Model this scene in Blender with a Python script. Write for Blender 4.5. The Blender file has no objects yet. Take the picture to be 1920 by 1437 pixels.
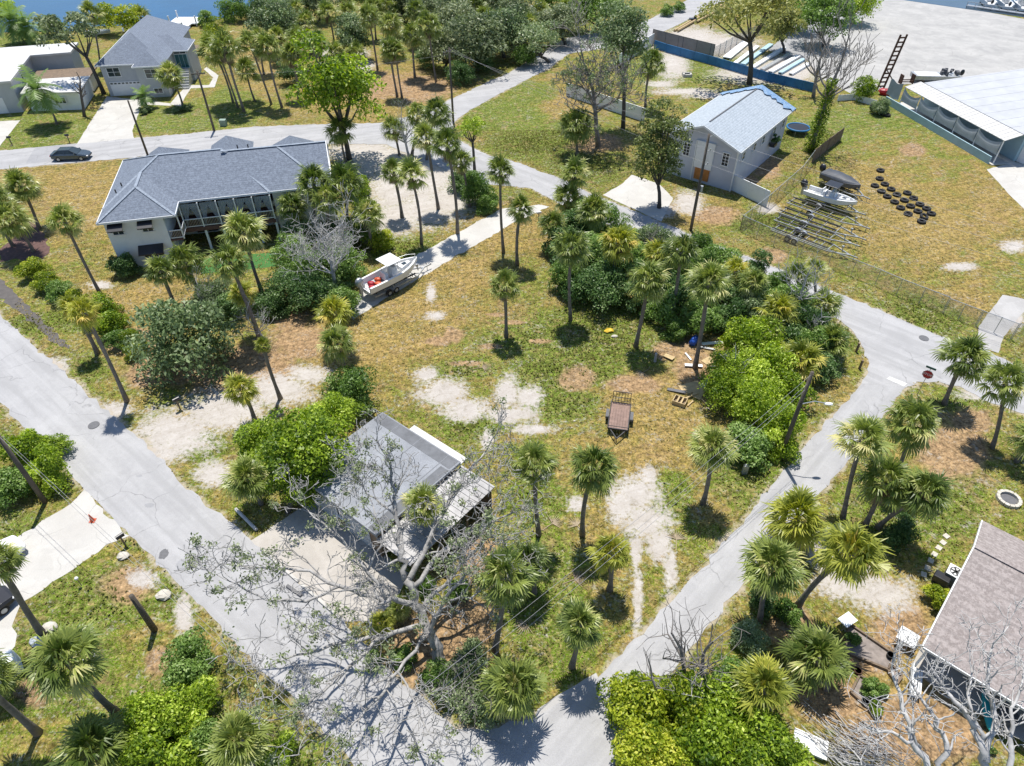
import bpy, bmesh, math, random
import numpy as np
from mathutils import Vector, Matrix
from mathutils.geometry import tessellate_polygon

# ------------------------------------------------------------ camera, sky, sun, exposure
S = bpy.context.scene
COL = S.collection
R = math.radians
F_PX, PITCH, CAM_H, CX, CY = 1281.0, R(41.5), 38.0, 960.0, 718.5
cam = bpy.data.cameras.new('camera'); cam_o = bpy.data.objects.new('camera', cam); COL.objects.link(cam_o)
cam.sensor_width = 36.0; cam.lens = 36.0 * F_PX / 1920.0; cam.clip_start = 0.5; cam.clip_end = 3000
cam_o.location = (0, 0, CAM_H); cam_o.rotation_euler = (math.pi / 2 - PITCH, 0, 0)
S.camera = cam_o
SUN_EL, SUN_AZ = R(72.5), R(-8)      # azimuth measured from +Y towards +X
sv = Vector((math.sin(SUN_AZ) * math.cos(SUN_EL), math.cos(SUN_AZ) * math.cos(SUN_EL), math.sin(SUN_EL)))
W = bpy.data.worlds.new('World'); S.world = W; W.use_nodes = True
sky = W.node_tree.nodes.new('ShaderNodeTexSky'); sky.sky_type = 'NISHITA'; sky.sun_disc = False
sky.sun_elevation = SUN_EL; sky.sun_rotation = SUN_AZ; sky.air_density = 1.0; sky.dust_density = 0.4; sky.ozone_density = 4.0
bg = W.node_tree.nodes['Background']; bg.inputs['Strength'].default_value = 0.115
W.node_tree.links.new(sky.outputs[0], bg.inputs[0])
sl = bpy.data.lights.new('sun', 'SUN'); sl.energy = 4.8; sl.angle = R(0.5); sl.color = (1.0, 0.955, 0.87)
so = bpy.data.objects.new('sun', sl); COL.objects.link(so); so.rotation_euler = sv.to_track_quat('Z', 'Y').to_euler()
S.view_settings.view_transform = 'Standard'; S.view_settings.look = 'None'
S.view_settings.gamma = 1.0; S.view_settings.exposure = 0.36

# ------------------------------------------------------------ survey: photo pixel -> place on the ground
cp_, sp_ = math.cos(PITCH), math.sin(PITCH)
def ray(x, y):
    u, v = (x - CX) / F_PX, (y - CY) / F_PX
    return Vector((u, cp_ - v * sp_, -sp_ - v * cp_))
def gp(x, y, z=0.0):
    d = ray(x, y); t = (z - CAM_H) / d.z
    return Vector((d.x * t, d.y * t, z))
def above(base, x, y):
    """point seen at (x,y) that is nearest to the vertical line over base"""
    d = ray(x, y).normalized(); w = base - Vector((0, 0, CAM_H)); a = d.z
    s = (w.dot(d) * a - w.z) / (1 - a * a)
    q = base + Vector((0, 0, s)); o = Vector((0, 0, CAM_H))
    return o + d * d.dot(q - o)
def px_size(p):
    return (p.y * cp_ - (p.z - CAM_H) * sp_) / F_PX      # metres per photo pixel at p
def project(X, Y):
    zc = Y * cp_ + CAM_H * sp_; yc = -(Y * sp_ - CAM_H * cp_)
    return CX + F_PX * X / zc, CY + F_PX * yc / zc

# ------------------------------------------------------------ mesh builder
class MB:
    def __init__(s): s.v = []; s.f = []
    def add(s, vs, fs):
        o = len(s.v); s.v.extend([tuple(p) for p in vs]); s.f.extend([tuple(i + o for i in f) for f in fs])
        return s
    def quad(s, a, b, c, d): return s.add([a, b, c, d], [(0, 1, 2, 3)])
    def poly(s, pts): return s.add(pts, [tuple(range(len(pts)))])
    def box(s, c, d, rz=0.0, m=None):
        hx, hy, hz = d[0] / 2, d[1] / 2, d[2] / 2
        vs = [Vector((x, y, z)) for z in (-hz, hz) for y in (-hy, hy) for x in (-hx, hx)]
        rm = m if m is not None else Matrix.Rotation(rz, 3, 'Z')
        vs = [rm @ p + Vector(c) for p in vs]
        return s.add(vs, [(0, 2, 3, 1), (4, 5, 7, 6), (0, 1, 5, 4), (2, 6, 7, 3), (0, 4, 6, 2), (1, 3, 7, 5)])
    def beam(s, a, b, w, h):
        a, b = Vector(a), Vector(b); d = b - a; L = d.length
        if L < 1e-6: return s
        d /= L; up = Vector((0, 0, 1)) if abs(d.z) < 0.95 else Vector((0, 1, 0))
        x = d.cross(up).normalized(); z = x.cross(d)
        m = Matrix((x, d, z)).transposed()
        return s.box((a + b) / 2, (w, L, h), m=m)
    def tube(s, pts, rad, n=6, cap=True):
        pts = [Vector(p) for p in pts]
        if not hasattr(rad, '__len__'): rad = [rad] * len(pts)
        rings = []; px = None
        for i, p in enumerate(pts):
            d = (pts[min(i + 1, len(pts) - 1)] - pts[max(i - 1, 0)])
            if d.length < 1e-9: d = Vector((0, 0, 1))
            d.normalize()
            if px is None:
                ref = Vector((1, 0, 0)) if abs(d.x) < 0.9 else Vector((0, 1, 0)); px = (ref - d * ref.dot(d)).normalized()
            else:
                px = (px - d * px.dot(d)); px = px.normalized() if px.length > 1e-6 else d.orthogonal().normalized()
            py = d.cross(px)
            rings.append([p + (px * math.cos(2 * math.pi * k / n) + py * math.sin(2 * math.pi * k / n)) * rad[i] for k in range(n)])
        return s.loft(rings, True, cap)
    def loft(s, rings, closed=True, cap=True):
        n = len(rings[0]); vs = [p for r in rings for p in r]; fs = []
        for i in range(len(rings) - 1):
            for k in range(n if closed else n - 1):
                a, b = i * n + k, i * n + (k + 1) % n
                fs.append((a, b, b + n, a + n))
        if cap:
            fs.append(tuple(reversed(range(n)))); fs.append(tuple(range(len(vs) - n, len(vs))))
        return s.add(vs, fs)
    def cyl(s, c, r, h, n=16, r2=None):
        c = Vector(c); return s.tube([c, c + Vector((0, 0, h))], [r, r if r2 is None else r2], n)
    def prism(s, pts, z0, z1):
        n = len(pts); vs = [(p[0], p[1], z0) for p in pts] + [(p[0], p[1], z1) for p in pts]
        return s.add(vs, [tuple(reversed(range(n))), tuple(range(n, 2 * n))] + [(i, (i + 1) % n, n + (i + 1) % n, n + i) for i in range(n)])
    def torus(s, c, R1, r1, n=20, m=8, mat=None):
        vs = []; fs = []
        for i in range(n):
            a = 2 * math.pi * i / n
            for k in range(m):
                b = 2 * math.pi * k / m; q = R1 + r1 * math.cos(b)
                p = Vector((q * math.cos(a), q * math.sin(a), r1 * math.sin(b)))
                if mat is not None: p = mat @ p
                vs.append(p + Vector(c))
                fs.append((i * m + k, ((i + 1) % n) * m + k, ((i + 1) % n) * m + (k + 1) % m, i * m + (k + 1) % m))
        return s.add(vs, fs)
    def blob(s, c, r, n=10, m=7, jit=0.0, rng=random):
        rings = []
        for i in range(1, m):
            t = math.pi * i / m
            rings.append([Vector((c[0] + r[0] * math.sin(t) * math.cos(2 * math.pi * k / n) * (1 + jit * rng.uniform(-1, 1)),
                                  c[1] + r[1] * math.sin(t) * math.sin(2 * math.pi * k / n) * (1 + jit * rng.uniform(-1, 1)),
                                  c[2] - r[2] * math.cos(t) * (1 + jit * rng.uniform(-1, 1)))) for k in range(n)])
        return s.loft(rings, True, True)
    def mesh(s, name, mat=None, smooth=False):
        me = bpy.data.meshes.new(name); me.from_pydata(s.v, [], s.f)
        bm = bmesh.new(); bm.from_mesh(me); bmesh.ops.recalc_face_normals(bm, faces=bm.faces); bm.to_mesh(me); bm.free()
        if mat: me.materials.append(mat)
        if smooth: me.polygons.foreach_set('use_smooth', [True] * len(me.polygons))
        me.update(); return me
    def build(s, name, mat, parent=None, smooth=False, loc=None, bevel=0.0):
        o = bpy.data.objects.new(name, s.mesh(name, mat, smooth)); COL.objects.link(o)
        if parent is not None: o.parent = parent
        if loc is not None: o.location = loc
        if bevel:
            b = o.modifiers.new('bevel', 'BEVEL'); b.width = bevel; b.segments = 2; b.limit_method = 'ANGLE'; b.angle_limit = R(40)
        return o
def tag(o, label, cat, group=None, kind=None):
    o['label'] = label; o['category'] = cat
    if group: o['group'] = group
    if kind: o['kind'] = kind
    return o
def thing(name, label, cat, loc=(0, 0, 0), rz=0.0, group=None):
    o = bpy.data.objects.new(name, None); COL.objects.link(o); o.empty_display_size = 0.3
    o.location = loc; o.rotation_euler = (0, 0, rz)
    return tag(o, label, cat, group)
def link_mesh(name, me, parent=None, loc=(0, 0, 0), rot=(0, 0, 0), scale=(1, 1, 1)):
    o = bpy.data.objects.new(name, me); COL.objects.link(o)
    if parent is not None: o.parent = parent
    o.location = loc; o.rotation_euler = rot; o.scale = scale
    return o
def dup(root, loc, rz, label, group=None):
    r = root.copy(); COL.objects.link(r); r.location = loc; r.rotation_euler = (root.rotation_euler[0], root.rotation_euler[1], rz); r['label'] = label
    if group: r['group'] = group
    for ch in list(root.children):
        c = ch.copy(); COL.objects.link(c); c.parent = r
        for g in list(ch.children):
            d = g.copy(); COL.objects.link(d); d.parent = c
    return r
def structure(o): o['kind'] = 'structure'; return o
def heading(a, b): return math.atan2(b.y - a.y, b.x - a.x)

# ------------------------------------------------------------ materials
def nodes(name):
    m = bpy.data.materials.new(name); m.use_nodes = True; nt = m.node_tree
    return m, nt, nt.nodes['Principled BSDF'], nt.nodes['Material Output']
def N(nt, t, **kw):
    n = nt.nodes.new(t)
    for k, v in kw.items():
        if k in n.inputs.keys(): n.inputs[k].default_value = v
        else: setattr(n, k, v)
    return n
def mixc(nt, fac, a, b, blend='MIX'):
    n = nt.nodes.new('ShaderNodeMix'); n.data_type = 'RGBA'; n.blend_type = blend
    for s, v in ((n.inputs[0], fac), (n.inputs[6], a), (n.inputs[7], b)):
        if isinstance(v, (int, float)): s.default_value = v
        elif isinstance(v, tuple): s.default_value = (v[0], v[1], v[2], 1)
        else: nt.links.new(v, s)
    return n.outputs[2]
def ramp(nt, src, stops):
    r = nt.nodes.new('ShaderNodeValToRGB'); e = r.color_ramp.elements
    while len(e) < len(stops): e.new(0.5)
    for el, (p, c) in zip(e, stops):
        el.position = p; el.color = (c, c, c, 1) if isinstance(c, (int, float)) else (c[0], c[1], c[2], 1)
    nt.links.new(src, r.inputs[0]); return r.outputs[0]
def coords(nt, kind='Object'):
    return N(nt, 'ShaderNodeTexCoord').outputs[kind]
def world_pos(nt): return N(nt, 'ShaderNodeNewGeometry').outputs['Position']
def noise(nt, vec, scale, detail=4.0, rough=0.6, dist=0.0):
    n = N(nt, 'ShaderNodeTexNoise', Scale=scale, Detail=detail, Roughness=rough, Distortion=dist)
    nt.links.new(vec, n.inputs['Vector']); return n.outputs['Fac']
def math_n(nt, op, a, b=None, clamp=False):
    n = nt.nodes.new('ShaderNodeMath'); n.operation = op; n.use_clamp = clamp
    for s, v in ((n.inputs[0], a), (n.inputs[1], b)):
        if v is None: continue
        if isinstance(v, (int, float)): s.default_value = v
        else: nt.links.new(v, s)
    return n.outputs[0]
def bump(nt, bs, h, strength=0.3, dist=0.05):
    b = N(nt, 'ShaderNodeBump', Strength=strength, Distance=dist)
    nt.links.new(h, b.inputs['Height']); nt.links.new(b.outputs[0], bs.inputs['Normal'])
def mat(name, c, rough=0.7, var=0.25, scale=1.5, metal=0.0, fine=12.0, c2=None, bmp=0.0, spec=None):
    m, nt, bs, out = nodes(name); v = coords(nt)
    d = c2 if c2 else tuple(x * (1 - var) for x in c)
    f = ramp(nt, noise(nt, v, scale, 5), [(0.35, 0.0), (0.65, 1.0)])
    col = mixc(nt, f, d, c)
    col = mixc(nt, math_n(nt, 'MULTIPLY', ramp(nt, noise(nt, v, fine, 3), [(0.4, 0.0), (0.62, 1.0)]), 0.35 if var else 0.0), col, tuple(x * (1 - var) for x in c))
    nt.links.new(col, bs.inputs['Base Color'])
    bs.inputs['Roughness'].default_value = rough; bs.inputs['Metallic'].default_value = metal
    if spec is not None: bs.inputs['Specular IOR Level'].default_value = spec
    if bmp: bump(nt, bs, noise(nt, v, fine, 4), bmp, 0.03)
    return m
def leaf_mat(name, dark, light, old=None, trans=0.3, rough=0.45, spec=0.35):
    """leaf colour varies leaf by leaf (tint attribute) and plant by plant"""
    m, nt, bs, out = nodes(name)
    a = N(nt, 'ShaderNodeAttribute', attribute_name='tint').outputs['Fac']
    oi = N(nt, 'ShaderNodeObjectInfo').outputs['Random']
    f = math_n(nt, 'ADD', a, math_n(nt, 'MULTIPLY', math_n(nt, 'SUBTRACT', oi, 0.5), 0.35), True)
    col = ramp(nt, f, [(0.0, dark), (0.62, light), (1.0, old if old else tuple(x * 1.25 for x in light))])
    nt.links.new(col, bs.inputs['Base Color']); bs.inputs['Roughness'].default_value = rough
    bs.inputs['Specular IOR Level'].default_value = spec
    tr = N(nt, 'ShaderNodeBsdfTranslucent'); hs = N(nt, 'ShaderNodeHueSaturation', Saturation=1.15, Value=1.35)
    nt.links.new(col, hs.inputs['Color']); nt.links.new(hs.outputs[0], tr.inputs['Color'])
    mx = N(nt, 'ShaderNodeMixShader'); mx.inputs[0].default_value = trans
    nt.links.new(bs.outputs[0], mx.inputs[1]); nt.links.new(tr.outputs[0], mx.inputs[2]); nt.links.new(mx.outputs[0], out.inputs['Surface'])
    return m
def shingle(name, c, c2):
    m, nt, bs, out = nodes(name); v = coords(nt)
    n1 = noise(nt, v, 3.4, 5, 0.9); n2 = noise(nt, v, 0.7, 3)
    col = mixc(nt, ramp(nt, n1, [(0.43, 0.0), (0.57, 1.0)]), c2, c)
    col = mixc(nt, math_n(nt, 'MULTIPLY', n2, 0.35), col, tuple(x * 0.72 for x in c))
    w = N(nt, 'ShaderNodeTexWave', wave_type='BANDS', bands_direction='Z', Scale=2.6, Distortion=0.6)
    nt.links.new(v, w.inputs['Vector'])
    col = mixc(nt, math_n(nt, 'MULTIPLY', ramp(nt, w.outputs['Fac'], [(0.0, 1.0), (0.3, 0.0)]), 0.5), col, tuple(x * 0.55 for x in c))
    nt.links.new(col, bs.inputs['Base Color']); bs.inputs['Roughness'].default_value = 0.9; bump(nt, bs, n1, 0.4, 0.02)
    return m
def asphalt(name, c, c2, patchy=0.35, run=None):
    m, nt, bs, out = nodes(name); v = world_pos(nt)
    col = mixc(nt, ramp(nt, noise(nt, v, 0.18, 5, 0.65), [(0.35, 0.0), (0.65, 1.0)]), c2, c)
    col = mixc(nt, ramp(nt, noise(nt, v, 1.3, 6, 0.75, 1.0), [(0.48, 0.0), (0.6, patchy)]), col, tuple(x * 0.80 for x in c))
    col = mixc(nt, ramp(nt, noise(nt, v, 0.45, 4, 0.6, 0.5), [(0.50, 0.0), (0.58, 0.35)]), col, tuple(min(1, x * 1.12) for x in c))
    if run is not None:      # faint worn bands along the driving direction
        mp = N(nt, 'ShaderNodeMapping', vector_type='TEXTURE'); mp.inputs['Rotation'].default_value = (0, 0, R(run)); mp.inputs['Scale'].default_value = (14.0, 0.8, 1.0); nt.links.new(v, mp.inputs['Vector'])
        st = noise(nt, mp.outputs[0], 1.0, 3, 0.55, 0.2); col = mixc(nt, ramp(nt, st, [(0.50, 0.0), (0.62, 0.55)]), col, tuple(x * 0.76 for x in c)); col = mixc(nt, ramp(nt, st, [(0.36, 0.4), (0.46, 0.0)]), col, tuple(x * 1.15 for x in c))
    sp = noise(nt, v, 22.0, 3, 0.8); col = mixc(nt, ramp(nt, sp, [(0.35, 0.45), (0.55, 0.0)]), col, tuple(x * 0.6 for x in c))
    vo = N(nt, 'ShaderNodeTexVoronoi', feature='DISTANCE_TO_EDGE', Scale=0.28); 
    wv = N(nt, 'ShaderNodeVectorMath', operation='ADD'); nz = N(nt, 'ShaderNodeTexNoise', Scale=0.9, Detail=5.0)
    nt.links.new(v, nz.inputs['Vector']); nt.links.new(v, wv.inputs[0]); nt.links.new(nz.outputs['Color'], wv.inputs[1]); nt.links.new(wv.outputs[0], vo.inputs['Vector'])
    cr = math_n(nt, 'MULTIPLY', ramp(nt, vo.outputs['Distance'], [(0.0, 1.0), (0.012, 0.0)]), ramp(nt, noise(nt, v, 0.25, 3), [(0.47, 0.0), (0.58, 0.75)]))
    col = mixc(nt, cr, col, tuple(x * 0.45 for x in c))
    nt.links.new(col, bs.inputs['Base Color']); bs.inputs['Roughness'].default_value = 0.9; bump(nt, bs, sp, 0.3, 0.02)
    return m
def mesh_wire(name, c, cover):
    m, nt, bs, out = nodes(name); bs.inputs['Base Color'].default_value = (*c, 1); bs.inputs['Metallic'].default_value = 0.6; bs.inputs['Roughness'].default_value = 0.5
    t = N(nt, 'ShaderNodeBsdfTransparent'); mx = N(nt, 'ShaderNodeMixShader')
    v = coords(nt); f = math_n(nt, 'ADD', math_n(nt, 'MULTIPLY', noise(nt, v, 1.3, 2), 0.12), cover)
    nt.links.new(f, mx.inputs[0]); nt.links.new(t.outputs[0], mx.inputs[1]); nt.links.new(bs.outputs[0], mx.inputs[2]); nt.links.new(mx.outputs[0], out.inputs['Surface'])
    return m
def glass_mat(name, c):
    m, nt, bs, out = nodes(name); v = coords(nt)
    nt.links.new(mixc(nt, noise(nt, v, 0.9, 2), tuple(x * 0.5 for x in c), c), bs.inputs['Base Color'])
    bs.inputs['Roughness'].default_value = 0.08; bs.inputs['Specular IOR Level'].default_value = 0.6; return m

M = {}
M['white'] = mat('white_paint', (0.78, 0.79, 0.80), 0.5, 0.10)
M['gel'] = mat('white_gelcoat', (0.80, 0.80, 0.79), 0.25, 0.06)
M['dark'] = mat('dark_void', (0.018, 0.02, 0.024), 0.6, 0.2)
M['black'] = mat('black_rubber', (0.022, 0.022, 0.023), 0.8, 0.3)
M['blackplastic'] = mat('black_plastic', (0.03, 0.03, 0.035), 0.35, 0.2)
M['glass'] = glass_mat('window_glass', (0.05, 0.07, 0.08))
M['glass_teal'] = glass_mat('teal_glass', (0.04, 0.16, 0.18))
M['galv'] = mat('galvanised_steel', (0.52, 0.54, 0.56), 0.45, 0.3, 3.0, 0.55)
M['steel_dark'] = mat('dark_steel', (0.06, 0.06, 0.065), 0.6, 0.3, 3.0, 0.3)
M['rust'] = mat('rusty_steel', (0.10, 0.045, 0.028), 0.85, 0.4, 4.0)
M['bark_palm'] = mat('palm_bark', (0.27, 0.235, 0.205), 0.95, 0.45, 2.0, fine=9.0, bmp=0.6)
M['bark_oak'] = mat('oak_bark', (0.13, 0.115, 0.10), 0.95, 0.4, 2.5, fine=8.0, bmp=0.6)
M['bark_dead'] = mat('weathered_dead_wood', (0.60, 0.585, 0.57), 0.9, 0.4, 2.2, fine=6.0, c2=(0.36, 0.35, 0.345), bmp=0.5)
M['bark_twig'] = mat('grey_twigs', (0.30, 0.27, 0.25), 0.9, 0.4, 2.2)
M['wood'] = mat('weathered_wood', (0.22, 0.16, 0.11), 0.85, 0.4, 3.0, fine=10.0)
M['pole'] = mat('utility_pole_wood', (0.13, 0.11, 0.09), 0.9, 0.4, 2.0)
M['lumber'] = mat('fresh_lumber', (0.56, 0.42, 0.22), 0.8, 0.3, 3.0)
M['plywood'] = mat('orange_plywood', (0.50, 0.20, 0.05), 0.8, 0.3, 2.0)
M['concrete'] = asphalt('concrete_drive', (0.52, 0.505, 0.475), (0.45, 0.43, 0.40), 0.35)
M['pad'] = asphalt('concrete_pad', (0.47, 0.44, 0.405), (0.36, 0.33, 0.295), 0.5)
M['asphalt_street'] = asphalt('weathered_asphalt_street', (0.392, 0.388, 0.392), (0.335, 0.332, 0.338), 0.4, -39)
M['asphalt_road'] = asphalt('weathered_asphalt_road', (0.392, 0.388, 0.392), (0.335, 0.332, 0.338), 0.4, 46)
M['asphalt_lane'] = asphalt('weathered_asphalt_lane', (0.392, 0.388, 0.392), (0.335, 0.332, 0.338), 0.4, -42)
M['asphalt_avenue'] = asphalt('weathered_asphalt_avenue', (0.392, 0.388, 0.392), (0.335, 0.332, 0.338), 0.4, 20)
M['asphalt_patch_shade'] = asphalt('patch_and_shade_asphalt', (0.33, 0.33, 0.34), (0.28, 0.28, 0.29), 0.4)  # for real patches and for the painted tree shade by the lot
M['lot'] = asphalt('bleached_lot', (0.43, 0.42, 0.405), (0.31, 0.305, 0.30), 0.55)
M['gravel'] = asphalt('grey_gravel', (0.44, 0.43, 0.42), (0.34, 0.33, 0.32), 0.5)
M['shingle_blue'] = shingle('blue_grey_shingles', (0.205, 0.24, 0.30), (0.105, 0.125, 0.165))
M['shingle_light'] = shingle('pale_blue_shingles', (0.44, 0.49, 0.545), (0.28, 0.325, 0.375))
M['shingle_grey'] = shingle('grey_shingles', (0.215, 0.25, 0.315), (0.13, 0.155, 0.20))
M['shingle_cap'] = shingle('ridge_cap_shingles', (0.30, 0.345, 0.41), (0.20, 0.235, 0.29))
M['shingle_brown'] = shingle('taupe_shingles', (0.37, 0.325, 0.31), (0.21, 0.178, 0.168))
M['wall_white'] = mat('white_stucco', (0.80, 0.83, 0.85), 0.85, 0.1, 0.8)
M['wall_grey'] = mat('grey_siding', (0.46, 0.48, 0.50), 0.8, 0.12, 0.8)
M['wall_lilac'] = mat('lilac_grey_stucco', (0.54, 0.56, 0.64), 0.85, 0.12, 0.7)
M['wall_blue'] = mat('pale_blue_wall', (0.38, 0.54, 0.62), 0.8, 0.15, 0.9)
M['wall_brown'] = mat('faded_brown_boards', (0.26, 0.18, 0.12), 0.85, 0.35, 1.5)
M['blue_paint'] = mat('strong_blue_paint', (0.02, 0.17, 0.40), 0.55, 0.3, 0.8)
M['blue_tarp'] = mat('blue_tarp', (0.10, 0.22, 0.42), 0.6, 0.5, 3.5, c2=(0.30, 0.42, 0.56))
M['tarp_grey'] = mat('grey_canvas', (0.40, 0.44, 0.48), 0.8, 0.2, 1.0)
M['tarp_brown'] = mat('taupe_screen_cloth', (0.34, 0.30, 0.28), 0.85, 0.2, 0.7)
M['chain'] = mesh_wire('chain_link', (0.35, 0.36, 0.36), 0.26)
M['water'] = mat('sea_water', (0.015, 0.085, 0.19), 0.12, 0.3, 0.05, fine=0.6, bmp=0.25)
M['canal'] = mat('canal_water', (0.055, 0.085, 0.12), 0.15, 0.3, 0.2, fine=1.5, bmp=0.15)
M['bark_gnarled'] = mat('grey_gnarled_wood', (0.46, 0.445, 0.43), 0.92, 0.5, 2.6, fine=7.0, c2=(0.23, 0.22, 0.21), bmp=0.8)
M['drape'] = mat('grey_drapes', (0.30, 0.33, 0.36), 0.85, 0.25, 2.0)
M['paint_white'] = mat('road_paint', (0.72, 0.72, 0.70), 0.8, 0.2, 4.0)
M['red'] = mat('red_paint', (0.42, 0.012, 0.03), 0.5, 0.2)
M['orange'] = mat('orange_plastic', (0.62, 0.10, 0.03), 0.5, 0.2)
M['yellow'] = mat('yellow_plastic', (0.75, 0.50, 0.03), 0.6, 0.2)
M['blue_plastic'] = mat('blue_plastic', (0.02, 0.10, 0.50), 0.5, 0.2)
M['teal'] = mat('teal_plastic', (0.02, 0.42, 0.45), 0.5, 0.2)
M['car_grey'] = mat('grey_car_paint', (0.10, 0.13, 0.16), 0.25, 0.05, 1.0, 0.5)
M['cover'] = mat('dark_boat_cover', (0.07, 0.08, 0.10), 0.6, 0.4, 2.0)
M['cable'] = mat('grey_cable', (0.30, 0.30, 0.31), 0.5, 0.2)
M['iron'] = mat('iron_cover', (0.14, 0.14, 0.15), 0.7, 0.3, 6.0)
M['rock'] = mat('pale_rock', (0.62, 0.58, 0.50), 0.9, 0.3, 3.0, bmp=0.5)
M['tan_roof'] = mat('flat_tar_roof', (0.20, 0.212, 0.235), 0.75, 0.4, 0.45, c2=(0.30, 0.315, 0.345))
M['metal_roof'] = mat('ribbed_metal_roof', (0.44, 0.43, 0.43), 0.6, 0.4, 0.8, 0.1)
M['white_roof'] = mat('white_metal_roof', (0.60, 0.59, 0.57), 0.5, 0.15, 0.7)
M['grey_roof'] = mat('pale_grey_metal_roof', (0.48, 0.49, 0.51), 0.5, 0.15, 0.6)
M['soil'] = mat('bare_soil', (0.31, 0.265, 0.24), 0.95, 0.4, 3.0)
M['turf'] = mat('artificial_turf', (0.05, 0.17, 0.035), 0.9, 0.2, 3.0)
M['brick'] = mat('old_brick', (0.16, 0.085, 0.07), 0.9, 0.4, 5.0)
# foliage
M['palm'] = leaf_mat('cabbage_palm_leaf', (0.07, 0.115, 0.022), (0.30, 0.355, 0.085), (0.62, 0.58, 0.26), 0.32, 0.40, 0.45)
M['palm_y'] = leaf_mat('yellowing_palm_leaf', (0.12, 0.16, 0.026), (0.46, 0.47, 0.075), (0.74, 0.56, 0.16), 0.34, 0.40, 0.4)
M['palm_q'] = leaf_mat('feather_palm_leaf', (0.10, 0.17, 0.05), (0.26, 0.37, 0.11), (0.45, 0.47, 0.2), 0.35, 0.4, 0.4)
M['thatch'] = leaf_mat('dead_palm_thatch', (0.11, 0.085, 0.06), (0.25, 0.20, 0.14), (0.38, 0.31, 0.21), 0.1, 0.8, 0.1)
M['lime'] = leaf_mat('lime_green_leaf', (0.065, 0.13, 0.010), (0.33, 0.45, 0.035), (0.66, 0.75, 0.15), 0.40)
M['yellowgreen'] = leaf_mat('yellow_green_leaf', (0.09, 0.155, 0.01), (0.40, 0.47, 0.035), (0.72, 0.69, 0.12), 0.40)
M['mid'] = leaf_mat('mid_green_leaf', (0.06, 0.12, 0.022), (0.20, 0.32, 0.065), (0.42, 0.53, 0.20), 0.35)
M['deep'] = leaf_mat('deep_green_leaf', (0.038, 0.09, 0.024), (0.13, 0.225, 0.06), (0.34, 0.44, 0.20), 0.28)
M['oak'] = leaf_mat('live_oak_leaf', (0.07, 0.10, 0.042), (0.22, 0.27, 0.125), (0.46, 0.49, 0.30), 0.3)
M['greyleaf'] = leaf_mat('grey_green_leaf', (0.07, 0.11, 0.045), (0.23, 0.31, 0.13), (0.48, 0.54, 0.32), 0.3)
M['pine'] = leaf_mat('pine_needles', (0.14, 0.16, 0.04), (0.33, 0.34, 0.10), (0.5, 0.48, 0.17), 0.3)
M['cedar'] = leaf_mat('cedar_leaf', (0.06, 0.09, 0.022), (0.17, 0.21, 0.055), (0.33, 0.37, 0.13), 0.28)
M['grassblade'] = leaf_mat('grass_blade', (0.12, 0.14, 0.03), (0.27, 0.25, 0.08), (0.52, 0.42, 0.22), 0.2, 0.7, 0.1)
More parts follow.
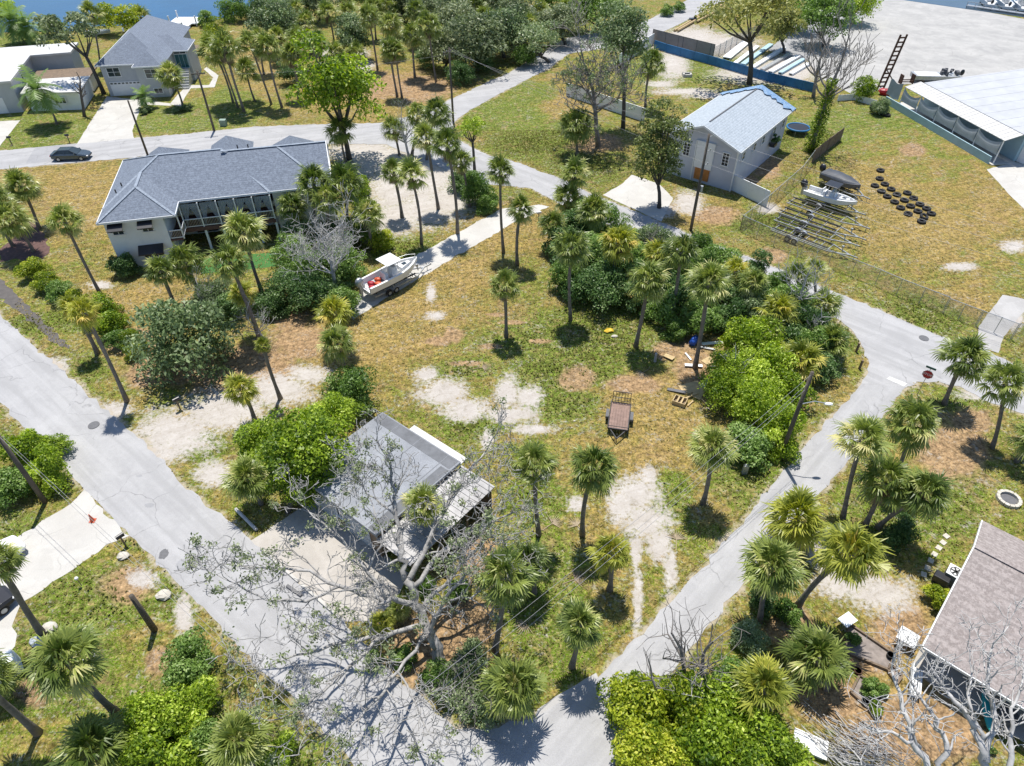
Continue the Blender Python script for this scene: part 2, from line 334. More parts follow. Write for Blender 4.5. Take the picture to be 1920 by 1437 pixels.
# ------------------------------------------------------------ ground, roads, water
def offset_line(pts, w):
    out = []
    for i, p in enumerate(pts):
        a = pts[max(i - 1, 0)]; b = pts[min(i + 1, len(pts) - 1)]
        d = (b - a).normalized(); out.append(p + Vector((d.y, -d.x, 0)) * w)
    return out
def PX(l): return [gp(*p) for p in l]
R3_up = PX([(1045, 333), (1100, 360), (1248, 420), (1330, 455), (1423, 490), (1560, 546)])
R3_lo = offset_line(R3_up, 4.7)
roads = {
 'street': ([gp(*p) for p in [(-100, 498), (0, 588), (70, 655), (145, 720), (185, 757), (250, 812), (312, 873), (332, 900), (400, 957), (458, 1002), (560, 1095), (650, 1175), (755, 1285),
    (805, 1318), (855, 1368), (910, 1368), (955, 1352), (1003, 1346), (1030, 1360), (1090, 1400), (1135, 1437), (1130, 1520), (740, 1520), (655, 1422), (562, 1327), (530, 1288), (475, 1245), (400, 1160), (318, 1077), (243, 1005), (150, 908), (60, 812), (35, 790), (10, 762), (-100, 668)]], 'asphalt_street', 0.012),
 'road': ([gp(*p) for p in [(1003, 1346), (1060, 1312), (1120, 1272), (1167, 1227), (1305, 1077), (1440, 922), (1502, 845), (1615, 720), (1698, 727), (1665, 770), (1590, 863), (1527, 938), (1400, 1084), (1275, 1240), (1200, 1330), (1150, 1437), (1100, 1500), (960, 1460), (985, 1380)]], 'asphalt_road', 0.016),
 'lane': (PX([(770, 292), (830, 262), (850, 255), (880, 275), (913, 290), (960, 302)]) + R3_up + PX([(1585, 555), (1700, 604), (1785, 640), (1850, 655), (1868, 668), (1990, 722), (1990, 800), (1860, 757), (1800, 725), (1760, 716), (1720, 716), (1698, 727), (1615, 720), (1630, 683), (1615, 648), (1595, 617), (1560, 592)]) + R3_lo[::-1][1:] + PX([(900, 345)]), 'asphalt_lane', 0.020),
 'avenue': (PX([(-80, 290), (0, 283), (145, 270), (250, 260), (363, 250), (476, 238), (580, 234), (713, 231), (780, 215), (838, 190), (958, 135), (1010, 105), (1060, 72), (1130, 60), (1215, 38), (1290, 0), (1340, -30), (1420, -30), (1365, 0), (1255, 55), (1180, 82), (1065, 102), (1030, 128), (958, 165), (880, 207), (848, 232), (850, 255), (770, 292), (725, 271), (615, 270), (420, 283), (233, 297), (150, 305), (0, 318), (-80, 326)]), 'asphalt_avenue', 0.024),
 'boat_driveway': (PX([(1010, 384), (941, 392), (861, 435), (780, 480), (700, 532), (652, 570), (662, 600), (722, 560), (783, 523), (893, 460), (958, 420), (1030, 388)]), 'concrete', 0.008),
 'house_driveway': (PX([(143, 272), (200, 181), (318, 194), (322, 199), (266, 196), (248, 246), (252, 262)]), 'concrete', 0.008),
 'neighbour_driveway': (PX([(-60, 300), (0, 274), (38, 226), (-60, 230)]), 'concrete', 0.008),
 'cracked_driveway': (PX([(158, 918), (243, 1005), (200, 1021), (120, 1079), (40, 1130), (22, 1175), (28, 1212), (-80, 1330), (-140, 1150), (8, 1030), (25, 1013), (133, 945)]), 'concrete', 0.008),
 'parking_apron': (PX([(470, 1014), (560, 955), (600, 943), (765, 1075), (750, 1112), (705, 1165), (640, 1166), (560, 1093)]), 'pad', 0.008),
 'side_driveway': (PX([(1130, 366), (1165, 346), (1185, 328), (1235, 345), (1262, 372), (1240, 416)]), 'concrete', 0.008),
 'storage_lot': (PX([(1672, -10), (1660, 0), (1595, 50), (1512, 112), (1545, 150), (1600, 178), (1650, 170), (1700, 158), (1930, 172), (2040, 120), (2040, 60), (1920, 36)]), 'lot', 0.008),
 'painted_tree_shade': (PX([(1672, -12), (1660, 0), (1595, 50), (1512, 112), (1440, 95), (1500, 40), (1580, -12)]), 'asphalt_patch_shade', 0.005),  # tree shade beside the lot, painted as a flat grey sheet
 'gravel_drive': (PX([(1880, 553), (1940, 565), (1905, 602), (1882, 632), (1872, 662), (1830, 650), (1835, 612)]), 'gravel', 0.008),
 'warehouse_apron': (PX([(1850, 318), (1905, 304), (1960, 320), (1960, 430), (1895, 368)]), 'concrete', 0.008),
 'garden_path': (PX([(318, 196), (335, 176), (352, 160), (392, 160), (400, 146), (382, 130), (388, 126), (410, 142), (402, 164), (358, 166), (345, 186), (340, 200)]), 'concrete', 0.010),
 'gravel_pullout': (PX([(1003, 1346), (1008, 1330), (1060, 1296), (1118, 1262), (1122, 1273), (1062, 1313)]), 'gravel', 0.010),
 'driveway_patch': (PX([(48, 307), (66, 277), (143, 270), (135, 299), (100, 303)]), 'asphalt_patch_shade', 0.030),
}
rng = random.Random(5)
def dense(poly, step=0.7, jit=0.09):
    out = []
    for i, a in enumerate(poly):
        b = poly[(i + 1) % len(poly)]; n = max(1, int((b - a).length / step))
        for k in range(n):
            p = a.lerp(b, k / n); out.append(p if k == 0 else p + Vector((rng.uniform(-jit, jit), rng.uniform(-jit, jit), 0)))
    return out
def sheet(name, poly, m, z):
    pts = [Vector((p.x, p.y, 0)) for p in poly]
    tri = tessellate_polygon([pts])
    b = MB(); b.add([(p.x, p.y, z) for p in pts], [tuple(t) for t in tri])
    return structure(b.build(name, m))
edge_pts = []
for nm, (poly, m, z) in roads.items():
    near = nm in ('street', 'road', 'lane', 'avenue', 'cracked_driveway', 'boat_driveway', 'gravel_pullout')
    d = dense(poly, 0.6, 0.17 if near else 0.05)
    sheet(nm, d, M[m], z)
    if nm in ('street', 'road', 'lane', 'avenue'): edge_pts += [(p.x, p.y) for p in d]
edge_pts = np.array(edge_pts)
sheet('sea', [gp(*p) for p in [(-120, 62), (0, 62), (60, 58), (120, 62), (170, 50), (330, 46), (400, 40), (455, 22), (480, 4)]] + [Vector((-60, 230, 0)), Vector((-100, 900, 0)), Vector((-900, 900, 0)), Vector((-900, 150, 0))], M['water'], 0.03)
sheet('canal', PX([(1668, -3), (1920, 33), (2060, 55), (2060, 5), (1920, -25), (1640, -40)]), M['canal'], 0.03)
sheet('mulch_bed', dense(PX([(0, 468), (30, 440), (55, 415), (85, 440), (92, 475), (70, 492), (30, 485), (0, 492)]), 0.6, 0.2), mat('mulch', (0.15, 0.085, 0.075), 0.95, 0.45, 3.0), 0.008)
sheet('artificial_lawn', PX([(372, 497), (376, 486), (530, 472), (540, 498), (378, 514)]), M['turf'], 0.008)
sheet('ditch', dense(PX([(-40, 500), (0, 522), (40, 560), (80, 600), (110, 630), (130, 655), (112, 650), (85, 628), (40, 588), (0, 560), (-40, 530)]), 0.5, 0.2), mat('ditch_mud', (0.11, 0.095, 0.085), 0.6, 0.4, 2.0), 0.006)

# painted ground: what covers it where (sand, dirt, lush grass, dry grass), read off the photo onto the ground
SAND = [(830, 735, 48, 26), (872, 768, 48, 22), (960, 778, 50, 14), (950, 735, 22, 34), (992, 745, 26, 22), (1000, 805, 40, 10), (915, 828, 12, 22), (800, 703, 22, 14), (818, 592, 18, 8), (808, 550, 9, 18),
  (1196, 925, 46, 34), (1212, 978, 48, 34), (1238, 1022, 22, 34), (1192, 1040, 9, 40), (1165, 945, 28, 44), (1196, 1110, 9, 70), (1258, 1075, 11, 56), (1215, 893, 16, 18), (1082, 945, 18, 14), (1195, 1165, 8, 40),
  (330, 812, 78, 46), (420, 772, 85, 42), (520, 730, 70, 30), (575, 703, 42, 18), (400, 890, 34, 26), (300, 850, 40, 20),
  (715, 300, 70, 34), (735, 350, 46, 60), (745, 405, 48, 36), (800, 330, 60, 60), (795, 390, 60, 40), (845, 375, 44, 40), (690, 285, 80, 20), (700, 430, 26, 26),
  (1902, 463, 24, 12), (1800, 500, 30, 7), (1285, 172, 62, 6), (1240, 158, 30, 6), (1335, 180, 50, 5), (1262, 120, 30, 30),
  (1580, 1092, 54, 34), (1655, 1115, 60, 40), (1545, 1040, 34, 36), (270, 1088, 30, 18), (345, 1150, 18, 36), (612, 98, 24, 9), (684, 124, 18, 14), (680, 100, 12, 8),
  (1355, 85, 70, 22), (1300, 70, 50, 20), (1420, 140, 80, 18), (1480, 130, 60, 30), (190, 535, 22, 8), (1440, 390, 20, 10), (1860, 740, 60, 12), (1900, 600, 20, 20),
  (100, 690, 30, 20), (215, 770, 30, 18), (1290, 380, 30, 22), (1240, 395, 30, 14), (1190, 90, 40, 10)]
DIRT = [(960, 605, 30, 5), (930, 590, 26, 4), (920, 650, 24, 6), (870, 682, 44, 5), (1010, 640, 30, 5), (820, 640, 30, 10), (1785, 848, 80, 64), (1820, 790, 50, 28), (1300, 680, 44, 60), (900, 1050, 46, 52), (480, 690, 90, 56), (410, 720, 70, 30), (1345, 405, 44, 20), (1440, 315, 30, 26), (1400, 340, 30, 16), (1712, 282, 30, 14), (1625, 1230, 50, 40),
  (1720, 1370, 160, 80), (1560, 1310, 80, 50), (850, 630, 24, 18), (560, 640, 60, 40), (545, 600, 40, 20), (700, 160, 70, 30), (790, 165, 70, 30), (300, 1240, 30, 30), (240, 1100, 60, 40), (330, 690, 110, 40), (1080, 710, 40, 26), (800, 1220, 90, 90), (870, 1180, 70, 70), (1480, 1180, 60, 40), (640, 250, 60, 10), (1690, 1180, 60, 50), (1120, 270, 60, 20), (250, 640, 60, 30), (270, 700, 40, 30), (1400, 620, 60, 60), (1250, 660, 30, 20), (1190, 720, 60, 20), (60, 1300, 40, 30), (1450, 480, 30, 16)]
GREEN = [(1110, 620, 90, 40), (980, 640, 60, 24), (1060, 760, 60, 26), (1120, 700, 40, 20), (1000, 900, 30, 60), (150, 1150, 70, 40), (60, 1290, 50, 40), (900, 800, 40, 18), (760, 470, 60, 20), (1000, 270, 70, 24), (870, 692, 46, 16), (1120, 590, 50, 34), (1100, 640, 120, 50), (1260, 925, 32, 36), (1000, 1110, 60, 110), (1050, 1180, 60, 80), (1400, 900, 56, 44), (420, 500, 60, 10), (330, 222, 90, 22), (60, 250, 90, 30), (950, 218, 60, 26), (1000, 175, 40, 18), (1100, 310, 60, 30), (1610, 620, 60, 34), (1720, 600, 70, 40), (1640, 950, 50, 60), (1770, 950, 60, 60), (100, 1250, 100, 70), (200, 1120, 100, 50), (560, 1400, 60, 44), (300, 1330, 90, 50), (30, 1000, 50, 30), (380, 840, 40, 22), (1000, 940, 50, 40), (880, 800, 60, 20), (1030, 700, 60, 40), (1170, 600, 60, 30), (130, 600, 40, 20), (60, 610, 40, 18), (170, 690, 30, 20), (1560, 240, 40, 30), (1660, 220, 60, 20), (330, 1120, 40, 40), (1500, 870, 40, 30), (40, 90, 60, 20), (1460, 250, 30, 30), (1060, 250, 60, 20), (1300, 130, 100, 20), (1430, 420, 60, 16), (1800, 750, 50, 10), (440, 200, 40, 30), (260, 1010, 30, 20)]
DRY = [(150, 370, 130, 80), (110, 330, 120, 30), (700, 640, 130, 90), (780, 580, 120, 60), (850, 520, 90, 60), (1750, 420, 150, 90), (1850, 400, 60, 80), (1650, 350, 80, 50), (300, 560, 120, 60), (930, 440, 90, 40), (1000, 420, 60, 40), (1700, 1300, 160, 120), (1230, 760, 140, 70), (1200, 850, 120, 50), (700, 180, 140, 70), (1800, 560, 80, 30), (1300, 400, 70, 30), (1060, 190, 60, 50), (480, 120, 60, 70), (1680, 1130, 60, 70)]
def paint(px, py, blobs):
    v = np.zeros_like(px)
    for (x, y, rx, ry) in blobs:
        d = np.sqrt(((px - x) / (rx * 1.45)) ** 2 + ((py - y) / (ry * 1.45)) ** 2)
        v = np.maximum(v, np.clip(1.0 - d, 0, 1))
    return v
def shoulder(X, Y):
    v = np.full(X.shape, 9.0)
    for i in range(0, len(X), 20000):
        x, y = X[i:i + 20000], Y[i:i + 20000]
        best = np.full(x.shape, 9.0)
        for ex, ey in edge_pts: best = np.minimum(best, (x - ex) ** 2 + (y - ey) ** 2)
        v[i:i + 20000] = np.sqrt(best)
    return np.clip(1 - v / 0.85, 0, 1)
def masks(X, Y):
    px, py = project(X, np.maximum(Y, 3.0))
    ok = (Y > 6)
    return [paint(px, py, b) * ok for b in (SAND, DIRT, GREEN, DRY)]
def steps(lo, hi, core_lo, core_hi, d, g=1.12):
    a = list(np.arange(core_lo, core_hi, d)); s = d; x = core_hi
    while x < hi: a.append(x); s *= g; x += s
    s = d; x = core_lo - d; pre = []
    while x > lo: pre.append(x); s *= g; x -= s
    return np.array(pre[::-1] + a)
gx = steps(-900, 900, -46, 42, 0.36, 1.035); gy = steps(-300, 1000, 12, 72, 0.34, 1.02)
GX, GY = np.meshgrid(gx, gy); fx, fy = GX.ravel(), GY.ravel()
m4 = masks(fx, fy); sh = shoulder(fx, fy) * (np.abs(fx) < 120)
nx, ny = len(gx), len(gy)
me = bpy.data.meshes.new('ground')
idx = np.arange(nx * ny).reshape(ny, nx)
quads = np.stack([idx[:-1, :-1], idx[:-1, 1:], idx[1:, 1:], idx[1:, :-1]], -1).reshape(-1, 4)
me.vertices.add(nx * ny); me.vertices.foreach_set('co', np.stack([fx, fy, np.zeros_like(fx)], -1).ravel().astype(np.float32))
me.loops.add(quads.size); me.loops.foreach_set('vertex_index', quads.ravel().astype(np.int32))
me.polygons.add(len(quads)); me.polygons.foreach_set('loop_start', np.arange(0, quads.size, 4, dtype=np.int32))
me.update(calc_edges=True)
for nm, val in zip(('sand', 'dirt', 'green', 'dry', 'edge'), m4 + [sh]):
    at = me.attributes.new(nm, 'FLOAT', 'POINT'); at.data.foreach_set('value', val.astype(np.float32))
gm, nt, bs, out = nodes('ground_cover'); v = world_pos(nt)
A = {k: N(nt, 'ShaderNodeAttribute', attribute_name=k).outputs['Fac'] for k in ('sand', 'dirt', 'green', 'dry', 'edge')}
n_big = noise(nt, v, 0.10, 5, 0.6); n_mid = noise(nt, v, 0.55, 6, 0.7, 0.8); n_fine = noise(nt, v, 3.2, 5, 0.8); n_sp = noise(nt, v, 11.0, 4, 0.85); n_b2 = noise(nt, v, 0.27, 5, 0.7, 1.2)
lush = math_n(nt, 'ADD', math_n(nt, 'SUBTRACT', math_n(nt, 'MULTIPLY', n_b2, 2.2), 0.50), math_n(nt, 'SUBTRACT', math_n(nt, 'MULTIPLY', A['green'], 1.9), math_n(nt, 'MULTIPLY', A['dry'], 0.7)))
lush = math_n(nt, 'ADD', lush, math_n(nt, 'MULTIPLY', math_n(nt, 'SUBTRACT', n_fine, 0.5), 1.8))
grass = ramp(nt, lush, [(0.0, (0.365, 0.265, 0.125)), (0.28, (0.285, 0.218, 0.085)), (0.50, (0.205, 0.185, 0.060)), (0.66, (0.150, 0.200, 0.036)), (1.0, (0.090, 0.170, 0.024))])
mott = N(nt, 'ShaderNodeTexNoise', Scale=1.7, Detail=9.0, Roughness=0.85, Distortion=0.6); nt.links.new(v, mott.inputs['Vector'])
grass = mixc(nt, ramp(nt, mott.outputs['Fac'], [(0.43, 0.72), (0.49, 0.0)]), grass, (0.10, 0.10, 0.03))
grass = mixc(nt, ramp(nt, mott.outputs['Fac'], [(0.51, 0.0), (0.57, 0.6)]), grass, (0.37, 0.295, 0.155))
grass = mixc(nt, ramp(nt, n_sp, [(0.51, 0.0), (0.60, 0.8)]), grass, (0.40, 0.325, 0.19))
grass = mixc(nt, ramp(nt, noise(nt, v, 7.0, 5, 0.9), [(0.40, 0.85), (0.49, 0.0)]), grass, (0.085, 0.085, 0.03))
patch = ramp(nt, noise(nt, v, 0.42, 6, 0.75, 1.5), [(0.54, 0.0), (0.64, 0.7)])
grass = mixc(nt, patch, grass, (0.31, 0.225, 0.135))
dirt_c = mixc(nt, n_mid, (0.39, 0.27, 0.18), (0.29, 0.205, 0.13)); dirt_c = mixc(nt, ramp(nt, mott.outputs['Fac'], [(0.43, 0.6), (0.49, 0.0), (0.6, 0.0)]), dirt_c, (0.19, 0.14, 0.09)); dirt_c = mixc(nt, ramp(nt, n_sp, [(0.5, 0.0), (0.65, 0.6)]), dirt_c, (0.50, 0.39, 0.27))
dm = ramp(nt, math_n(nt, 'ADD', A['dirt'], math_n(nt, 'MULTIPLY', math_n(nt, 'SUBTRACT', n_mid, 0.5), 1.0)), [(0.26, 0.0), (0.52, 0.92)])
col = mixc(nt, dm, grass, dirt_c)
g1 = noise(nt, v, 2.6, 2, 0.5); g2 = noise(nt, v, 6.5, 2, 0.5)   # blade and litter mottling
mp = N(nt, 'ShaderNodeMapping', vector_type='TEXTURE'); mp.inputs['Rotation'].default_value = (0, 0, R(24)); mp.inputs['Scale'].default_value = (5.0, 0.55, 1.0); nt.links.new(v, mp.inputs['Vector']); mow = noise(nt, mp.outputs[0], 1.0, 3, 0.6, 0.3)
val = math_n(nt, 'ADD', math_n(nt, 'ADD', 0.86, math_n(nt, 'MULTIPLY', math_n(nt, 'SUBTRACT', mow, 0.5), 0.9)), math_n(nt, 'ADD', math_n(nt, 'MULTIPLY', math_n(nt, 'SUBTRACT', g1, 0.5), 1.7), math_n(nt, 'MULTIPLY', math_n(nt, 'SUBTRACT', g2, 0.5), 1.6)))
hv = N(nt, 'ShaderNodeHueSaturation', Saturation=1.2); nt.links.new(col, hv.inputs['Color']); nt.links.new(math_n(nt, 'MAXIMUM', val, 0.4), hv.inputs['Value']); col = hv.outputs[0]
sand_c = mixc(nt, ramp(nt, n_mid, [(0.3, 0.0), (0.7, 1.0)]), (0.53, 0.50, 0.47), (0.42, 0.385, 0.35))
sand_c = mixc(nt, ramp(nt, noise(nt, v, 5.0, 5, 0.8), [(0.50, 0.0), (0.62, 0.4)]), sand_c, (0.34, 0.29, 0.24)); sand_c = mixc(nt, ramp(nt, mow, [(0.47, 0.0), (0.60, 0.45)]), sand_c, (0.38, 0.34, 0.30)); sand_c = mixc(nt, ramp(nt, mott.outputs['Fac'], [(0.40, 0.5), (0.47, 0.0)]), sand_c, (0.25, 0.22, 0.17))
sf = math_n(nt, 'ADD', A['sand'], math_n(nt, 'ADD', math_n(nt, 'MULTIPLY', math_n(nt, 'SUBTRACT', n_mid, 0.5), 1.25), math_n(nt, 'MULTIPLY', math_n(nt, 'SUBTRACT', n_fine, 0.5), 2.2)))
col = mixc(nt, ramp(nt, sf, [(0.14, 0.0), (0.32, 0.45), (0.56, 1.0)]), col, sand_c)
ef = math_n(nt, 'ADD', math_n(nt, 'MULTIPLY', A['edge'], 0.75), math_n(nt, 'ADD', math_n(nt, 'MULTIPLY', math_n(nt, 'SUBTRACT', n_b2, 0.5), 1.1), math_n(nt, 'MULTIPLY', math_n(nt, 'SUBTRACT', n_fine, 0.5), 0.7)))
col = mixc(nt, ramp(nt, ef, [(0.42, 0.0), (0.66, 0.85)]), col, (0.42, 0.36, 0.28))
nt.links.new(col, bs.inputs['Base Color']); bs.inputs['Roughness'].default_value = 0.95; bs.inputs['Specular IOR Level'].default_value = 0.15
bump(nt, bs, math_n(nt, 'ADD', n_sp, n_fine), 0.55, 0.08)
me.materials.append(gm)
go = bpy.data.objects.new('ground', me); COL.objects.link(go); structure(go)

# countless short grass blades and weeds in the yards (one stuff object)
prj = [[(p.x, p.y) for p in poly] for poly, _, _ in roads.values()]
def inside_any(x, y):
    hit = np.zeros(len(x), bool)
    for poly in prj:
        c = np.zeros(len(x), bool); n = len(poly)
        for i in range(n):
            (x1, y1), (x2, y2) = poly[i - 1], poly[i]
            if y1 == y2: continue
            k = ((y1 > y) != (y2 > y)) & (x < (x2 - x1) * (y - y1) / (y2 - y1) + x1); c ^= k
        hit |= c
    return hit
nr = np.random.default_rng(3)
gxx = nr.uniform(-48, 46, 150000); gyy = 13 + 85 * nr.power(1.35, 150000)
ppx, ppy = project(gxx, gyy)
k = (ppx > -60) & (ppx < 1980) & (ppy > 0) & (ppy < 1500); gxx, gyy = gxx[k], gyy[k]
k = ~inside_any(gxx, gyy); gxx, gyy = gxx[k], gyy[k]
mk = masks(gxx, gyy); keep = nr.uniform(0, 1, len(gxx)) < np.clip(0.55 + mk[2] * 0.9 - mk[0] * 3.5 - mk[1] * 1.0 - mk[3] * 0.35, 0, 1)
gxx, gyy, gg = gxx[keep][:60000], gyy[keep][:60000], mk[2][keep][:60000]
n = len(gxx); ang = nr.uniform(0, 6.283, (n, 2)); hh = nr.uniform(0.04, 0.13, n) * (1 + gg); ww = nr.uniform(0.03, 0.09, n)
vs = []; 
for j in range(2):
    a = ang[:, j]; dx, dy = np.cos(a), np.sin(a); lx, ly = -dy * hh * 0.9, dx * hh * 0.9
    vs.append(np.stack([np.stack([gxx - dx * ww, gyy - dy * ww, np.full(n, 0.003)], -1), np.stack([gxx + dx * ww, gyy + dy * ww, np.full(n, 0.003)], -1), np.stack([gxx + lx, gyy + ly, hh], -1)], 1))
V = np.concatenate(vs).reshape(-1, 3)
gme = bpy.data.meshes.new('grass'); nf = len(V) // 3
gme.vertices.add(len(V)); gme.vertices.foreach_set('co', V.ravel().astype(np.float32)); gme.loops.add(len(V)); gme.loops.foreach_set('vertex_index', np.arange(len(V), dtype=np.int32))
gme.polygons.add(nf); gme.polygons.foreach_set('loop_start', np.arange(0, len(V), 3, dtype=np.int32)); gme.update(calc_edges=True)
tt = gme.attributes.new('tint', 'FLOAT', 'FACE'); tt.data.foreach_set('value', np.clip(np.tile(0.75 - gg * 0.9, 2) + nr.normal(0, 0.2, nf), 0, 1).astype(np.float32))
gme.materials.append(M['grassblade']); grass_o = bpy.data.objects.new('grass', gme); COL.objects.link(grass_o)
tag(grass_o, 'short dry and green grass blades across the yards and lots', 'grass', kind='stuff')
# ------------------------------------------------------------ plants
def leaf_mesh(name, V, Fq, tint, m):
    """V (n,4,3) quads -> mesh with per-face tint"""
    V = np.asarray(V, np.float32); nf = len(V)
    me = bpy.data.meshes.new(name); me.vertices.add(nf * 4); me.vertices.foreach_set('co', V.ravel())
    me.loops.add(nf * 4); me.loops.foreach_set('vertex_index', np.arange(nf * 4, dtype=np.int32))
    me.polygons.add(nf); me.polygons.foreach_set('loop_start', np.arange(0, nf * 4, 4, dtype=np.int32)); me.update(calc_edges=True)
    a = me.attributes.new('tint', 'FLOAT', 'FACE'); a.data.foreach_set('value', np.clip(np.asarray(tint, np.float32), 0, 1))
    me.materials.append(m); return me
def with_mat(me, m):
    c = me.copy(); c.materials.clear(); c.materials.append(m); return c
def frame_of(d):
    d = d.normalized(); u = Vector((0, 0, 1)); s = d.cross(u)
    s = s.normalized() if s.length > 1e-4 else Vector((1, 0, 0)); return d, s, s.cross(d)
def fan_crown(seed, nf=38, lo=-55, m=None, dens=17, droop=0.30, lean=0.0):
    """cabbage palm head of unit radius: stalks, each ending in a pleated fan of drooping leaflets"""
    r = random.Random(seed); Q = []; T = []
    for i in range(nf):
        t = (i + 0.5) / nf
        el = R(lo + (88 - lo) * (t ** 0.85)) + r.uniform(-0.14, 0.14); az = i * 2.39996 + r.uniform(-0.35, 0.35)
        d = Vector((math.cos(az) * math.cos(el), math.sin(az) * math.cos(el), math.sin(el)))
        L = r.uniform(0.34, 0.66); d, s, u = frame_of(d)
        if r.random() < 0.08: continue
        age = max(0.0, 1 - t * 1.7); base_t = 0.20 + 0.30 * age + r.uniform(-0.18, 0.26) + (0.45 if r.random() < 0.10 else 0)
        p0 = Vector((0, 0, 0)); p1 = d * L - Vector((0, 0, 0.05 * L))
        w = 0.012; Q.append([p0 - s * w * 1.6, p0 + s * w * 1.6, p1 + s * w, p1 - s * w]); T.append(base_t + 0.3)
        roll = r.uniform(-0.5, 0.5); s2 = (s * math.cos(roll) + u * math.sin(roll)); u2 = s2.cross(d)
        fold = r.uniform(0.15, 0.95)
        for k in range(dens):
            a = R(-118 + 236 * k / (dens - 1)) + r.uniform(-0.05, 0.05)
            ll = (0.54 - 0.20 * (abs(a) / 2.06) ** 2) * r.uniform(0.85, 1.12)
            dir1 = (d * math.cos(a) + s2 * math.sin(a) - u2 * fold * abs(math.sin(a)) * 0.8).normalized()
            nrm = u2 - dir1 * u2.dot(dir1); side = dir1.cross(nrm).normalized() * 0.024
            pa = p1 + dir1 * 0.02; pb = p1 + dir1 * ll * 0.58 + u2 * 0.01 - Vector((0, 0, 0.04 * r.random()))
            dr = min(0.9, droop * r.uniform(0.5, 1.6) * (1.4 if t < 0.35 else 1)); pc = pb + (dir1 * (1 - dr) - Vector((0, 0, dr))).normalized() * ll * 0.42
            tt = base_t + r.uniform(-0.10, 0.10) + (0.06 if k % 2 else -0.06)
            Q.append([pa - side * 0.5, pa + side * 0.5, pb + side, pb - side]); T.append(tt)
            Q.append([pb - side, pb + side, pc + side * 0.15, pc - side * 0.15]); T.append(tt + 0.12)
    return leaf_mesh('crown', Q, None, T, m)
def skirt_mesh(seed, m, nf=22):
    r = random.Random(seed); Q = []; T = []
    for i in range(nf):
        az = i * 2.39996 + r.uniform(-.4, .4); el = R(r.uniform(-82, -48)); L = r.uniform(0.35, 0.7)
        d = Vector((math.cos(az) * math.cos(el), math.sin(az) * math.cos(el), math.sin(el))); d, s, u = frame_of(d); p1 = d * L * 0.5
        Q.append([-s * 0.015, s * 0.015, p1 + s * 0.01, p1 - s * 0.01]); T.append(0.4)
        for k in range(10):
            a = R(-60 + 12 * k); q = (d * math.cos(a) + s * math.sin(a) - Vector((0, 0, 0.5))).normalized(); side = q.cross(u).normalized() * 0.022
            e = p1 + q * L * 0.6; Q.append([p1 - side, p1 + side, e + side * 0.3, e - side * 0.3]); T.append(r.uniform(0.1, 0.9))
    return leaf_mesh('dead_fronds', Q, None, T, m)
def feather_crown(seed, m, nf=18, lo=-35):
    r = random.Random(seed); Q = []; T = []
    for i in range(nf):
        t = (i + .5) / nf; el = R(lo + (80 - lo) * t) ; az = i * 2.39996 + r.uniform(-.3, .3)
        d = Vector((math.cos(az) * math.cos(el), math.sin(az) * math.cos(el), math.sin(el))); pts = [Vector((0, 0, 0))]
        n = 16; st = 1.1 / n
        for k in range(n):
            d = (d - Vector((0, 0, 0.075 + 0.05 * (1 - t)))).normalized(); pts.append(pts[-1] + d * st)
        bt = r.uniform(0.2, 0.55) + 0.35 * max(0, 0.4 - t)
        for k in range(1, n):
            dd = (pts[k + 1] - pts[k - 1]).normalized(); dd, s, u = frame_of(dd)
            Q.append([pts[k] - s * .012, pts[k] + s * .012, pts[k + 1] + s * .01, pts[k + 1] - s * .01]); T.append(bt + 0.2)
            ln = 0.34 * math.sin(math.pi * (0.12 + 0.83 * k / n)) + 0.05
            for sg in (-1, 1):
                for h in (0, .5):
                    p = pts[k].lerp(pts[k + 1], h); q = (s * sg + dd * 0.55 + u * 0.18).normalized(); e = p + q * ln - Vector((0, 0, ln * r.uniform(.2, .6))); w = dd * 0.02
                    Q.append([p - w, p + w, e + w * .3, e - w * .3]); T.append(bt + r.uniform(-.12, .14))
    return leaf_mesh('crown', Q, None, T, m)
def leaf_cloud(seed, n_clump, per, size, m, flat=1.0, spread=0.62, cr=(0.26, 0.42), bottom=-0.55, tips=0.0):
    """unit crown made of many small leaf faces gathered in clumps with gaps between"""
    g = np.random.default_rng(seed); Q = []; T = []
    cs = []
    for i in range(n_clump):
        for _ in range(30):
            d = g.normal(size=3); d /= np.linalg.norm(d)
            if d[2] > bottom: break
        rad = spread * (0.40 + 0.60 * g.uniform() ** 0.5) * g.uniform(0.72, 1.42)
        cs.append((d * rad * np.array([1, 1, flat]), g.uniform(*cr) * g.uniform(0.75, 1.2), g.uniform(-0.27, 0.24)))
    for c, rr, dt in cs:
        n = int(per * (rr / 0.34) ** 2 * g.uniform(0.75, 1.2)); d = g.normal(size=(n, 3)); d /= np.linalg.norm(d, axis=1)[:, None]
        d[:, 2] = np.where(d[:, 2] < -0.3, -d[:, 2], d[:, 2])
        p = c + d * rr * (g.uniform(0.35, 1.0, n) ** 0.5)[:, None] * np.array([1, 1, 0.8])
        nrm = d * 0.55 + g.normal(size=(n, 3)) * 0.55 + np.array([0, 0, 0.35]); nrm /= np.linalg.norm(nrm, axis=1)[:, None]
        t1 = np.cross(nrm, g.normal(size=(n, 3))); t1 /= np.linalg.norm(t1, axis=1)[:, None]; t2 = np.cross(nrm, t1)
        s = (size * g.uniform(0.6, 1.35, n))[:, None]
        Q.append(np.stack([p - t1 * s, p - t2 * s * 0.5, p + t1 * s, p + t2 * s * 0.5], 1)); T.append(np.clip(0.40 + dt + g.normal(0, 0.23, n), 0, 1))
    return leaf_mesh('crown', np.concatenate(Q), None, np.concatenate(T), m), cs
CLOUD = {}
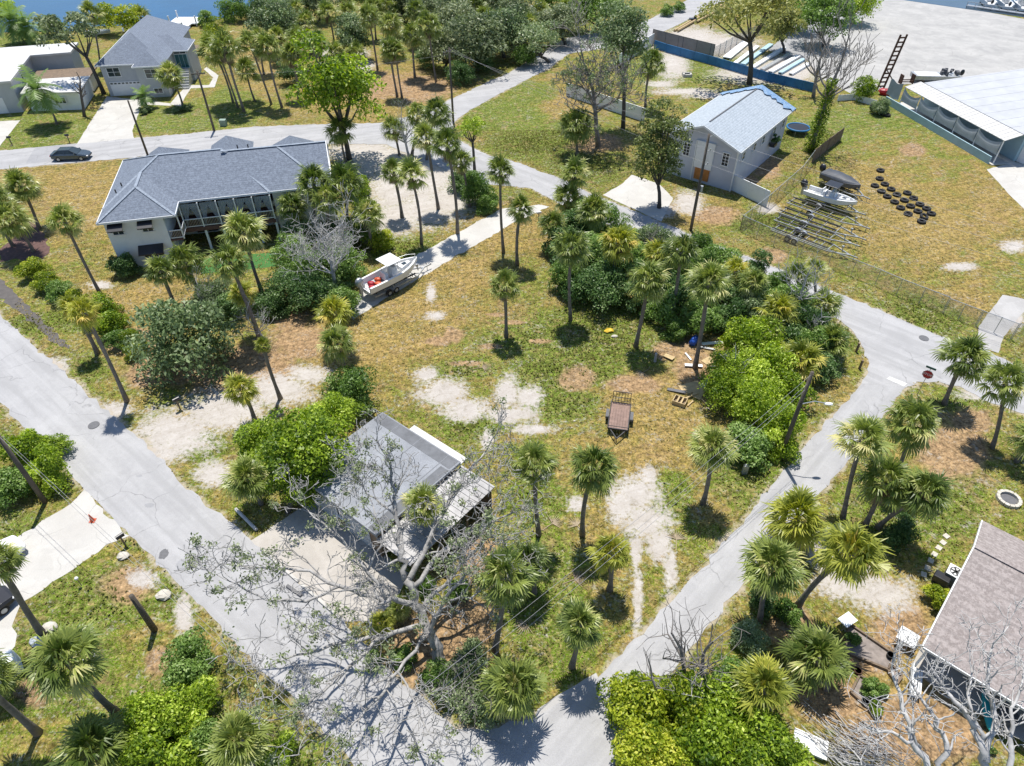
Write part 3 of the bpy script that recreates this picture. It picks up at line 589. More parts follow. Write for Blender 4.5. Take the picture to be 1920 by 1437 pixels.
def cloud(size, m, seed, flat=1.0, sparse=False):
    key = (size, m, seed, flat, sparse)
    if key not in CLOUD:
        base = (size, None, seed, flat, sparse)
        if base not in CLOUD:
            nc, per, ls = {'s': (15, 170, 0.082), 'm': (32, 190, 0.053), 'l': (60, 205, 0.037)}[size]
            if sparse: nc = int(nc * 0.55); per = int(per * 0.75)
            CLOUD[base] = leaf_cloud(1000 + seed * 7 + len(size), nc, per, ls, M['mid'], flat, 0.70 if sparse else 0.64, (0.22, 0.34) if sparse else ((0.26, 0.44) if size != 'l' else (0.20, 0.34)), -0.2 if sparse else -0.6)
        CLOUD[key] = (with_mat(CLOUD[base][0], M[m]), CLOUD[base][1])
    return CLOUD[key]
FANS = {}
def fan(kind, i):
    if (kind, i) not in FANS:
        if kind == 'q': FANS[kind, i] = feather_crown(40 + i, M['palm_q'])
        elif kind == 't': FANS[kind, i] = skirt_mesh(60 + i, M['thatch'])
        else:
            k0 = ('base', i)
            if k0 not in FANS: FANS[k0] = fan_crown(20 + i, [46, 38, 52, 42][i % 4], [-50, -28, -62, -42][i % 4], M['palm'], 19, [0.32, 0.48, 0.40][i % 3])
            FANS[kind, i] = FANS[k0] if kind == 'g' else with_mat(FANS[k0], M['palm_y'])
    return FANS[kind, i]
prng = random.Random(11)
def palm(base, crown, r_px, kind='g', label='', name='cabbage_palm', cat='palm tree', group='cabbage palms around the lots', skirt=None):
    B = gp(*base); C = above(B, *crown); rad = r_px * px_size(C) * 1.17
    t = thing(name, label, cat, B, 0, group); top = C - B - Vector((0, 0, rad * 0.12))
    h = max(top.z, 0.6); top.z = h
    r0 = prng.uniform(0.15, 0.20); n = 9; pts = []; rads = []
    bend = Vector((prng.uniform(-.25, .25), prng.uniform(-.2, .2), 0)) * min(1, h / 6)
    for i in range(n):
        f = i / (n - 1); p = Vector((0, 0, -0.05)).lerp(top, f); p.xy = top.xy * (f ** 1.25); p += bend * math.sin(math.pi * f)
        pts.append(p); rads.append(r0 * (1.35 - 0.5 * min(1, f * 5)) if f < 0.2 else r0 * (0.85 + 0.08 * math.sin(f * 23 + prng.random()) + (0.35 if f > 0.92 else 0)))
    MB().tube(pts, rads, 9).build('trunk', M['bark_palm'], t, smooth=True)
    i = prng.randrange(10) if kind != 'q' else prng.randrange(3); s = rad * prng.uniform(0.96, 1.05)
    link_mesh('crown', fan(kind, i), t, pts[-1], (prng.uniform(-.12, .12), prng.uniform(-.12, .12), prng.uniform(0, 6.28)), (s, s, s * prng.uniform(0.9, 1.02)))
    if skirt is None: skirt = prng.random() < 0.75
    if skirt and kind != 'q' and h > 2.2:
        k = rad * prng.uniform(0.9, 1.2); link_mesh('dead_fronds', fan('t', prng.randrange(3)), t, pts[-1] - Vector((0, 0, rad * 0.08)), (0, 0, prng.uniform(0, 6.28)), (k, k, k))
    return t
def shrub(c, r_px, m, label, name='shrub', cat='shrub', h=None, flat=0.85, group=None, wide=1.0, seed=None):
    z = h if h is not None else r_px * px_size(gp(c[0], c[1], 1.0)) * 0.62
    C = gp(c[0], c[1], z); r = r_px * px_size(C) * 1.20
    size = 's' if r < 1.1 else ('m' if r < 2.3 else 'l'); sd = prng.randrange(4) if seed is None else seed
    me, cs = cloud(size, m, sd, flat)
    o = link_mesh(name, me, None, C, (0, 0, prng.uniform(0, 6.28)), (r * wide * prng.uniform(.88, 1.2), r * prng.uniform(.88, 1.12), r * prng.uniform(.85, 1.3))); tag(o, label, cat, group); return o
def limb_mesh(mb, p, d, L, r, depth, g, spread=0.6, up=0.15, kids=(2, 3), shrink=0.68, wob=0.16, sides=6, minr=0.010):
    n = 5 if depth > 0 else 4; pts = [p]; rads = [r]; q = p.copy(); dd = d.normalized()
    for i in range(n):
        dd = (dd + Vector((g.uniform(-wob, wob), g.uniform(-wob, wob), g.uniform(-wob, wob) + up * 0.2))).normalized()
        q = q + dd * (L / n); pts.append(q); rads.append(max(minr, r * (1 - 0.45 * (i + 1) / n)))
    mb.tube(pts, rads, sides if depth > 1 else max(3, sides - 2), cap=False)
    tips = []
    if depth <= 0: return [(q, dd)]
    k = g.randint(*kids)
    for i in range(k):
        f = pts[g.choice([3, 4, 5, 5])] if i else pts[-1]
        e = Vector((g.uniform(-1, 1), g.uniform(-1, 1), g.uniform(-0.7, 1.0))).normalized()
        nd = (dd * (1 - spread * 0.5) + e * spread + Vector((0, 0, up))).normalized()
        tips += limb_mesh(mb, f, nd, L * shrink * g.uniform(0.75, 1.15), rads[-1] * g.uniform(0.62, 0.85), depth - 1, g, spread, up, kids, shrink, wob, sides, minr)
    return tips
def tree(base, crown, r_px, m, label, name='tree', cat='tree', group=None, bark='bark_oak', flat=0.8, sparse=False, size=None, seed=None, tr=None, wide=1.0):
    B = gp(*base); C = above(B, *crown); r = r_px * px_size(C) * 1.20
    t = thing(name, label, cat, B, 0, group); c = C - B; g = random.Random(prng.random())
    size = size or ('m' if r < 2.6 else 'l'); sd = prng.randrange(4) if seed is None else seed
    me, cs = cloud(size, m, sd, flat, sparse); rot = prng.uniform(0, 6.28)
    mb = MB(); r0 = tr or (0.10 + 0.035 * r); fork = Vector((c.x * 0.6, c.y * 0.6, max(c.z - r * flat * 0.75, c.z * 0.3)))
    mb.tube([Vector((0, 0, -.05)), Vector((c.x * .12, c.y * .12, fork.z * .35)), Vector((c.x * .3, c.y * .3, fork.z * .7)), fork], [r0 * 1.3, r0, r0 * .92, r0 * .85], 8)
    rm = Matrix.Rotation(rot, 3, 'Z')
    for cc, rr, _ in cs[:(10 if size == 'l' else 7)]:
        e = c + rm @ Vector((cc[0] * r * wide, cc[1] * r, cc[2] * r)); mid = fork.lerp(e, 0.5) + Vector((g.uniform(-.2, .2), g.uniform(-.2, .2), -0.05 * r))
        mb.tube([fork, mid, e], [r0 * .6, r0 * .38, r0 * .12], 5)
    mb.build('trunk', M[bark], t, smooth=True)
    link_mesh('crown', me, t, c, (0, 0, rot), (r * wide, r, r)); return t
def snag(base, tip, r0, label, depth=4, name='dead_tree', cat='dead tree', bark='bark_dead', spread=0.62, up=0.25, first=0.40, seed=1, kids=(2, 3), vine=None, leaves=None, shrink=0.72, stems=1, minr=0.012):
    B = gp(*base); T = above(B, *tip); t = thing(name, label, cat, B); g = random.Random(seed); d = T - B; H = d.length
    mb = MB(); tips = []
    p1 = d * first
    mb.tube([Vector((0, 0, -.05)), d * first * .3 + Vector((g.uniform(-.1, .1), g.uniform(-.1, .1), 0)), d * first * .7, p1], [r0 * 1.35, r0, r0 * .9, r0 * .85], 8)
    mb.build('trunk', M[bark], t, smooth=True)
    br = MB(); rest = H * (1 - first); nk = 5 + depth
    tips += limb_mesh(br, p1, d, rest * 0.55, r0 * .8, depth - 1, g, spread, up, kids, shrink, 0.15, 6, minr)
    for i in range(nk):
        a = i * 2.4 + g.uniform(-.4, .4); f = g.uniform(0.6, 1.0); e = Vector((math.cos(a), math.sin(a), g.uniform(0.1, 0.8)))
        tips += limb_mesh(br, p1 * f, (e + d.normalized() * 0.4), rest * g.uniform(0.34, 0.50), r0 * g.uniform(.35, .6), depth - 1, g, spread, up, kids, shrink, 0.17, 6, minr)
    br.build('branches', M[bark], t, smooth=True)
    if leaves: tip_leaves(tips, t, *leaves, g)
    return t
def tip_leaves(tips, t, m, share, size, g, per=26, rad=0.30):
    G = np.random.default_rng(int(g.random() * 1e6)); Q = []; T = []
    for q, dd in tips:
        if g.random() > share: continue
        n = int(per * g.uniform(.5, 1.4)); p = np.array(q) + G.normal(size=(n, 3)) * rad * 0.6
        nr_ = G.normal(size=(n, 3)) + np.array([0, 0, .8]); nr_ /= np.linalg.norm(nr_, axis=1)[:, None]
        t1 = np.cross(nr_, G.normal(size=(n, 3))); t1 /= np.linalg.norm(t1, axis=1)[:, None]; t2 = np.cross(nr_, t1); s = (size * G.uniform(.6, 1.3, n))[:, None]
        Q.append(np.stack([p - t1 * s, p - t2 * s * .5, p + t1 * s, p + t2 * s * .5], 1)); T.append(np.clip(G.normal(.4, .2, n), 0, 1))
    if Q: link_mesh('foliage', leaf_mesh('foliage', np.concatenate(Q), None, np.concatenate(T), M[m]), t)
# ------------------------------------------------------------ buildings
def hip(mb, x0, x1, y0, y1, z, rise, axis='x', i0=None, i1=None, over_z=0.0):
    """hip / gable roof solid; i0,i1 = inset of the ridge ends (0 = gable)"""
    xm, ym = (x0 + x1) / 2, (y0 + y1) / 2
    if axis == 'x':
        i0 = (y1 - y0) / 2 if i0 is None else i0; i1 = (y1 - y0) / 2 if i1 is None else i1
        a, b = (x0 + i0, ym, z + rise), (x1 - i1, ym, z + rise)
        vs = [(x0, y0, z), (x1, y0, z), (x1, y1, z), (x0, y1, z), a, b]
        fs = [(0, 1, 5, 4), (2, 3, 4, 5), (1, 2, 5), (3, 0, 4), (3, 2, 1, 0)]
    else:
        i0 = (x1 - x0) / 2 if i0 is None else i0; i1 = (x1 - x0) / 2 if i1 is None else i1
        a, b = (xm, y0 + i0, z + rise), (xm, y1 - i1, z + rise)
        vs = [(x0, y0, z), (x1, y0, z), (x1, y1, z), (x0, y1, z), a, b]
        fs = [(0, 1, 4), (1, 2, 5, 4), (2, 3, 5), (3, 0, 4, 5), (3, 2, 1, 0)]
    return mb.add(vs, fs)
def fascia(mb, x0, x1, y0, y1, z, h=0.2, t=0.06):
    mb.box(((x0 + x1) / 2, y0 - t / 2, z - h / 2 + .03), (x1 - x0 + 2 * t, t, h)); mb.box(((x0 + x1) / 2, y1 + t / 2, z - h / 2 + .03), (x1 - x0 + 2 * t, t, h))
    mb.box((x0 - t / 2, (y0 + y1) / 2, z - h / 2 + .03), (t, y1 - y0 - .004, h)); mb.box((x1 + t / 2, (y0 + y1) / 2, z - h / 2 + .03), (t, y1 - y0 - .004, h))
def window(p, x, y, z, w, h, side, pane='glass', frame='white', cols=2, rows=1, name='window'):
    """side: f,b,l,r = wall the window sits on"""
    rz = {'f': 0, 'r': math.pi / 2, 'b': math.pi, 'l': -math.pi / 2}[side]; m = Matrix.Rotation(rz, 3, 'Z'); o = Vector((x, y, z))
    def bx(mb, c, d): mb.box(o + m @ Vector(c), d, rz)
    f = MB(); t = 0.09
    bx(f, (0, -.04, h / 2 + t / 2), (w + 2 * t, .10, t)); bx(f, (0, -.05, -h / 2 - t / 2), (w + 2 * t + .1, .14, t))
    bx(f, (-w / 2 - t / 2, -.04, 0), (t, .10, h)); bx(f, (w / 2 + t / 2, -.04, 0), (t, .10, h))
    for i in range(1, cols): bx(f, (-w / 2 + w * i / cols, -.032, 0), (.05, .06, h))
    for i in range(1, rows): bx(f, (0, -.03, -h / 2 + h * i / rows), (w, .05, .045))
    fo = f.build(name, M[frame], p)
    g = MB(); bx(g, (0, -.008, 0), (w, .03, h)); g.build('pane', M[pane], fo); return fo

# --- grey derelict garage with carport on the vacant lot
t = thing('garage_building', 'flat roofed derelict grey garage with ribbed metal carport beside the big bare oak', 'building', (-14.4, 30.3, 0), R(-39))
MB().box((3.85, 3.85, 2.91), (7.8, 7.8, .16)).box((3.85, -.02, 2.90), (7.9, .09, .24)).box((7.74, 3.85, 2.90), (.09, 7.7, .24)).build('roof', M['tan_roof'], t, bevel=.02)
sm = MB()
for x_ in (1.9, 4.1, 6.7): sm.box((x_, 3.85, 2.998), (.05, 7.6, .02))
sm.build('roof_seams', mat('roof_seam_tar', (0.21, 0.22, 0.24), 0.8, 0.2), t)
MB().box((3.85, 7.2, 2.992), (7.5, .9, .02)).box((7.3, 3.3, 2.992), (.7, 6.6, .02)).build('roof_edge_strip', mat('dark_roof_edge', (0.155, 0.162, 0.178), 0.75, 0.35, 1.5), t)
MB().box((.42, 3.85, 1.42), (.16, 7.0, 2.82)).box((3.85, .42, 1.42), (6.7, .16, 2.82)).box((3.85, 7.28, 1.42), (6.7, .16, 2.82)).box((7.28, 3.85, 1.42), (.16, 6.68, 2.82)).build('wall', M['wall_brown'], t)
for i, x in enumerate((1.9, 5.2)):
    d = MB().box((x, .31, 1.1), (2.6, .05, 2.1)); 
    for k in range(4): d.box((x, .275, .35 + k * .52), (2.5, .03, .06))
    d.build('garage_door', M['wall_grey'], t)
window(t, 3.55, .33, 1.5, .5, .9, 'f')
MB().box((5.0, 8.15, 2.5), (5.2, .8, .07)).build('awning', M['white_roof'], t)
cr = MB().box((9.25, 3.85, 2.56), (3.0, 7.9, .05))
for i in range(20): cr.box((9.25, .05 + i * .4, 2.605), (3.0, .05, .05))
cr.build('carport_roof', M['metal_roof'], t)
bm_ = MB()
for y in (.1, 2.6, 5.1, 7.5): bm_.box((9.2, y, 2.47), (2.95, .08, .12))
bm_.build('carport_beam', M['wood'], t)
for x, y in ((10.6, .15), (10.6, 2.6), (10.6, 5.1), (10.6, 7.5)): MB().box((x, y, 1.2), (.1, .1, 2.4)).build('post', M['wood'], t)
MB().box((9.1, 7.62, 1.2), (2.6, .08, 2.35)).box((7.45, 3.8, 1.3), (.10, 7.2, 2.4)).build('carport_wall', M['wall_brown'], t)

# --- big raised house with hip roof, porch and curtains
t = thing('house', 'long raised white house with blue grey hip roofs and a deep curtained porch', 'house', (-40.49, 60.15, 0), R(14)); H1 = t
r_ = MB(); hip(r_, 0, 7.2, 0, 12, 5.5, 1.75, 'y', 3.6, 3); hip(r_, 0.02, 16.25, 3.0, 15.3, 5.502, 2.6, 'x', 5.3, 4.6)
hip(r_, 9.5, 22.7, 3.08, 14.0, 5.498, 2.58, 'x', 3.0, 0.0); hip(r_, 2.6, 7.0, 7, 16.6, 5.504, 2.15, 'y', 2, 4.0); hip(r_, 9.4, 14.2, 7, 17.2, 5.506, 2.2, 'y', 2, 3.2); hip(r_, 16.4, 21.2, 7, 15.6, 5.508, 2.15, 'y', 2, 3.2)
ro = r_.build('roof', M['shingle_blue'], t)
rcap = MB()
for a, b in (((0, 0, 5.5), (3.6, 3.6, 7.25)), ((7.2, 0, 5.5), (3.6, 3.6, 7.25)), ((3.6, 3.6, 7.25), (3.6, 7.2, 7.25)), ((.02, 3, 5.5), (5.32, 9.15, 8.1)), ((5.32, 9.15, 8.1), (11.65, 9.15, 8.1)), ((16.25, 3, 5.5), (11.65, 9.15, 8.1)), ((11.65, 8.54, 8.09), (22.7, 8.54, 8.09)), ((0.02, 15.3, 5.5), (5.32, 9.15, 8.1)), ((17.5, 8.54, 8.09), (20.6, 4.95, 6.38))):
    rcap.beam((a[0], a[1], a[2] + .02), (b[0], b[1], b[2] + .02), .28, .05)
rcap.build('ridge_cap', M['shingle_cap'], t)
fa = MB()
for a, b in (((-.03, -.03), (7.23, -.03)), ((7.23, -.03), (7.23, 2.97)), ((7.23, 2.97), (16.28, 2.97)), ((16.28, 3.05), (22.72, 3.05)), ((-.03, 15.3), (-.03, -.03)), ((22.72, 3.05), (22.72, 14.0))):
    fa.beam((a[0], a[1], 5.43), (b[0], b[1], 5.43), .07, .2)
fa.beam((22.73, 3.05, 5.5), (22.73, 8.54, 8.1), .08, .16); fa.beam((22.73, 14.0, 5.5), (22.73, 8.54, 8.1), .08, .16)
fa.build('fascia', M['white'], t)
MB().box((3.15, 7.7, 2.7), (5.5, 14.6, 5.4)).box((11.1, 10.6, 2.7), (10.4, 8.4, 5.38)).box((19.4, 8.8, 2.7), (6.0, 10.2, 5.4)).build('wall', M['wall_white'], t)
MB().add([(22.4, 3.9, 5.4), (22.4, 13.2, 5.4), (22.4, 8.54, 7.9)], [(0, 1, 2)]).build('gable', M['wall_white'], t)
dk = MB().box((11.1, 4.0, 2.62), (10.2, 3.0, .16)).box((11.1, 2.46, 2.5), (10.3, .08, .42)).box((6.5, 1.6, 2.62), (1.2, 2.4, .16)); dk.build('porch_floor', M['brick'], t)
rl = MB()
for x0, x1, y in ((6.0, 7.2, .45), (7.2, 16.3, 2.5)):
    rl.box(((x0 + x1) / 2, y, 3.66), (x1 - x0, .09, .08)); rl.box(((x0 + x1) / 2, y, 2.86), (x1 - x0, .07, .07))
rl.beam((7.2, .45, 3.66), (7.2, 2.5, 3.66), .09, .08); rl.beam((7.2, .45, 2.86), (7.2, 2.5, 2.86), .07, .07)
rl.build('porch_rail', M['white'], t)
bl = MB()
for i in range(60): bl.box((7.25 + i * .152, 2.5, 3.25), (.03, .03, .76))
for i in range(8): bl.box((6.05 + i * .15, .45, 3.25), (.03, .03, .76))
for i in range(13): bl.box((7.2, .55 + i * .15, 3.25), (.03, .03, .76))
bl.build('balusters', M['galv'], t)
for x, y in ((7.2, .5), (7.2, 2.5), (9.0, 2.5), (10.8, 2.5), (12.6, 2.5), (14.4, 2.5), (16.2, 2.5), (18.4, 3.25)):
    MB().box((x, y, 4.02), (.11, .11, 2.76)).build('porch_post', M['white'], t)
    if x > 7.3: MB().box((x, y + .1, 1.25), (.22, .22, 2.5)).build('pier', M['wall_white'], t)
for i, x in enumerate((7.3, 9.1, 10.9, 12.7, 14.5)):
    for sg, xx in ((1, x + .06), (-1, x + 1.62)):
        cv = MB(); n = 7; rings = []
        for k in range(n + 1):
            f = k / n; wd = .75 * (1 - f) ** 1.3 + .16
            rings.append([(xx + sg * wd * j / 8, 2.62 + .05 * (j % 2) , 5.3 - f * 2.5) for j in range(9)])
        cv.loft(rings, False, False); cv.build('curtain', M['drape'], t)
for x in (1.45, 4.2):
    window(t, x, .39, 4.45, .95, 1.0, 'f'); a = MB().add([(x - .7, .33, 5.2), (x + .7, .33, 5.2), (x + .7, -.55, 4.75), (x - .7, -.55, 4.75), (x - .7, .33, 5.14), (x + .7, .33, 5.14), (x + .7, -.55, 4.66), (x - .7, -.55, 4.66)], [(0, 1, 2, 3), (7, 6, 5, 4), (0, 3, 7, 4), (1, 5, 6, 2), (3, 2, 6, 7), (0, 4, 5, 1)])
    a.beam((x + .55, .33, 4.2), (x + .55, -.5, 4.68), .04, .04); a.beam((x - .55, .33, 4.2), (x - .55, -.5, 4.68), .04, .04); a.build('shutter_awning', M['blackplastic'], t)
window(t, 3.9, .39, 1.5, 1.9, .9, 'f', cols=3)
MB().add([(2.7, .33, 2.5), (5.1, .33, 2.5), (5.1, -.7, 1.95), (2.7, -.7, 1.95), (2.7, .33, 2.42), (5.1, .33, 2.42), (5.1, -.7, 1.86), (2.7, -.7, 1.86)], [(0, 1, 2, 3), (7, 6, 5, 4), (0, 3, 7, 4), (1, 5, 6, 2), (3, 2, 6, 7), (0, 4, 5, 1)]).build('shutter_awning', M['blackplastic'], t)
for x in (8.2, 10.6, 13.2, 15.2): window(t, x, 6.38, 4.0, 1.7, 2.2, 'f', 'dark')
for x in (8.4, 12.6): window(t, x, 6.38, 1.2, 2.2, 2.1, 'f', 'dark', name='patio_door')
for x in (18.2, 20.6): window(t, x, 3.68, 4.2, 1.2, 1.3, 'f')
pv = MB()
for x, y, z in ((1.6, 6.2, 6.35), (1.2, 5.0, 6.2), (14.5, 9.0, 8.0), (13.4, 9.1, 8.0)): pv.cyl((x, y, z), .07, .4, 8)
pv.build('vent_pipe', M['blackplastic'], t)

# --- far house with garage
t = thing('house', 'grey house with white garage door and hip roof at the end of the pale driveway', 'house', (-64.2, 111.4, 0), R(9))
r_ = MB(); hip(r_, -.2, 10.2, 0, 20.8, 4.8, 3.3, 'y', 5, 5); hip(r_, 5.6, 10.0, -1.6, 8, 4.802, 1.7, 'y', 2.3, 0.5); hip(r_, 6, 12.4, 6.1, 12.4, 4.804, 1.7, 'x', .5, 3.0); r_.build('roof', M['shingle_grey'], t)
f_ = MB()
for a, b in (((-.23, -.03), (5.6, -.03)), ((5.57, -.03), (5.57, -1.63)), ((5.57, -1.63), (10.03, -1.63)), ((10.03, -1.63), (10.03, 6.1)), ((-.23, 20.8), (-.23, -.03)), ((10.2, 6.07), (12.43, 6.07)), ((12.43, 6.07), (12.43, 12.4))): f_.beam((a[0], a[1], 4.73), (b[0], b[1], 4.73), .07, .18)
f_.build('fascia', M['white'], t)
MB().box((5.0, 10.6, 2.37), (9.5, 20.0, 4.74)).box((7.8, .3, 2.36), (3.9, 2.6, 4.72)).box((11.0, 9.2, 2.37), (2.5, 5.6, 4.74)).build('wall', M['wall_grey'], t)
window(t, 2.0, .58, 3.6, 1.8, 1.25, 'f', rows=2); window(t, 8.0, -1.02, 3.6, 1.8, 1.25, 'f', rows=2); window(t, 8.2, -1.02, 1.0, 1.2, .7, 'f')
gd = MB().box((3.1, .54, 1.1), (4.6, .08, 2.1))
for k in range(4): gd.box((3.1, .49, .3 + k * .53), (4.5, .02, .05))
gdo = gd.build('garage_door', M['white'], t)
gl = MB()
for k in range(8): gl.box((1.1 + k * .57, .475, 1.92), (.36, .03, .2))
gl.build('pane', M['glass'], gdo)
window(t, 11.0, 6.36, 3.2, 1.8, 2.0, 'f', 'glass_teal', 'wall_blue', 3, 1, 'entrance_door'); window(t, 11.0, 6.36, 4.5, 1.8, .35, 'f', 'dark')
st = MB()
for k in range(8): st.box((11.0, 2.4 + k * .45, .14 + k * .14), (1.9, .45, .28 + k * .28))
st.build('steps', M['galv'], t)
MB().cyl((2.5, 9.5, 7.2), .12, .5).cyl((3.2, 5.3, 6.6), .07, .4).cyl((4.3, 3.2, 6.5), .07, .4).build('vent_pipe', M['white'], t)
MB().box((9.9, 22.2, 1.0), (4, 3, .15)).build('back_deck', M['wood'], t)

# --- white flat-roofed house at the left edge
t = thing('house', 'low white flat roofed house at the left edge with a sunken courtyard roof', 'house', (-74, 105, 0))
P = [(-12, -3.4), (0.1, -.15), (-3.55, 12.25), (2.1, 14.0), (.7, 19.6), (-14, 15.5)]
MB().prism(P, 4.35, 4.65).build('roof', M['white_roof'], t)
MB().prism([(-11.8, -3.0), (-.25, .2), (-3.95, 12.55), (1.7, 14.3), (.4, 19.2), (-13.6, 15.1)], 0, 4.345).build('wall', M['wall_grey'], t)
MB().prism([(.5, .1), (8.9, .9), (7.2, 8.3), (-1.5, 6.4)], 2.55, 2.75).build('porch_roof', M['white_roof'], t)
MB().prism([(.9, .5), (8.5, 1.25), (6.9, 7.9), (-1.1, 6.1)], 0, 2.545).build('wing_wall', M['wall_white'], t)
MB().prism([(-1.9, 7.4), (6.6, 9.3), (5.6, 13.8), (-3.2, 11.8)], 2.3, 2.45).build('courtyard_roof', M['wood'], t)
MB().prism([(-1.5, 7.7), (6.2, 9.6), (5.3, 13.4), (-2.9, 11.5)], 0, 2.295).build('courtyard_wall', M['wall_white'], t)
window(t, 5.6, .86, 1.5, 1.6, .8, 'f', cols=3); MB().box((-4.3, -.98, 1.2), (4.5, .06, 2.2), R(15.6)).build('garage_door', M['white'], t)
window(t, -1.85, 5.4, 3.4, .8, .8, 'r')

# --- pale blue gabled house on the right
t = thing('house', 'lilac grey gabled house with pale blue shingles and an orange plywood door', 'house', (26.71, 77.55, 0), R(-37.2))
MB().add([(-10.1, 0, 5.3), (0, 0, 5.3), (0, 17.6, 5.3), (-10.1, 17.6, 5.3), (-5.05, 0, 7.3), (-5.05, 17.6, 7.3), (-10.1, 0, 5.12), (0, 0, 5.12), (0, 17.6, 5.12), (-10.1, 17.6, 5.12), (-5.05, 0, 7.12), (-5.05, 17.6, 7.12)],
         [(1, 2, 5, 4), (3, 0, 4, 5), (7, 10, 11, 8), (9, 11, 10, 6), (0, 6, 10, 4), (4, 10, 7, 1), (2, 8, 11, 5), (5, 11, 9, 3), (1, 7, 8, 2), (0, 3, 9, 6)]).build('roof', M['shingle_light'], t)
rc = MB().beam((-5.05, 1.5, 7.33), (-5.05, 17.5, 7.33), .16, .06); rc.build('ridge_vent', M['iron'], t)
tr = MB().beam((-10.1, -.04, 5.2), (-5.05, -.04, 7.2), .06, .22).beam((0, -.04, 5.2), (-5.05, -.04, 7.2), .06, .22).beam((.04, 0, 5.2), (.04, 17.6, 5.2), .06, .18).beam((-10.14, 0, 5.2), (-10.14, 17.6, 5.2), .06, .18); tr.build('fascia', M['white'], t)
wl = MB().box((-5.05, 9.0, 2.55), (9.1, 16.4, 5.1)); wl.add([(-9.6, .82, 5.1), (-.5, .82, 5.1), (-5.05, .82, 6.9)], [(0, 1, 2)]); wl.add([(-9.6, 17.18, 5.1), (-.5, 17.18, 5.1), (-5.05, 17.18, 6.9)], [(0, 1, 2)]); wl.build('wall', M['wall_lilac'], t)
MB().box((-4.55, .70, 3.55), (2.3, .2, 3.3)).build('entry_panel', M['white'], t)
MB().box((-4.5, .72, 1.15), (1.9, .12, 1.5)).box((-4.5, .655, 1.5), (1.8, .03, .08)).box((-4.5, .655, .8), (1.8, .03, .08)).build('door', M['plywood'], t)
MB().box((-5.85, .74, 2.6), (.12, .12, 5.1)).box((-.52, .74, 2.55), (.14, .14, 5.05)).build('corner_board', M['white'], t)
window(t, -1.9, .79, 3.7, .75, 1.5, 'f', 'dark', cols=2, rows=4); window(t, -7.0, .79, 3.7, .75, 1.5, 'f', 'dark', cols=2, rows=4)
MB().box((-8.6, .76, 1.2), (2.0, .1, 2.2)).build('garage_door', M['white'], t)
for y in (2.6, 6.0, 8.8, 12.5, 15.6): window(t, -.47, y, 3.9, .8, .9, 'r', cols=1, rows=2)
g = random.Random(4); ta = MB(); 
for s, x0 in ((-1, -10.25), (1, .15)):
    n = 14; rings = []
    for i in range(n + 1):
        f = i / n; x = x0 + (-5.05 - x0) * f; z = 5.36 + 2.02 * f if True else 0
        e = g.uniform(.5, 1.6); rings.append([(x, 17.7, z - .35), (x, 17.72, z + .03), (x, 17.3 - e * .4, z + .05 + g.uniform(0, .05)), (x, 17.2 - e, z + .03 + g.uniform(0, .04))])
    ta.loft(rings, False, False)
tag(ta.build('roof_tarp', M['blue_tarp'], None, loc=t.location), 'crumpled blue tarp along the back edge of the pale roof', 'tarp').rotation_euler = t.rotation_euler
tp = thing('wall_planter', 'dark bushy planter hanging on the side wall of the lilac house', 'planter', t.location, t.rotation_euler[2])
MB().box((.0, 12.0, 2.35), (.7, 1.0, .4)).build('box', M['blackplastic'], tp); me_, _ = cloud('s', 'deep', 1); link_mesh('foliage', me_, tp, (.15, 12.0, 3.0), (0, 0, 0), (.7, .9, .8))

# --- blue warehouse with canvas-screened porch
t = thing('warehouse', 'pale blue warehouse with white porch roof and sagging canvas screens', 'warehouse', (58.9, 107.6, 0), R(-79.1))
pr_ = MB().add([(.9, .2, 3.2), (21.8, .2, 3.2), (21.8, 2.6, 3.8), (.9, 2.6, 3.8), (.9, .2, 3.12), (21.8, .2, 3.12), (21.8, 2.6, 3.72), (.9, 2.6, 3.72)], [(0, 1, 2, 3), (7, 6, 5, 4), (0, 4, 5, 1), (1, 5, 6, 2), (2, 6, 7, 3), (3, 7, 4, 0)])
for i in range(26): pr_.beam((1.1 + i * .8, .22, 3.22), (1.1 + i * .8, 2.58, 3.81), .04, .04)
pr_.build('porch_roof', M['white_roof'], t)
mr = MB().add([(1.6, 2.62, 3.86), (22.0, 2.62, 3.86), (22.0, 26, 5.4), (1.6, 26, 5.4), (1.6, 2.62, 3.74), (22.0, 2.62, 3.74), (22.0, 26, 5.2), (1.6, 26, 5.2)], [(0, 1, 2, 3), (7, 6, 5, 4), (0, 4, 5, 1), (1, 5, 6, 2), (2, 6, 7, 3), (3, 7, 4, 0)])
for i in range(8): mr.beam((2 + i * 2.5, 2.64, 3.865), (2 + i * 2.5, 26, 5.40), .04, .03)
mr.build('roof', M['grey_roof'], t)
MB().box((11.6, 14.5, 1.8), (19.6, 22, 3.6)).build('wall', M['wall_blue'], t)
MB().box((9.9, -.3, .5), (23.2, .16, 1.0)).build('low_wall', M['wall_blue'], t)
MB().box((10.5, 1.6, .06), (23, 3.6, .12)).build('porch_floor', M['concrete'], t)
xs = [.95, 4.9, 8.9, 13.0, 17.2, 21.6]
for x in xs: MB().box((x, .3, 1.6), (.12, .12, 3.1)).build('porch_post', M['white'], t)
for a, b in zip(xs, xs[1:]):
    n = 10; rings = []
    for i in range(n + 1):
        f = i / n; sag = .55 * (1 - (2 * f - 1) ** 2)
        rings.append([(a + .12 + (b - a - .24) * f, .26 - .12 * math.sin(3.14 * k / 6), 1.15 + (2.95 - sag - 1.15) * k / 6) for k in range(7)])
    MB().loft(rings, False, False).build('canvas_screen', M['tarp_grey'], t)
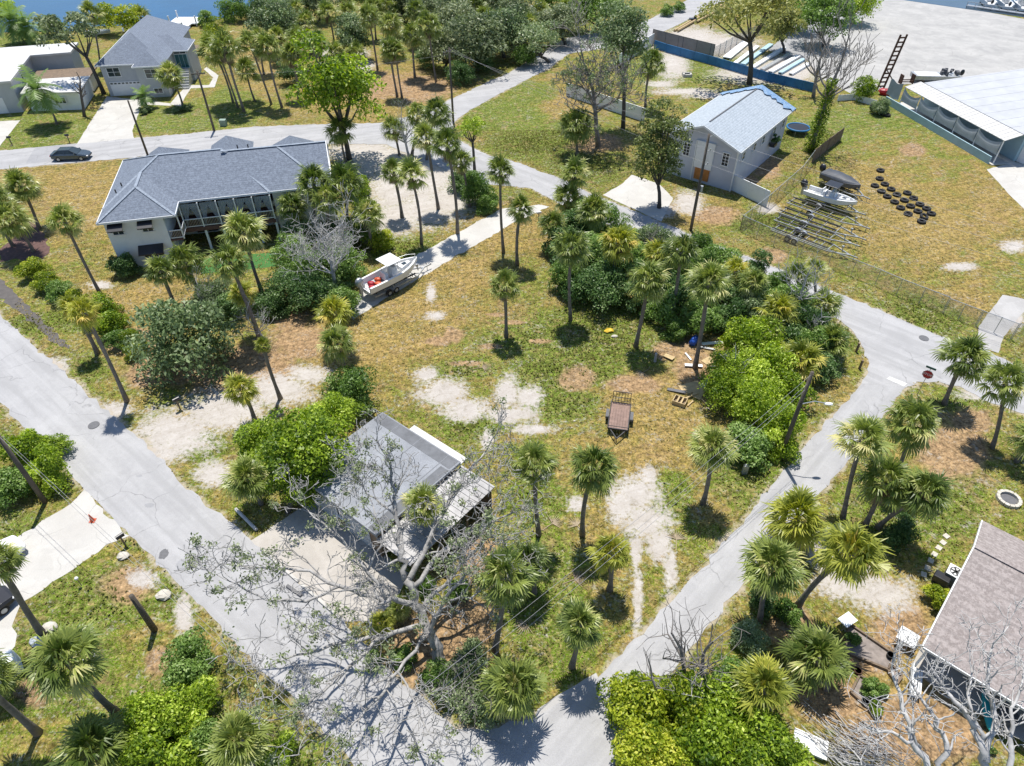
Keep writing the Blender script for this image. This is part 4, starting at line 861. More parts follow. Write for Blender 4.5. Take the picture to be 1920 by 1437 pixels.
rings = [[(-2.2 + 3.0 * i / 8, -.1, 1.1 + .1 * math.sin(i) + (2.4 - .2 * math.sin(i * .4)) * k / 4) for k in range(5)] for i in range(9)]
MB().loft(rings, False, False).build('canvas_screen', M['tarp_grey'], t)
MB().box((21.45, 4.6, 1.1), (.1, 1.0, 2.1)).build('door', M['dark'], t); MB().box((22.0, 4.0, 1.1), (1.0, .07, 2.1), R(15)).build('open_door', M['white'], t)

# --- house at the lower right corner
t = thing('house', 'house with taupe shingle gable roof in the lower right corner', 'house', (22.37, 18.32, 0), R(-42))
MB().add([(0, 0, 2.7), (17, 0, 2.7), (17, 7.26, 4.2), (0, 7.26, 4.2), (0, 11.28, 2.7), (17, 11.28, 2.7), (0, 0, 2.55), (17, 0, 2.55), (17, 7.26, 4.05), (0, 7.26, 4.05), (0, 11.28, 2.55), (17, 11.28, 2.55)],
         [(0, 1, 2, 3), (3, 2, 5, 4), (6, 9, 8, 7), (9, 10, 11, 8), (0, 6, 7, 1), (4, 5, 11, 10), (0, 3, 9, 6), (3, 4, 10, 9), (1, 7, 8, 2), (2, 8, 11, 5)]).build('roof', M['shingle_brown'], t)
MB().beam((-.05, 0, 2.6), (-.05, 7.26, 4.1), .07, .2).beam((-.05, 11.28, 2.6), (-.05, 7.26, 4.1), .07, .2).beam((0, -.05, 2.6), (17, -.05, 2.6), .07, .16).build('fascia', M['white'], t)
MB().beam((0, 7.26, 4.24), (17, 7.26, 4.24), .3, .05).build('ridge_cap', M['shingle_brown'], t)
wl = MB().box((8.6, 6.8, 1.27), (16.4, 8.2, 2.54)); wl.add([(.4, 2.7, 2.54), (.4, 10.9, 2.54), (.4, 7.26, 3.9)], [(0, 1, 2)]); wl.build('wall', M['wall_blue'], t)
window(t, .42, 5.2, 1.5, 1.0, 1.0, 'l'); window(t, .42, 8.4, 1.5, 1.0, 1.0, 'l')
for x in (3.0, 6.5): window(t, x, 2.68, 1.3, 1.6, 1.6, 'f', 'dark')
for x in (.3, 4.2, 8.1): MB().box((x, .35, 1.26), (.12, .12, 2.5)).build('porch_post', M['white'], t)
MB().box((5, 1.4, .06), (9.6, 2.5, .12)).build('porch_floor', M['pad'], t)
# ------------------------------------------------------------ palms: (base px, crown px, crown radius px, kind, label)
PALMS = [
 # open lot
 ((949, 632), (946, 533), 32, 'g', 'lone cabbage palm with drooping skirt in the middle of the dry lot'),
 ((970, 497), (976, 388), 27, 'g', 'slim palm at the top of the lot next to the boat driveway end'),
 ((944, 474), (938, 317), 30, 'g', 'tall palm on the right edge of the boat driveway, its shadow at its foot'),
 ((1070, 600), (1072, 459), 36, 'g', 'tall straight pale-trunked palm in front of the dark hedge mass'),
 ((1010, 1003), (1003, 868), 44, 'g', 'upright palm just right of the ribbed carport roof'),
 ((1092, 1003), (1114, 872), 44, 'g', 'palm with curved trunk at the left edge of the white sand patch'),
 ((1318, 945), (1335, 834), 44, 'g', 'palm leaning right with a round shadow on the road verge'),
 ((1143, 1106), (1145, 1032), 38, 'y', 'short yellowing palm below the white sand patch'),
 ((928, 1222), (948, 1078), 56, 'g', 'tall thick palm right of the big bare oak'),
 ((1002, 1112), (988, 1052), 42, 'g', 'bushy palm pressed against a taller one beside the brown dirt patch'),
 ((1072, 1250), (1087, 1166), 42, 'g', 'single palm near the bottom road verge with its shadow spilling on the road'),
 ((975, 1345), (963, 1284), 60, 'g', 'big bright palm at the bottom tip of the lot by the junction'),
 ((806, 1030), (793, 942), 38, 'g', 'narrow palm rising behind the bare oak limbs over the carport'),
 ((850, 985), (843, 962), 22, 'g', 'low palm half hidden under the carport edge'),
 ((716, 1185), (716, 1165), 24, 'y', 'small yellow-green palm at the foot of the big bare oak'),
 ((745, 1158), (748, 1140), 22, 'g', 'small green palm under the limbs of the big bare oak'),
 # thicket along the lane
 ((1148, 548), (1160, 452), 35, 'y', 'palm standing in the dark hedge mass, slightly yellow'),
 ((1192, 650), (1218, 521), 38, 'g', 'palm leaning right at the edge of the debris pile'),
 ((1258, 600), (1278, 468), 36, 'g', 'palm with brown skirt in the thicket beside the lane'),
 ((1303, 690), (1331, 524), 40, 'g', 'tall leaning palm beside the blue barrel and debris'),
 ((1460, 640), (1460, 580), 38, 'y', 'olive palm in the dense clump near the lane bend'),
 ((1548, 610), (1546, 568), 32, 'g', 'palm at the outer edge of the clump by the lane bend'),
 ((1495, 572), (1496, 518), 30, 'g', 'palm behind the pale bare tree by the lane bend'),
 ((1562, 680), (1556, 638), 36, 'g', 'palm on the lane corner next to the short posts'),
 ((1500, 712), (1500, 668), 42, 'y', 'yellow-green palm in front of the lane corner clump'),
 ((1432, 660), (1440, 612), 28, 'g', 'small palm between the lane clump and the lime bush'),
 ((1530, 560), (1528, 500), 24, 'g', 'thin palm at the top of the lane clump'),
 ((1062, 428), (1066, 366), 32, 'g', 'lower of two stacked palms by the lane'),
 ((1073, 422), (1078, 320), 30, 'g', 'upper of two stacked palms by the lane'),
 ((1038, 470), (1036, 418), 26, 'g', 'short palm at the left end of the dark hedge mass'),
 # around the sand drive
 ((749, 292), (738, 240), 24, 'g', 'palm beside the pale leaning trunk at the top of the sand drive'),
 ((772, 292), (783, 212), 27, 'g', 'left palm of the grey-trunked cluster over the avenue'),
 ((800, 300), (817, 207), 28, 'g', 'right palm of the grey-trunked cluster over the avenue'),
 ((822, 392), (800, 254), 28, 'g', 'palm in the middle of the cluster beside the sand drive'),
 ((858, 438), (838, 268), 32, 'g', 'tallest palm of the cluster beside the sand drive, shadow on concrete'),
 ((880, 388), (864, 300), 26, 'g', 'palm behind the dark round bush by the lane'),
 ((754, 408), (737, 320), 26, 'g', 'left one of two palms on the sand drive with a star shadow'),
 ((790, 458), (770, 323), 32, 'g', 'right one of two palms on the sand drive'),
 ((600, 455), (588, 338), 36, 'g', 'palm brushing the right end of the big blue grey roof'),
 ((655, 450), (646, 342), 40, 'g', 'broad palm at the right end of the big blue grey roof'),
 ((556, 455), (546, 382), 30, 'g', 'palm below the right end of the big blue grey roof'),
 ((648, 303), (637, 240), 30, 'g', 'palm under the bright green tree by the avenue'),
 # left side
 ((190, 555), (120, 413), 34, 'g', 'tall leaning palm alone on the dry lawn left of the white house'),
 ((73, 428), (36, 344), 32, 'g', 'palm in the dark mulch bed near the left edge'),
 ((63, 472), (12, 405), 38, 'g', 'palm cut by the left edge, leaning from the mulch bed'),
 ((25, 462), (-14, 372), 32, 'g', 'palm at the left frame edge above the mulch bed'),
 ((238, 753), (156, 583), 30, 'y', 'long leaning thin palm with ragged yellow head by the street'),
 ((183, 663), (130, 572), 24, 'y', 'short ragged palm beside the lime green hedge'),
 ((335, 588), (300, 503), 30, 'g', 'left of two palms in front of the white house wall'),
 ((376, 562), (345, 487), 36, 'g', 'right of two palms in front of the white house wall'),
 ((490, 545), (456, 430), 40, 'g', 'palm in front of the curtained porch'),
 ((488, 642), (430, 488), 36, 'g', 'palm with long thin trunk left of the dead white tree'),
 ((526, 748), (492, 646), 16, 'y', 'nearly headless palm with a brown tuft above the sand driveway'),
 ((484, 625), (452, 545), 26, 'y', 'palm with yellow lower fronds behind the round grey-green bush'),
 ((655, 655), (626, 582), 32, 'y', 'upper of two palms at the end of the boat driveway'),
 ((652, 716), (630, 640), 38, 'g', 'lower of two palms above the dark shrub by the flat roof'),
 ((478, 790), (450, 724), 32, 'y', 'thin palm standing in the bright sand driveway'),
 ((490, 945), (462, 892), 42, 'g', 'palm under the lime tree beside the street'),
 # lower left
 ((220, 1338), (122, 1232), 66, 'g', 'large feathery headed palm on the lower left lawn'),
 ((80, 1190), (-8, 1048), 42, 'g', 'palm trunk leaning out of the left edge beside the cracked driveway'),
 ((72, 1375), (-70, 1255), 60, 'g', 'palm trunk leaning out of the lower left corner'),
 ((-20, 1340), (-8, 1268), 36, 'g', 'palm fronds at the left edge below the parked cars'),
 ((190, 1450), (172, 1402), 66, 'g', 'low broad palm at the bottom left'),
 ((480, 1450), (446, 1384), 56, 'g', 'palm at the bottom beside the lower street verge'),
 # lower right
 ((1770, 757), (1811, 668), 44, 'g', 'palm at the corner behind the stop sign'),
 ((1860, 840), (1888, 712), 42, 'g', 'palm with curved trunk on the orange dirt yard'),
 ((1905, 866), (1948, 815), 44, 'g', 'palm cut by the right edge above the stone fire ring'),
 ((1580, 972), (1620, 817), 48, 'g', 'tall palm beside the right road verge'),
 ((1672, 905), (1714, 788), 54, 'g', 'broad palm below the stop sign'),
 ((1622, 985), (1663, 900), 54, 'g', 'left of two crowded palms over the right verge'),
 ((1645, 990), (1735, 918), 46, 'g', 'right of two crowded palms, strongly leaning'),
 ((1496, 1030), (1496, 968), 56, 'y', 'palm over the left end of the gravel patch'),
 ((1495, 1138), (1598, 1032), 62, 'y', 'big leaning palm over the middle of the gravel patch'),
 ((1425, 1165), (1449, 1056), 56, 'g', 'palm overhanging the road at the gravel patch'),
 ((1448, 1352), (1432, 1284), 60, 'y', 'yellow-fringed palm beside the lime thicket at the bottom'),
 ((1548, 1290), (1532, 1228), 58, 'g', 'low green palm left of the garden beds'),
 # upper right lawn
 ((1210, 204), (1222, 115), 28, 'g', 'round headed palm on the lawn by the blue panel fence'),
 ((1082, 292), (1080, 229), 32, 'g', 'palm beside the tall half-dead pine'),
 # far left top
 ((437, 192), (398, 86), 30, 'g', 'left of three tall palms beside the far grey house'),
 ((447, 203), (412, 102), 30, 'g', 'front of three tall palms beside the far grey house'),
 ((458, 210), (420, 84), 28, 'g', 'right of three tall palms beside the far grey house'),
 ((478, 190), (461, 128), 24, 'g', 'slender palm right of three tall ones near the avenue'),
 ((509, 196), (468, 78), 26, 'g', 'palm with long leaning trunk above the avenue'),
 ((529, 202), (500, 84), 28, 'g', 'tall palm right of the leaning trunk above the avenue'),
 ((560, 186), (545, 100), 26, 'g', 'palm left of the bright green tree'),
 ((343, 199), (318, 138), 26, 'g', 'palm in front of the far grey house'),
 ((601, 122), (594, 76), 22, 'g', 'far palm by the small sandy clearing'),
 ((585, 100), (572, 38), 20, 'g', 'far palm behind the small sandy clearing'),
 ((628, 100), (614, 20), 22, 'g', 'far palm left of the grey-green tree'),
 ((708, 131), (690, 28), 24, 'g', 'tall far palm right of the grey-green tree'),
 ((742, 108), (731, 42), 24, 'g', 'far palm straight above the twin trunks'),
 ((745, 182), (730, 88), 22, 'g', 'left of the twin palms above the avenue'),
 ((754, 184), (741, 92), 22, 'g', 'right of the twin palms above the avenue'),
 ((778, 146), (772, 62), 24, 'g', 'palm at the left of the shaded oak grove'),
 ((818, 154), (803, 44), 26, 'g', 'palm in front of the shaded oak grove'),
 ((898, 60), (888, 4), 24, 'g', 'palm at the top edge above the oak grove'),
 ((1068, 62), (1062, 18), 22, 'g', 'palm at the top edge left of the bleached road'),
 ((1100, 60), (1092, 14), 24, 'g', 'palm with brown skirt at the top edge by the bleached road'),
 ((652, 40), (646, 4), 18, 'g', 'palm cut by the top edge above the grey-green tree'),
 ((560, 60), (552, 14), 18, 'g', 'palm at the top edge near the shore'),
 ((1020, 70), (1012, 20), 20, 'g', 'palm at the top edge between the oaks'),
 ((330, 48), (262, 30), 22, 'g', 'shore palm behind the far grey house'),
 ((190, 132), (170, 22), 22, 'g', 'very tall palm behind the far grey roof'),
 ((705, 75), (700, 10), 20, 'g', 'palm in the row at the top edge, above the tall far palm'),
 # far belt
 ((660, 66), (652, 18), 20, 'g', 'slim far palm between the grey-green tree and the top edge'), ((740, 70), (728, 8), 20, 'g', 'slim far palm over the twin palms at the top edge'), ((790, 88), (778, 16), 22, 'g', 'slim far palm behind the left side of the oak grove'),
 ((838, 60), (828, 2), 20, 'g', 'slim far palm at the top edge over the avenue pole'), ((915, 92), (908, 30), 22, 'g', 'far palm standing among the oaks'), ((962, 66), (955, 8), 20, 'g', 'far palm at the top edge right of the oaks'),
 ((1000, 100), (992, 44), 22, 'g', 'far palm on the avenue side of the oak grove'), ((1150, 60), (1140, 6), 22, 'g', 'far palm at the top edge near the bleached road'), ((520, 70), (512, 10), 18, 'g', 'far palm beside the shore scrub'),
 ((640, 150), (628, 96), 22, 'g', 'palm peeking over the bright green tree'), ((565, 130), (556, 70), 22, 'g', 'palm left of the sandy clearing'), ((495, 140), (484, 70), 22, 'g', 'palm behind the leaning trunk above the avenue'),
 ((525, 120), (518, 66), 20, 'g', 'palm in front of the shore oak'), ((680, 150), (668, 96), 20, 'g', 'palm at the right shoulder of the bright green tree'),
 ((700, 470), (690, 398), 30, 'g', 'palm over the lime hedge beside the sand drive'), ((620, 470), (612, 372), 34, 'g', 'palm in the gap between the two roof-end palms'),
 ((1105, 470), (1112, 392), 30, 'g', 'palm rising from the top of the hedge mass'), ((1225, 560), (1236, 470), 28, 'y', 'palm in the back row of the lane thicket'), ((1405, 600), (1412, 528), 30, 'g', 'palm above the dark glossy bush by the lane'), ((1375, 570), (1380, 506), 26, 'y', 'small palm between tall thicket palms and lane'),
]
for b, c, r, k, lab in PALMS: palm(b, c, r, k, lab)
for b, c, r, lab in (((107, 233), (66, 163), 36, 'feather palm with grey trunk on the far left lawn'), ((47, 82), (20, 34), 32, 'feather palm at the upper left shore'), ((56, 84), (48, 46), 25, 'feather palm with orange dead fronds at the upper left shore'), ((277, 204), (267, 176), 20, 'small bright palm in the rock bed of the far driveway')):
    palm(b, c, r, 'q', lab, 'feather_palm', 'palm tree', 'feather palms')

# ------------------------------------------------------------ broadleaf trees: base, crown, radius, leaf, label
TREES = [
 ((655, 299), (630, 168), 84, 'lime', 'tall bright green spreading tree beside the avenue', 1.0, 'l', False),
 ((890, 322), (884, 244), 27, 'lime', 'slim lime green tree at the lane corner', 1.0, 'm', True),
 ((195, 176), (140, 62), 50, 'oak', 'olive pine-like tree with leaning trunk between the far houses', .9, 'm', True),
 ((530, 100), (518, 48), 46, 'greyleaf', 'grey-green oak near the shore at the top', .8, 'l', False),
 ((655, 112), (662, 72), 34, 'greyleaf', 'rounded grey-green tree above the bright green tree', 1.1, 'm', False),
 ((895, 132), (890, 84), 60, 'oak', 'broad live oak over the upper avenue bend', .7, 'l', False),
 ((862, 90), (852, 36), 46, 'oak', 'live oak at the back of the shaded grove', .75, 'l', False),
 ((815, 70), (806, 22), 40, 'oak', 'live oak at the top edge left of the grove', .75, 'l', False),
 ((945, 108), (938, 62), 50, 'greyleaf', 'pale live oak in the middle of the shaded grove', .75, 'l', False),
 ((985, 84), (980, 34), 46, 'oak', 'live oak at the top middle', .75, 'l', False),
 ((1030, 118), (1004, 80), 42, 'greyleaf', 'live oak on the avenue verge', .75, 'l', True),
 ((930, 42), (922, 4), 44, 'oak', 'live oak cut by the top edge', .75, 'l', False),
 ((765, 62), (756, 20), 34, 'oak', 'live oak left of the grove, behind the twin palms', .8, 'm', False),
 ((835, 132), (838, 92), 44, 'oak', 'live oak beside the avenue pole, shading the verge', .8, 'l', False),
 ((905, 40), (872, -2), 46, 'oak', 'live oak over the top edge above the grove', .8, 'l', False),
 ((1060, 84), (1052, 46), 40, 'oak', 'live oak at the avenue end beside the bleached road', .8, 'l', False),
 ((720, 40), (722, 8), 34, 'mid', 'green tree between far palms at the top edge', .8, 'l', False),
 ((560, 46), (556, 18), 36, 'greyleaf', 'grey-green tree at the top edge near the shore', .8, 'l', False),
 ((1130, 66), (1122, 18), 44, 'mid', 'green tree at the top edge beside the bleached road', .8, 'l', False),
 ((1040, 28), (1036, -8), 40, 'mid', 'green tree poking over the top edge', .8, 'l', False),
 ((690, 26), (686, -12), 36, 'mid', 'shrubby tree on the top edge over the palms', .8, 'l', False),
 ((600, 40), (596, 4), 36, 'oak', 'oak on the top edge near the water', .8, 'l', False),
 ((1168, 242), (1168, 78), 52, 'greyleaf', 'tall green tree behind the half-dead pine', 1.25, 'l', False),
 ((1236, 390), (1240, 275), 46, 'cedar', 'dark cedar tree beside the lilac house', 1.9, 'l', False),
 ((1405, 158), (1405, 32), 86, 'pine', 'tall flat topped pine behind the lilac house', .55, 'l', True),
 ((1545, 88), (1545, 32), 48, 'mid', 'dense green tree at the corner of the white lot', .9, 'l', False),
 ((1600, 44), (1596, 6), 44, 'lime', 'bright tree at the top edge of the white lot', .8, 'l', False),
 ((1470, 100), (1468, 48), 36, 'pine', 'yellowish tree left of the white lot', .9, 'm', False),
 ((1498, 60), (1500, 14), 40, 'mid', 'green tree on the top edge right of the pine', .8, 'l', False),
 ((560, 935), (578, 840), 80, 'lime', 'large lime green tree overhanging the grey flat roof', .75, 'l', False),
 ((505, 880), (515, 832), 56, 'lime', 'lime green tree left of the flat roof, by the sand driveway', .8, 'l', False),
 ((635, 840), (622, 785), 52, 'lime', 'bright small tree at the back corner of the flat roof', .8, 'l', False),
 ((540, 960), (560, 905), 58, 'lime', 'lime green tree at the front corner of the flat roof', .75, 'l', False),
]
for b, c, r, m, lab, fl, sz, sp in TREES: tree(b, c, r * (1.08 if m in ('oak', 'greyleaf', 'mid') else 1.0), m, lab, flat=fl, size=sz, sparse=sp)

ced = [o for o in COL.objects if o.get('label') == 'dark cedar tree beside the lilac house'][0]
cc = [c for c in ced.children if c.name.startswith('crown')][0]
big = leaf_cloud(321, 95, 210, .040, M['cedar'], 1.75, .72, (.20, .34), -.9)[0]; cc.data = big
# ------------------------------------------------------------ shrubs: centre px, radius px, leaf, label, height override, group
SHRUBS = [
 ((345, 645), 88, 'greyleaf', 'huge rounded grey-green bush at the edge of the sand driveway', None),
 ((655, 738), 56, 'mid', 'dark rounded shrub behind the grey flat roof', None),
 ((232, 502), 27, 'deep', 'dark shrub at the corner of the white house', None),
 ((186, 588), 28, 'lime', 'lime hedge shrub at the upper end of the street hedge', None), ((208, 612), 28, 'lime', 'lime hedge shrub second from the top of the street hedge', None),
 ((230, 634), 27, 'mid', 'green hedge shrub in the street hedge', None), ((252, 652), 26, 'yellowgreen', 'yellow-green hedge shrub touching the huge round bush', None),
 ((545, 478), 40, 'mid', 'green bush beside the porch lawn', None), ((538, 545), 46, 'deep', 'dark bush left of the dead white tree', None), ((590, 560), 44, 'deep', 'dark bush below the dead white tree', None),
 ((640, 500), 46, 'mid', 'green bush behind the boat on its trailer', None), ((668, 440), 34, 'mid', 'green bush right of the dead white tree', None), ((684, 385), 24, 'lime', 'bright hedge at the edge of the sand drive, lower', None), ((674, 352), 22, 'lime', 'bright hedge at the edge of the sand drive, upper', None),
 ((600, 500), 42, 'deep', 'dark bush underneath the dead white tree crown', None), ((505, 575), 26, 'deep', 'small dark bush by the thin palm trunks', None), ((636, 532), 24, 'deep', 'dark bush at the boat stern', None),
 ((400, 555), 40, 'greyleaf', 'grey shrub behind the huge round bush', None), ((430, 580), 30, 'deep', 'dark shrub right of the huge round bush', None),
 ((896, 362), 36, 'mid', 'dark green round bush at the lane beside the palms', None), ((870, 345), 26, 'deep', 'dark bush under the tall palm cluster', None), ((915, 385), 20, 'mid', 'small bush left of the lane', None),
 ((1112, 420), 46, 'mid', 'green bush at the top of the dark hedge mass', None), ((1060, 465), 34, 'deep', 'dark bush at the left of the hedge mass', None), ((1100, 490), 52, 'deep', 'dark tall bush in the centre of the hedge mass', None), ((1135, 545), 52, 'deep', 'dark bush at the foot of the hedge mass', None), ((1172, 440), 36, 'mid', 'green bush of the hedge mass nearest the lane', None), ((1165, 500), 42, 'deep', 'dark bush behind the leaning palm', None), ((1078, 540), 34, 'deep', 'dark bush behind the straight pale palm trunk', None), ((1225, 455), 34, 'greyleaf', 'greyish bush along the lane', None),
 ((1235, 580), 36, 'mid', 'green bush between the thicket palms', None), ((1290, 560), 42, 'deep', 'dark bush under the thicket palms', None), ((1265, 500), 36, 'mid', 'bush between two palms of the thicket', None), ((1310, 470), 32, 'mid', 'bush near the lane, above the leaning palm', None),
 ((1272, 622), 22, 'mid', 'low round bush beside the debris', None), ((1395, 560), 46, 'deep', 'dark glossy bush above the lime bush', None), ((1365, 600), 34, 'deep', 'dark bush beside the debris pile', None), ((1345, 540), 32, 'deep', 'dark bush behind the leaning palm crown', None), ((1440, 545), 34, 'mid', 'bush near the lane bend', None), ((1510, 610), 40, 'deep', 'dark bush inside the lane bend clump', None), ((1480, 640), 36, 'deep', 'dark bush under the lane bend palms', None), ((1530, 690), 34, 'deep', 'dark bush below the lane bend clump', None),
 ((1402, 640), 52, 'lime', 'lime bush at the top of the big lime thicket', None), ((1372, 690), 50, 'lime', 'lime bush on the left of the big lime thicket', None), ((1440, 700), 56, 'lime', 'lime bush in the middle of the big lime thicket', None), ((1362, 742), 46, 'lime', 'lime bush at the lower left of the big lime thicket', None), ((1420, 770), 56, 'lime', 'lime bush low in the middle of the big lime thicket', None), ((1462, 820), 46, 'lime', 'lime bush nearest the road in the big lime thicket', None), ((1405, 835), 42, 'mid', 'green bush at the bottom of the big lime thicket', None), ((1476, 745), 40, 'lime', 'lime bush beside the street lamp pole', None),
 ((50, 850), 44, 'lime', 'lime bush at the left edge above the cracked driveway', None), ((92, 890), 44, 'lime', 'lime bush next to the leaning pole foot', None), ((25, 915), 40, 'mid', 'green bush at the left edge by the cracked driveway', None), ((100, 838), 26, 'lime', 'small lime bush touching the street', None),
 ((356, 1238), 46, 'mid', 'leafy isolated bush on the lower left lawn', None), ((292, 1352), 54, 'lime', 'lime bush, left part of the bottom left thicket', None), ((355, 1330), 52, 'lime', 'lime bush, right part of the bottom left thicket', None), ((330, 1405), 60, 'lime', 'lime bush at the bottom frame edge', None), ((262, 1412), 46, 'lime', 'lime bush beside the low broad palm', None), ((385, 1400), 40, 'mid', 'green bush beside the bottom palm', None), ((520, 1415), 34, 'lime', 'low lime shrub at the bottom by the street verge', None), ((180, 1360), 20, 'deep', 'small dark shrub at the foot of the curved palm', None),
 ((1180, 1315), 56, 'yellowgreen', 'yellow-green bush of the bottom thicket nearest the road', None), ((1252, 1345), 66, 'yellowgreen', 'yellow-green bush in the middle of the bottom thicket', None), ((1200, 1405), 62, 'yellowgreen', 'yellow-green bush at the bottom edge beside the road', None), ((1322, 1325), 60, 'lime', 'lime bush of the bottom thicket under the snags', None), ((1320, 1410), 68, 'lime', 'lime bush on the bottom edge, middle', None), ((1420, 1400), 62, 'lime', 'lime bush on the bottom edge left of the white board', None), ((1375, 1275), 40, 'mid', 'green bush left of the yellow-fringed palm', None), ((1480, 1432), 44, 'lime', 'lime bush below the white board', None), ((1250, 1430), 56, 'yellowgreen', 'yellow-green bush low on the bottom edge', None),
 ((1430, 1125), 34, 'deep', 'dark bush under the gravel patch palms', None), ((1475, 1150), 26, 'mid', 'bush at the foot of the big leaning palm', None), ((1405, 1200), 30, 'greyleaf', 'grey bush beside the road below the palms', None), ((1690, 1000), 30, 'deep', 'dark bush under the crowded palms', None),
 ((1762, 1127), 26, 'yellowgreen', 'rounded yellow-green shrub at the lower right house wall', None), ((1637, 1290), 20, 'mid', 'green plants in the lower garden bed', None), ((1642, 1328), 16, 'lime', 'spiky bright plant in the lower garden bed', None), ((1850, 1402), 12, 'mid', 'small green plant on the straw yard', None), ((1600, 1200), 14, 'mid', 'weeds inside the upper garden bed', None),
 ((860, 1285), 44, 'greyleaf', 'grey-green scrub at the foot of the big bare oak', None), ((905, 1310), 42, 'greyleaf', 'grey scrub left of the big bright palm', None), ((820, 1270), 34, 'mid', 'green scrub at the oak trunk', None), ((760, 1235), 26, 'mid', 'green undergrowth beside the oak roots', None), ((700, 1240), 22, 'mid', 'low green scrub by the street under the oak', None), ((880, 1240), 34, 'greyleaf', 'twiggy scrub between oak and tall palm', None), ((800, 1100), 24, 'mid', 'weeds at the carport corner', None), ((860, 1110), 22, 'mid', 'weeds beside the brown dirt patch', None),
 ((718, 456), 24, 'yellowgreen', 'small yellow-green palm shrub beside the boat bow', None),
 ((58, 508), 24, 'yellowgreen', 'golden shrub, first in the row along the ditch', None), ((88, 532), 24, 'yellowgreen', 'golden-green shrub, second in the row along the ditch', None), ((112, 550), 26, 'mid', 'green shrub, third in the row along the ditch', None), ((140, 565), 20, 'yellowgreen', 'golden shrub, last in the row along the ditch', None),
 ((218, 38), 34, 'yellowgreen', 'bright clump of palms behind the far grey roof', 2.5), ((95, 52), 26, 'mid', 'green shore bush between the far houses', 1.5), ((8, 26), 26, 'lime', 'light bush at the upper left corner', 2.0), ((405, 62), 24, 'yellowgreen', 'golden shrub right of the far grey house', 1.5), ((388, 38), 16, 'mid', 'shore shrub near the white dock', 1.0), ((440, 26), 26, 'mid', 'wide shore bush at the top', 1.5), ((482, 18), 26, 'deep', 'dark shore bush at the top', 1.5),
 ((1620, 172), 24, 'lime', 'weedy shrub behind the canvas-screened porch', None), ((1650, 205), 16, 'greyleaf', 'grey weeds at the low blue wall', None), ((1252, 22), 12, 'mid', 'low hedge on the verge of the bleached road', None), ((1275, 14), 12, 'mid', 'low hedge at the top edge of the bleached road', None),
 ((862, 140), 26, 'deep', 'low dark bush by the avenue under the oaks', None), ((800, 110), 24, 'deep', 'shaded bush left of the grove', None), ((905, 118), 22, 'deep', 'shaded bush right of the grove', None), ((985, 110), 22, 'mid', 'bush on the avenue verge near the oaks', None), ((545, 140), 26, 'deep', 'shaded bush under the palms left of the bright green tree', None),
 ((1500, 600), 22, 'mid', 'leafy scrub in the lane bend clump', None), ((1240, 540), 24, 'greyleaf', 'grey scrub between thicket palms', None),
 ((1085, 425), 44, 'deep', 'tall dark bush behind the stacked lane palms', 2.2), ((1130, 470), 46, 'mid', 'tall leafy bush in the heart of the hedge mass', 2.6), ((1060, 520), 30, 'mid', 'green bush at the lower left of the hedge mass', 1.6), ((1185, 545), 38, 'deep', 'dark bush between hedge mass and leaning palm', 1.8), ((1205, 490), 36, 'mid', 'leafy bush on the lane side of the hedge mass', 2.2), ((1255, 545), 36, 'deep', 'dark bush filling the middle of the thicket', 2.0), ((1320, 590), 34, 'mid', 'bush right of the leaning palm trunk', 1.8), ((1345, 500), 34, 'mid', 'leafy bush over the lane edge', 2.0), ((1415, 515), 34, 'deep', 'dark bush near the tiny forked stem', 1.8), ((1475, 565), 36, 'mid', 'leafy bush behind the pale bare tree', 2.0), ((1555, 640), 30, 'deep', 'dark bush at the outside of the lane bend', 1.5), ((1445, 600), 36, 'deep', 'dark bush left of the lane bend palms', 1.8), ((1420, 585), 30, 'greyleaf', 'greyish bush above the lime thicket', 2.0), ((1520, 650), 34, 'mid', 'green bush low in the lane bend clump', 1.6),
 ((625, 445), 38, 'deep', 'dark bush behind the dead white tree', 2.0), ((690, 425), 28, 'lime', 'bright hedge at the edge of the sand drive, middle', 1.3), ((560, 440), 30, 'deep', 'dark bush at the right end of the porch', 1.6), ((575, 510), 40, 'mid', 'leafy bush between porch lawn and dead white tree', 1.8), ((640, 570), 34, 'mid', 'leafy bush at the foot of the dead white tree', 1.4),
 ((480, 850), 40, 'lime', 'lime shrub at the street side of the lime trees', 1.8), ((600, 900), 40, 'lime', 'lime shrub under the tree at the roof front corner', 2.4),
]
for c, r, m, lab, h in SHRUBS: shrub(c, r, m, lab, h=h)

# ------------------------------------------------------------ bare and dying trees
snag((632, 551), (604, 402), .19, 'dead white tree with a dense crown of bare twigs behind the boat', 5, spread=.85, up=.12, first=.40, seed=3, kids=(3, 3), shrink=.76, minr=.015)
t = snag((1122, 275), (1104, 70), .30, 'tall half-dead pine with grey twigs on the front lawn', 5, bark='bark_twig', spread=.75, up=.05, first=.50, seed=8, kids=(3, 3), shrink=.74, minr=.032, leaves=('greyleaf', .30, .11))
snag((158, 219), (145, 130), .20, 'bare twisted tree before the white flat roofed house', 2, bark='bark_oak', spread=.8, first=.6, seed=5)
snag((1525, 182), (1542, 60), .26, 'bare grey tree at the end of the blue wall', 4, bark='bark_twig', spread=.6, up=.25, first=.35, seed=12, minr=.03)
t = snag((1520, 283), (1600, 28), .26, 'dead tree with an ivy-covered trunk beside the old panel fence', 4, bark='bark_twig', spread=.55, up=.25, first=.52, seed=17, minr=.03)
me_, cs_ = cloud('m', 'lime', 2)
B_ = gp(1520, 283); T_ = above(B_, 1600, 28) - B_
tu = leaf_cloud(77, 60, 420, .055, M['lime'], 1, .2, (.10, .16))[0]
co = np.zeros(len(tu.vertices) * 3); tu.vertices.foreach_get('co', co); co = co.reshape(-1, 3); gz = np.random.default_rng(5)
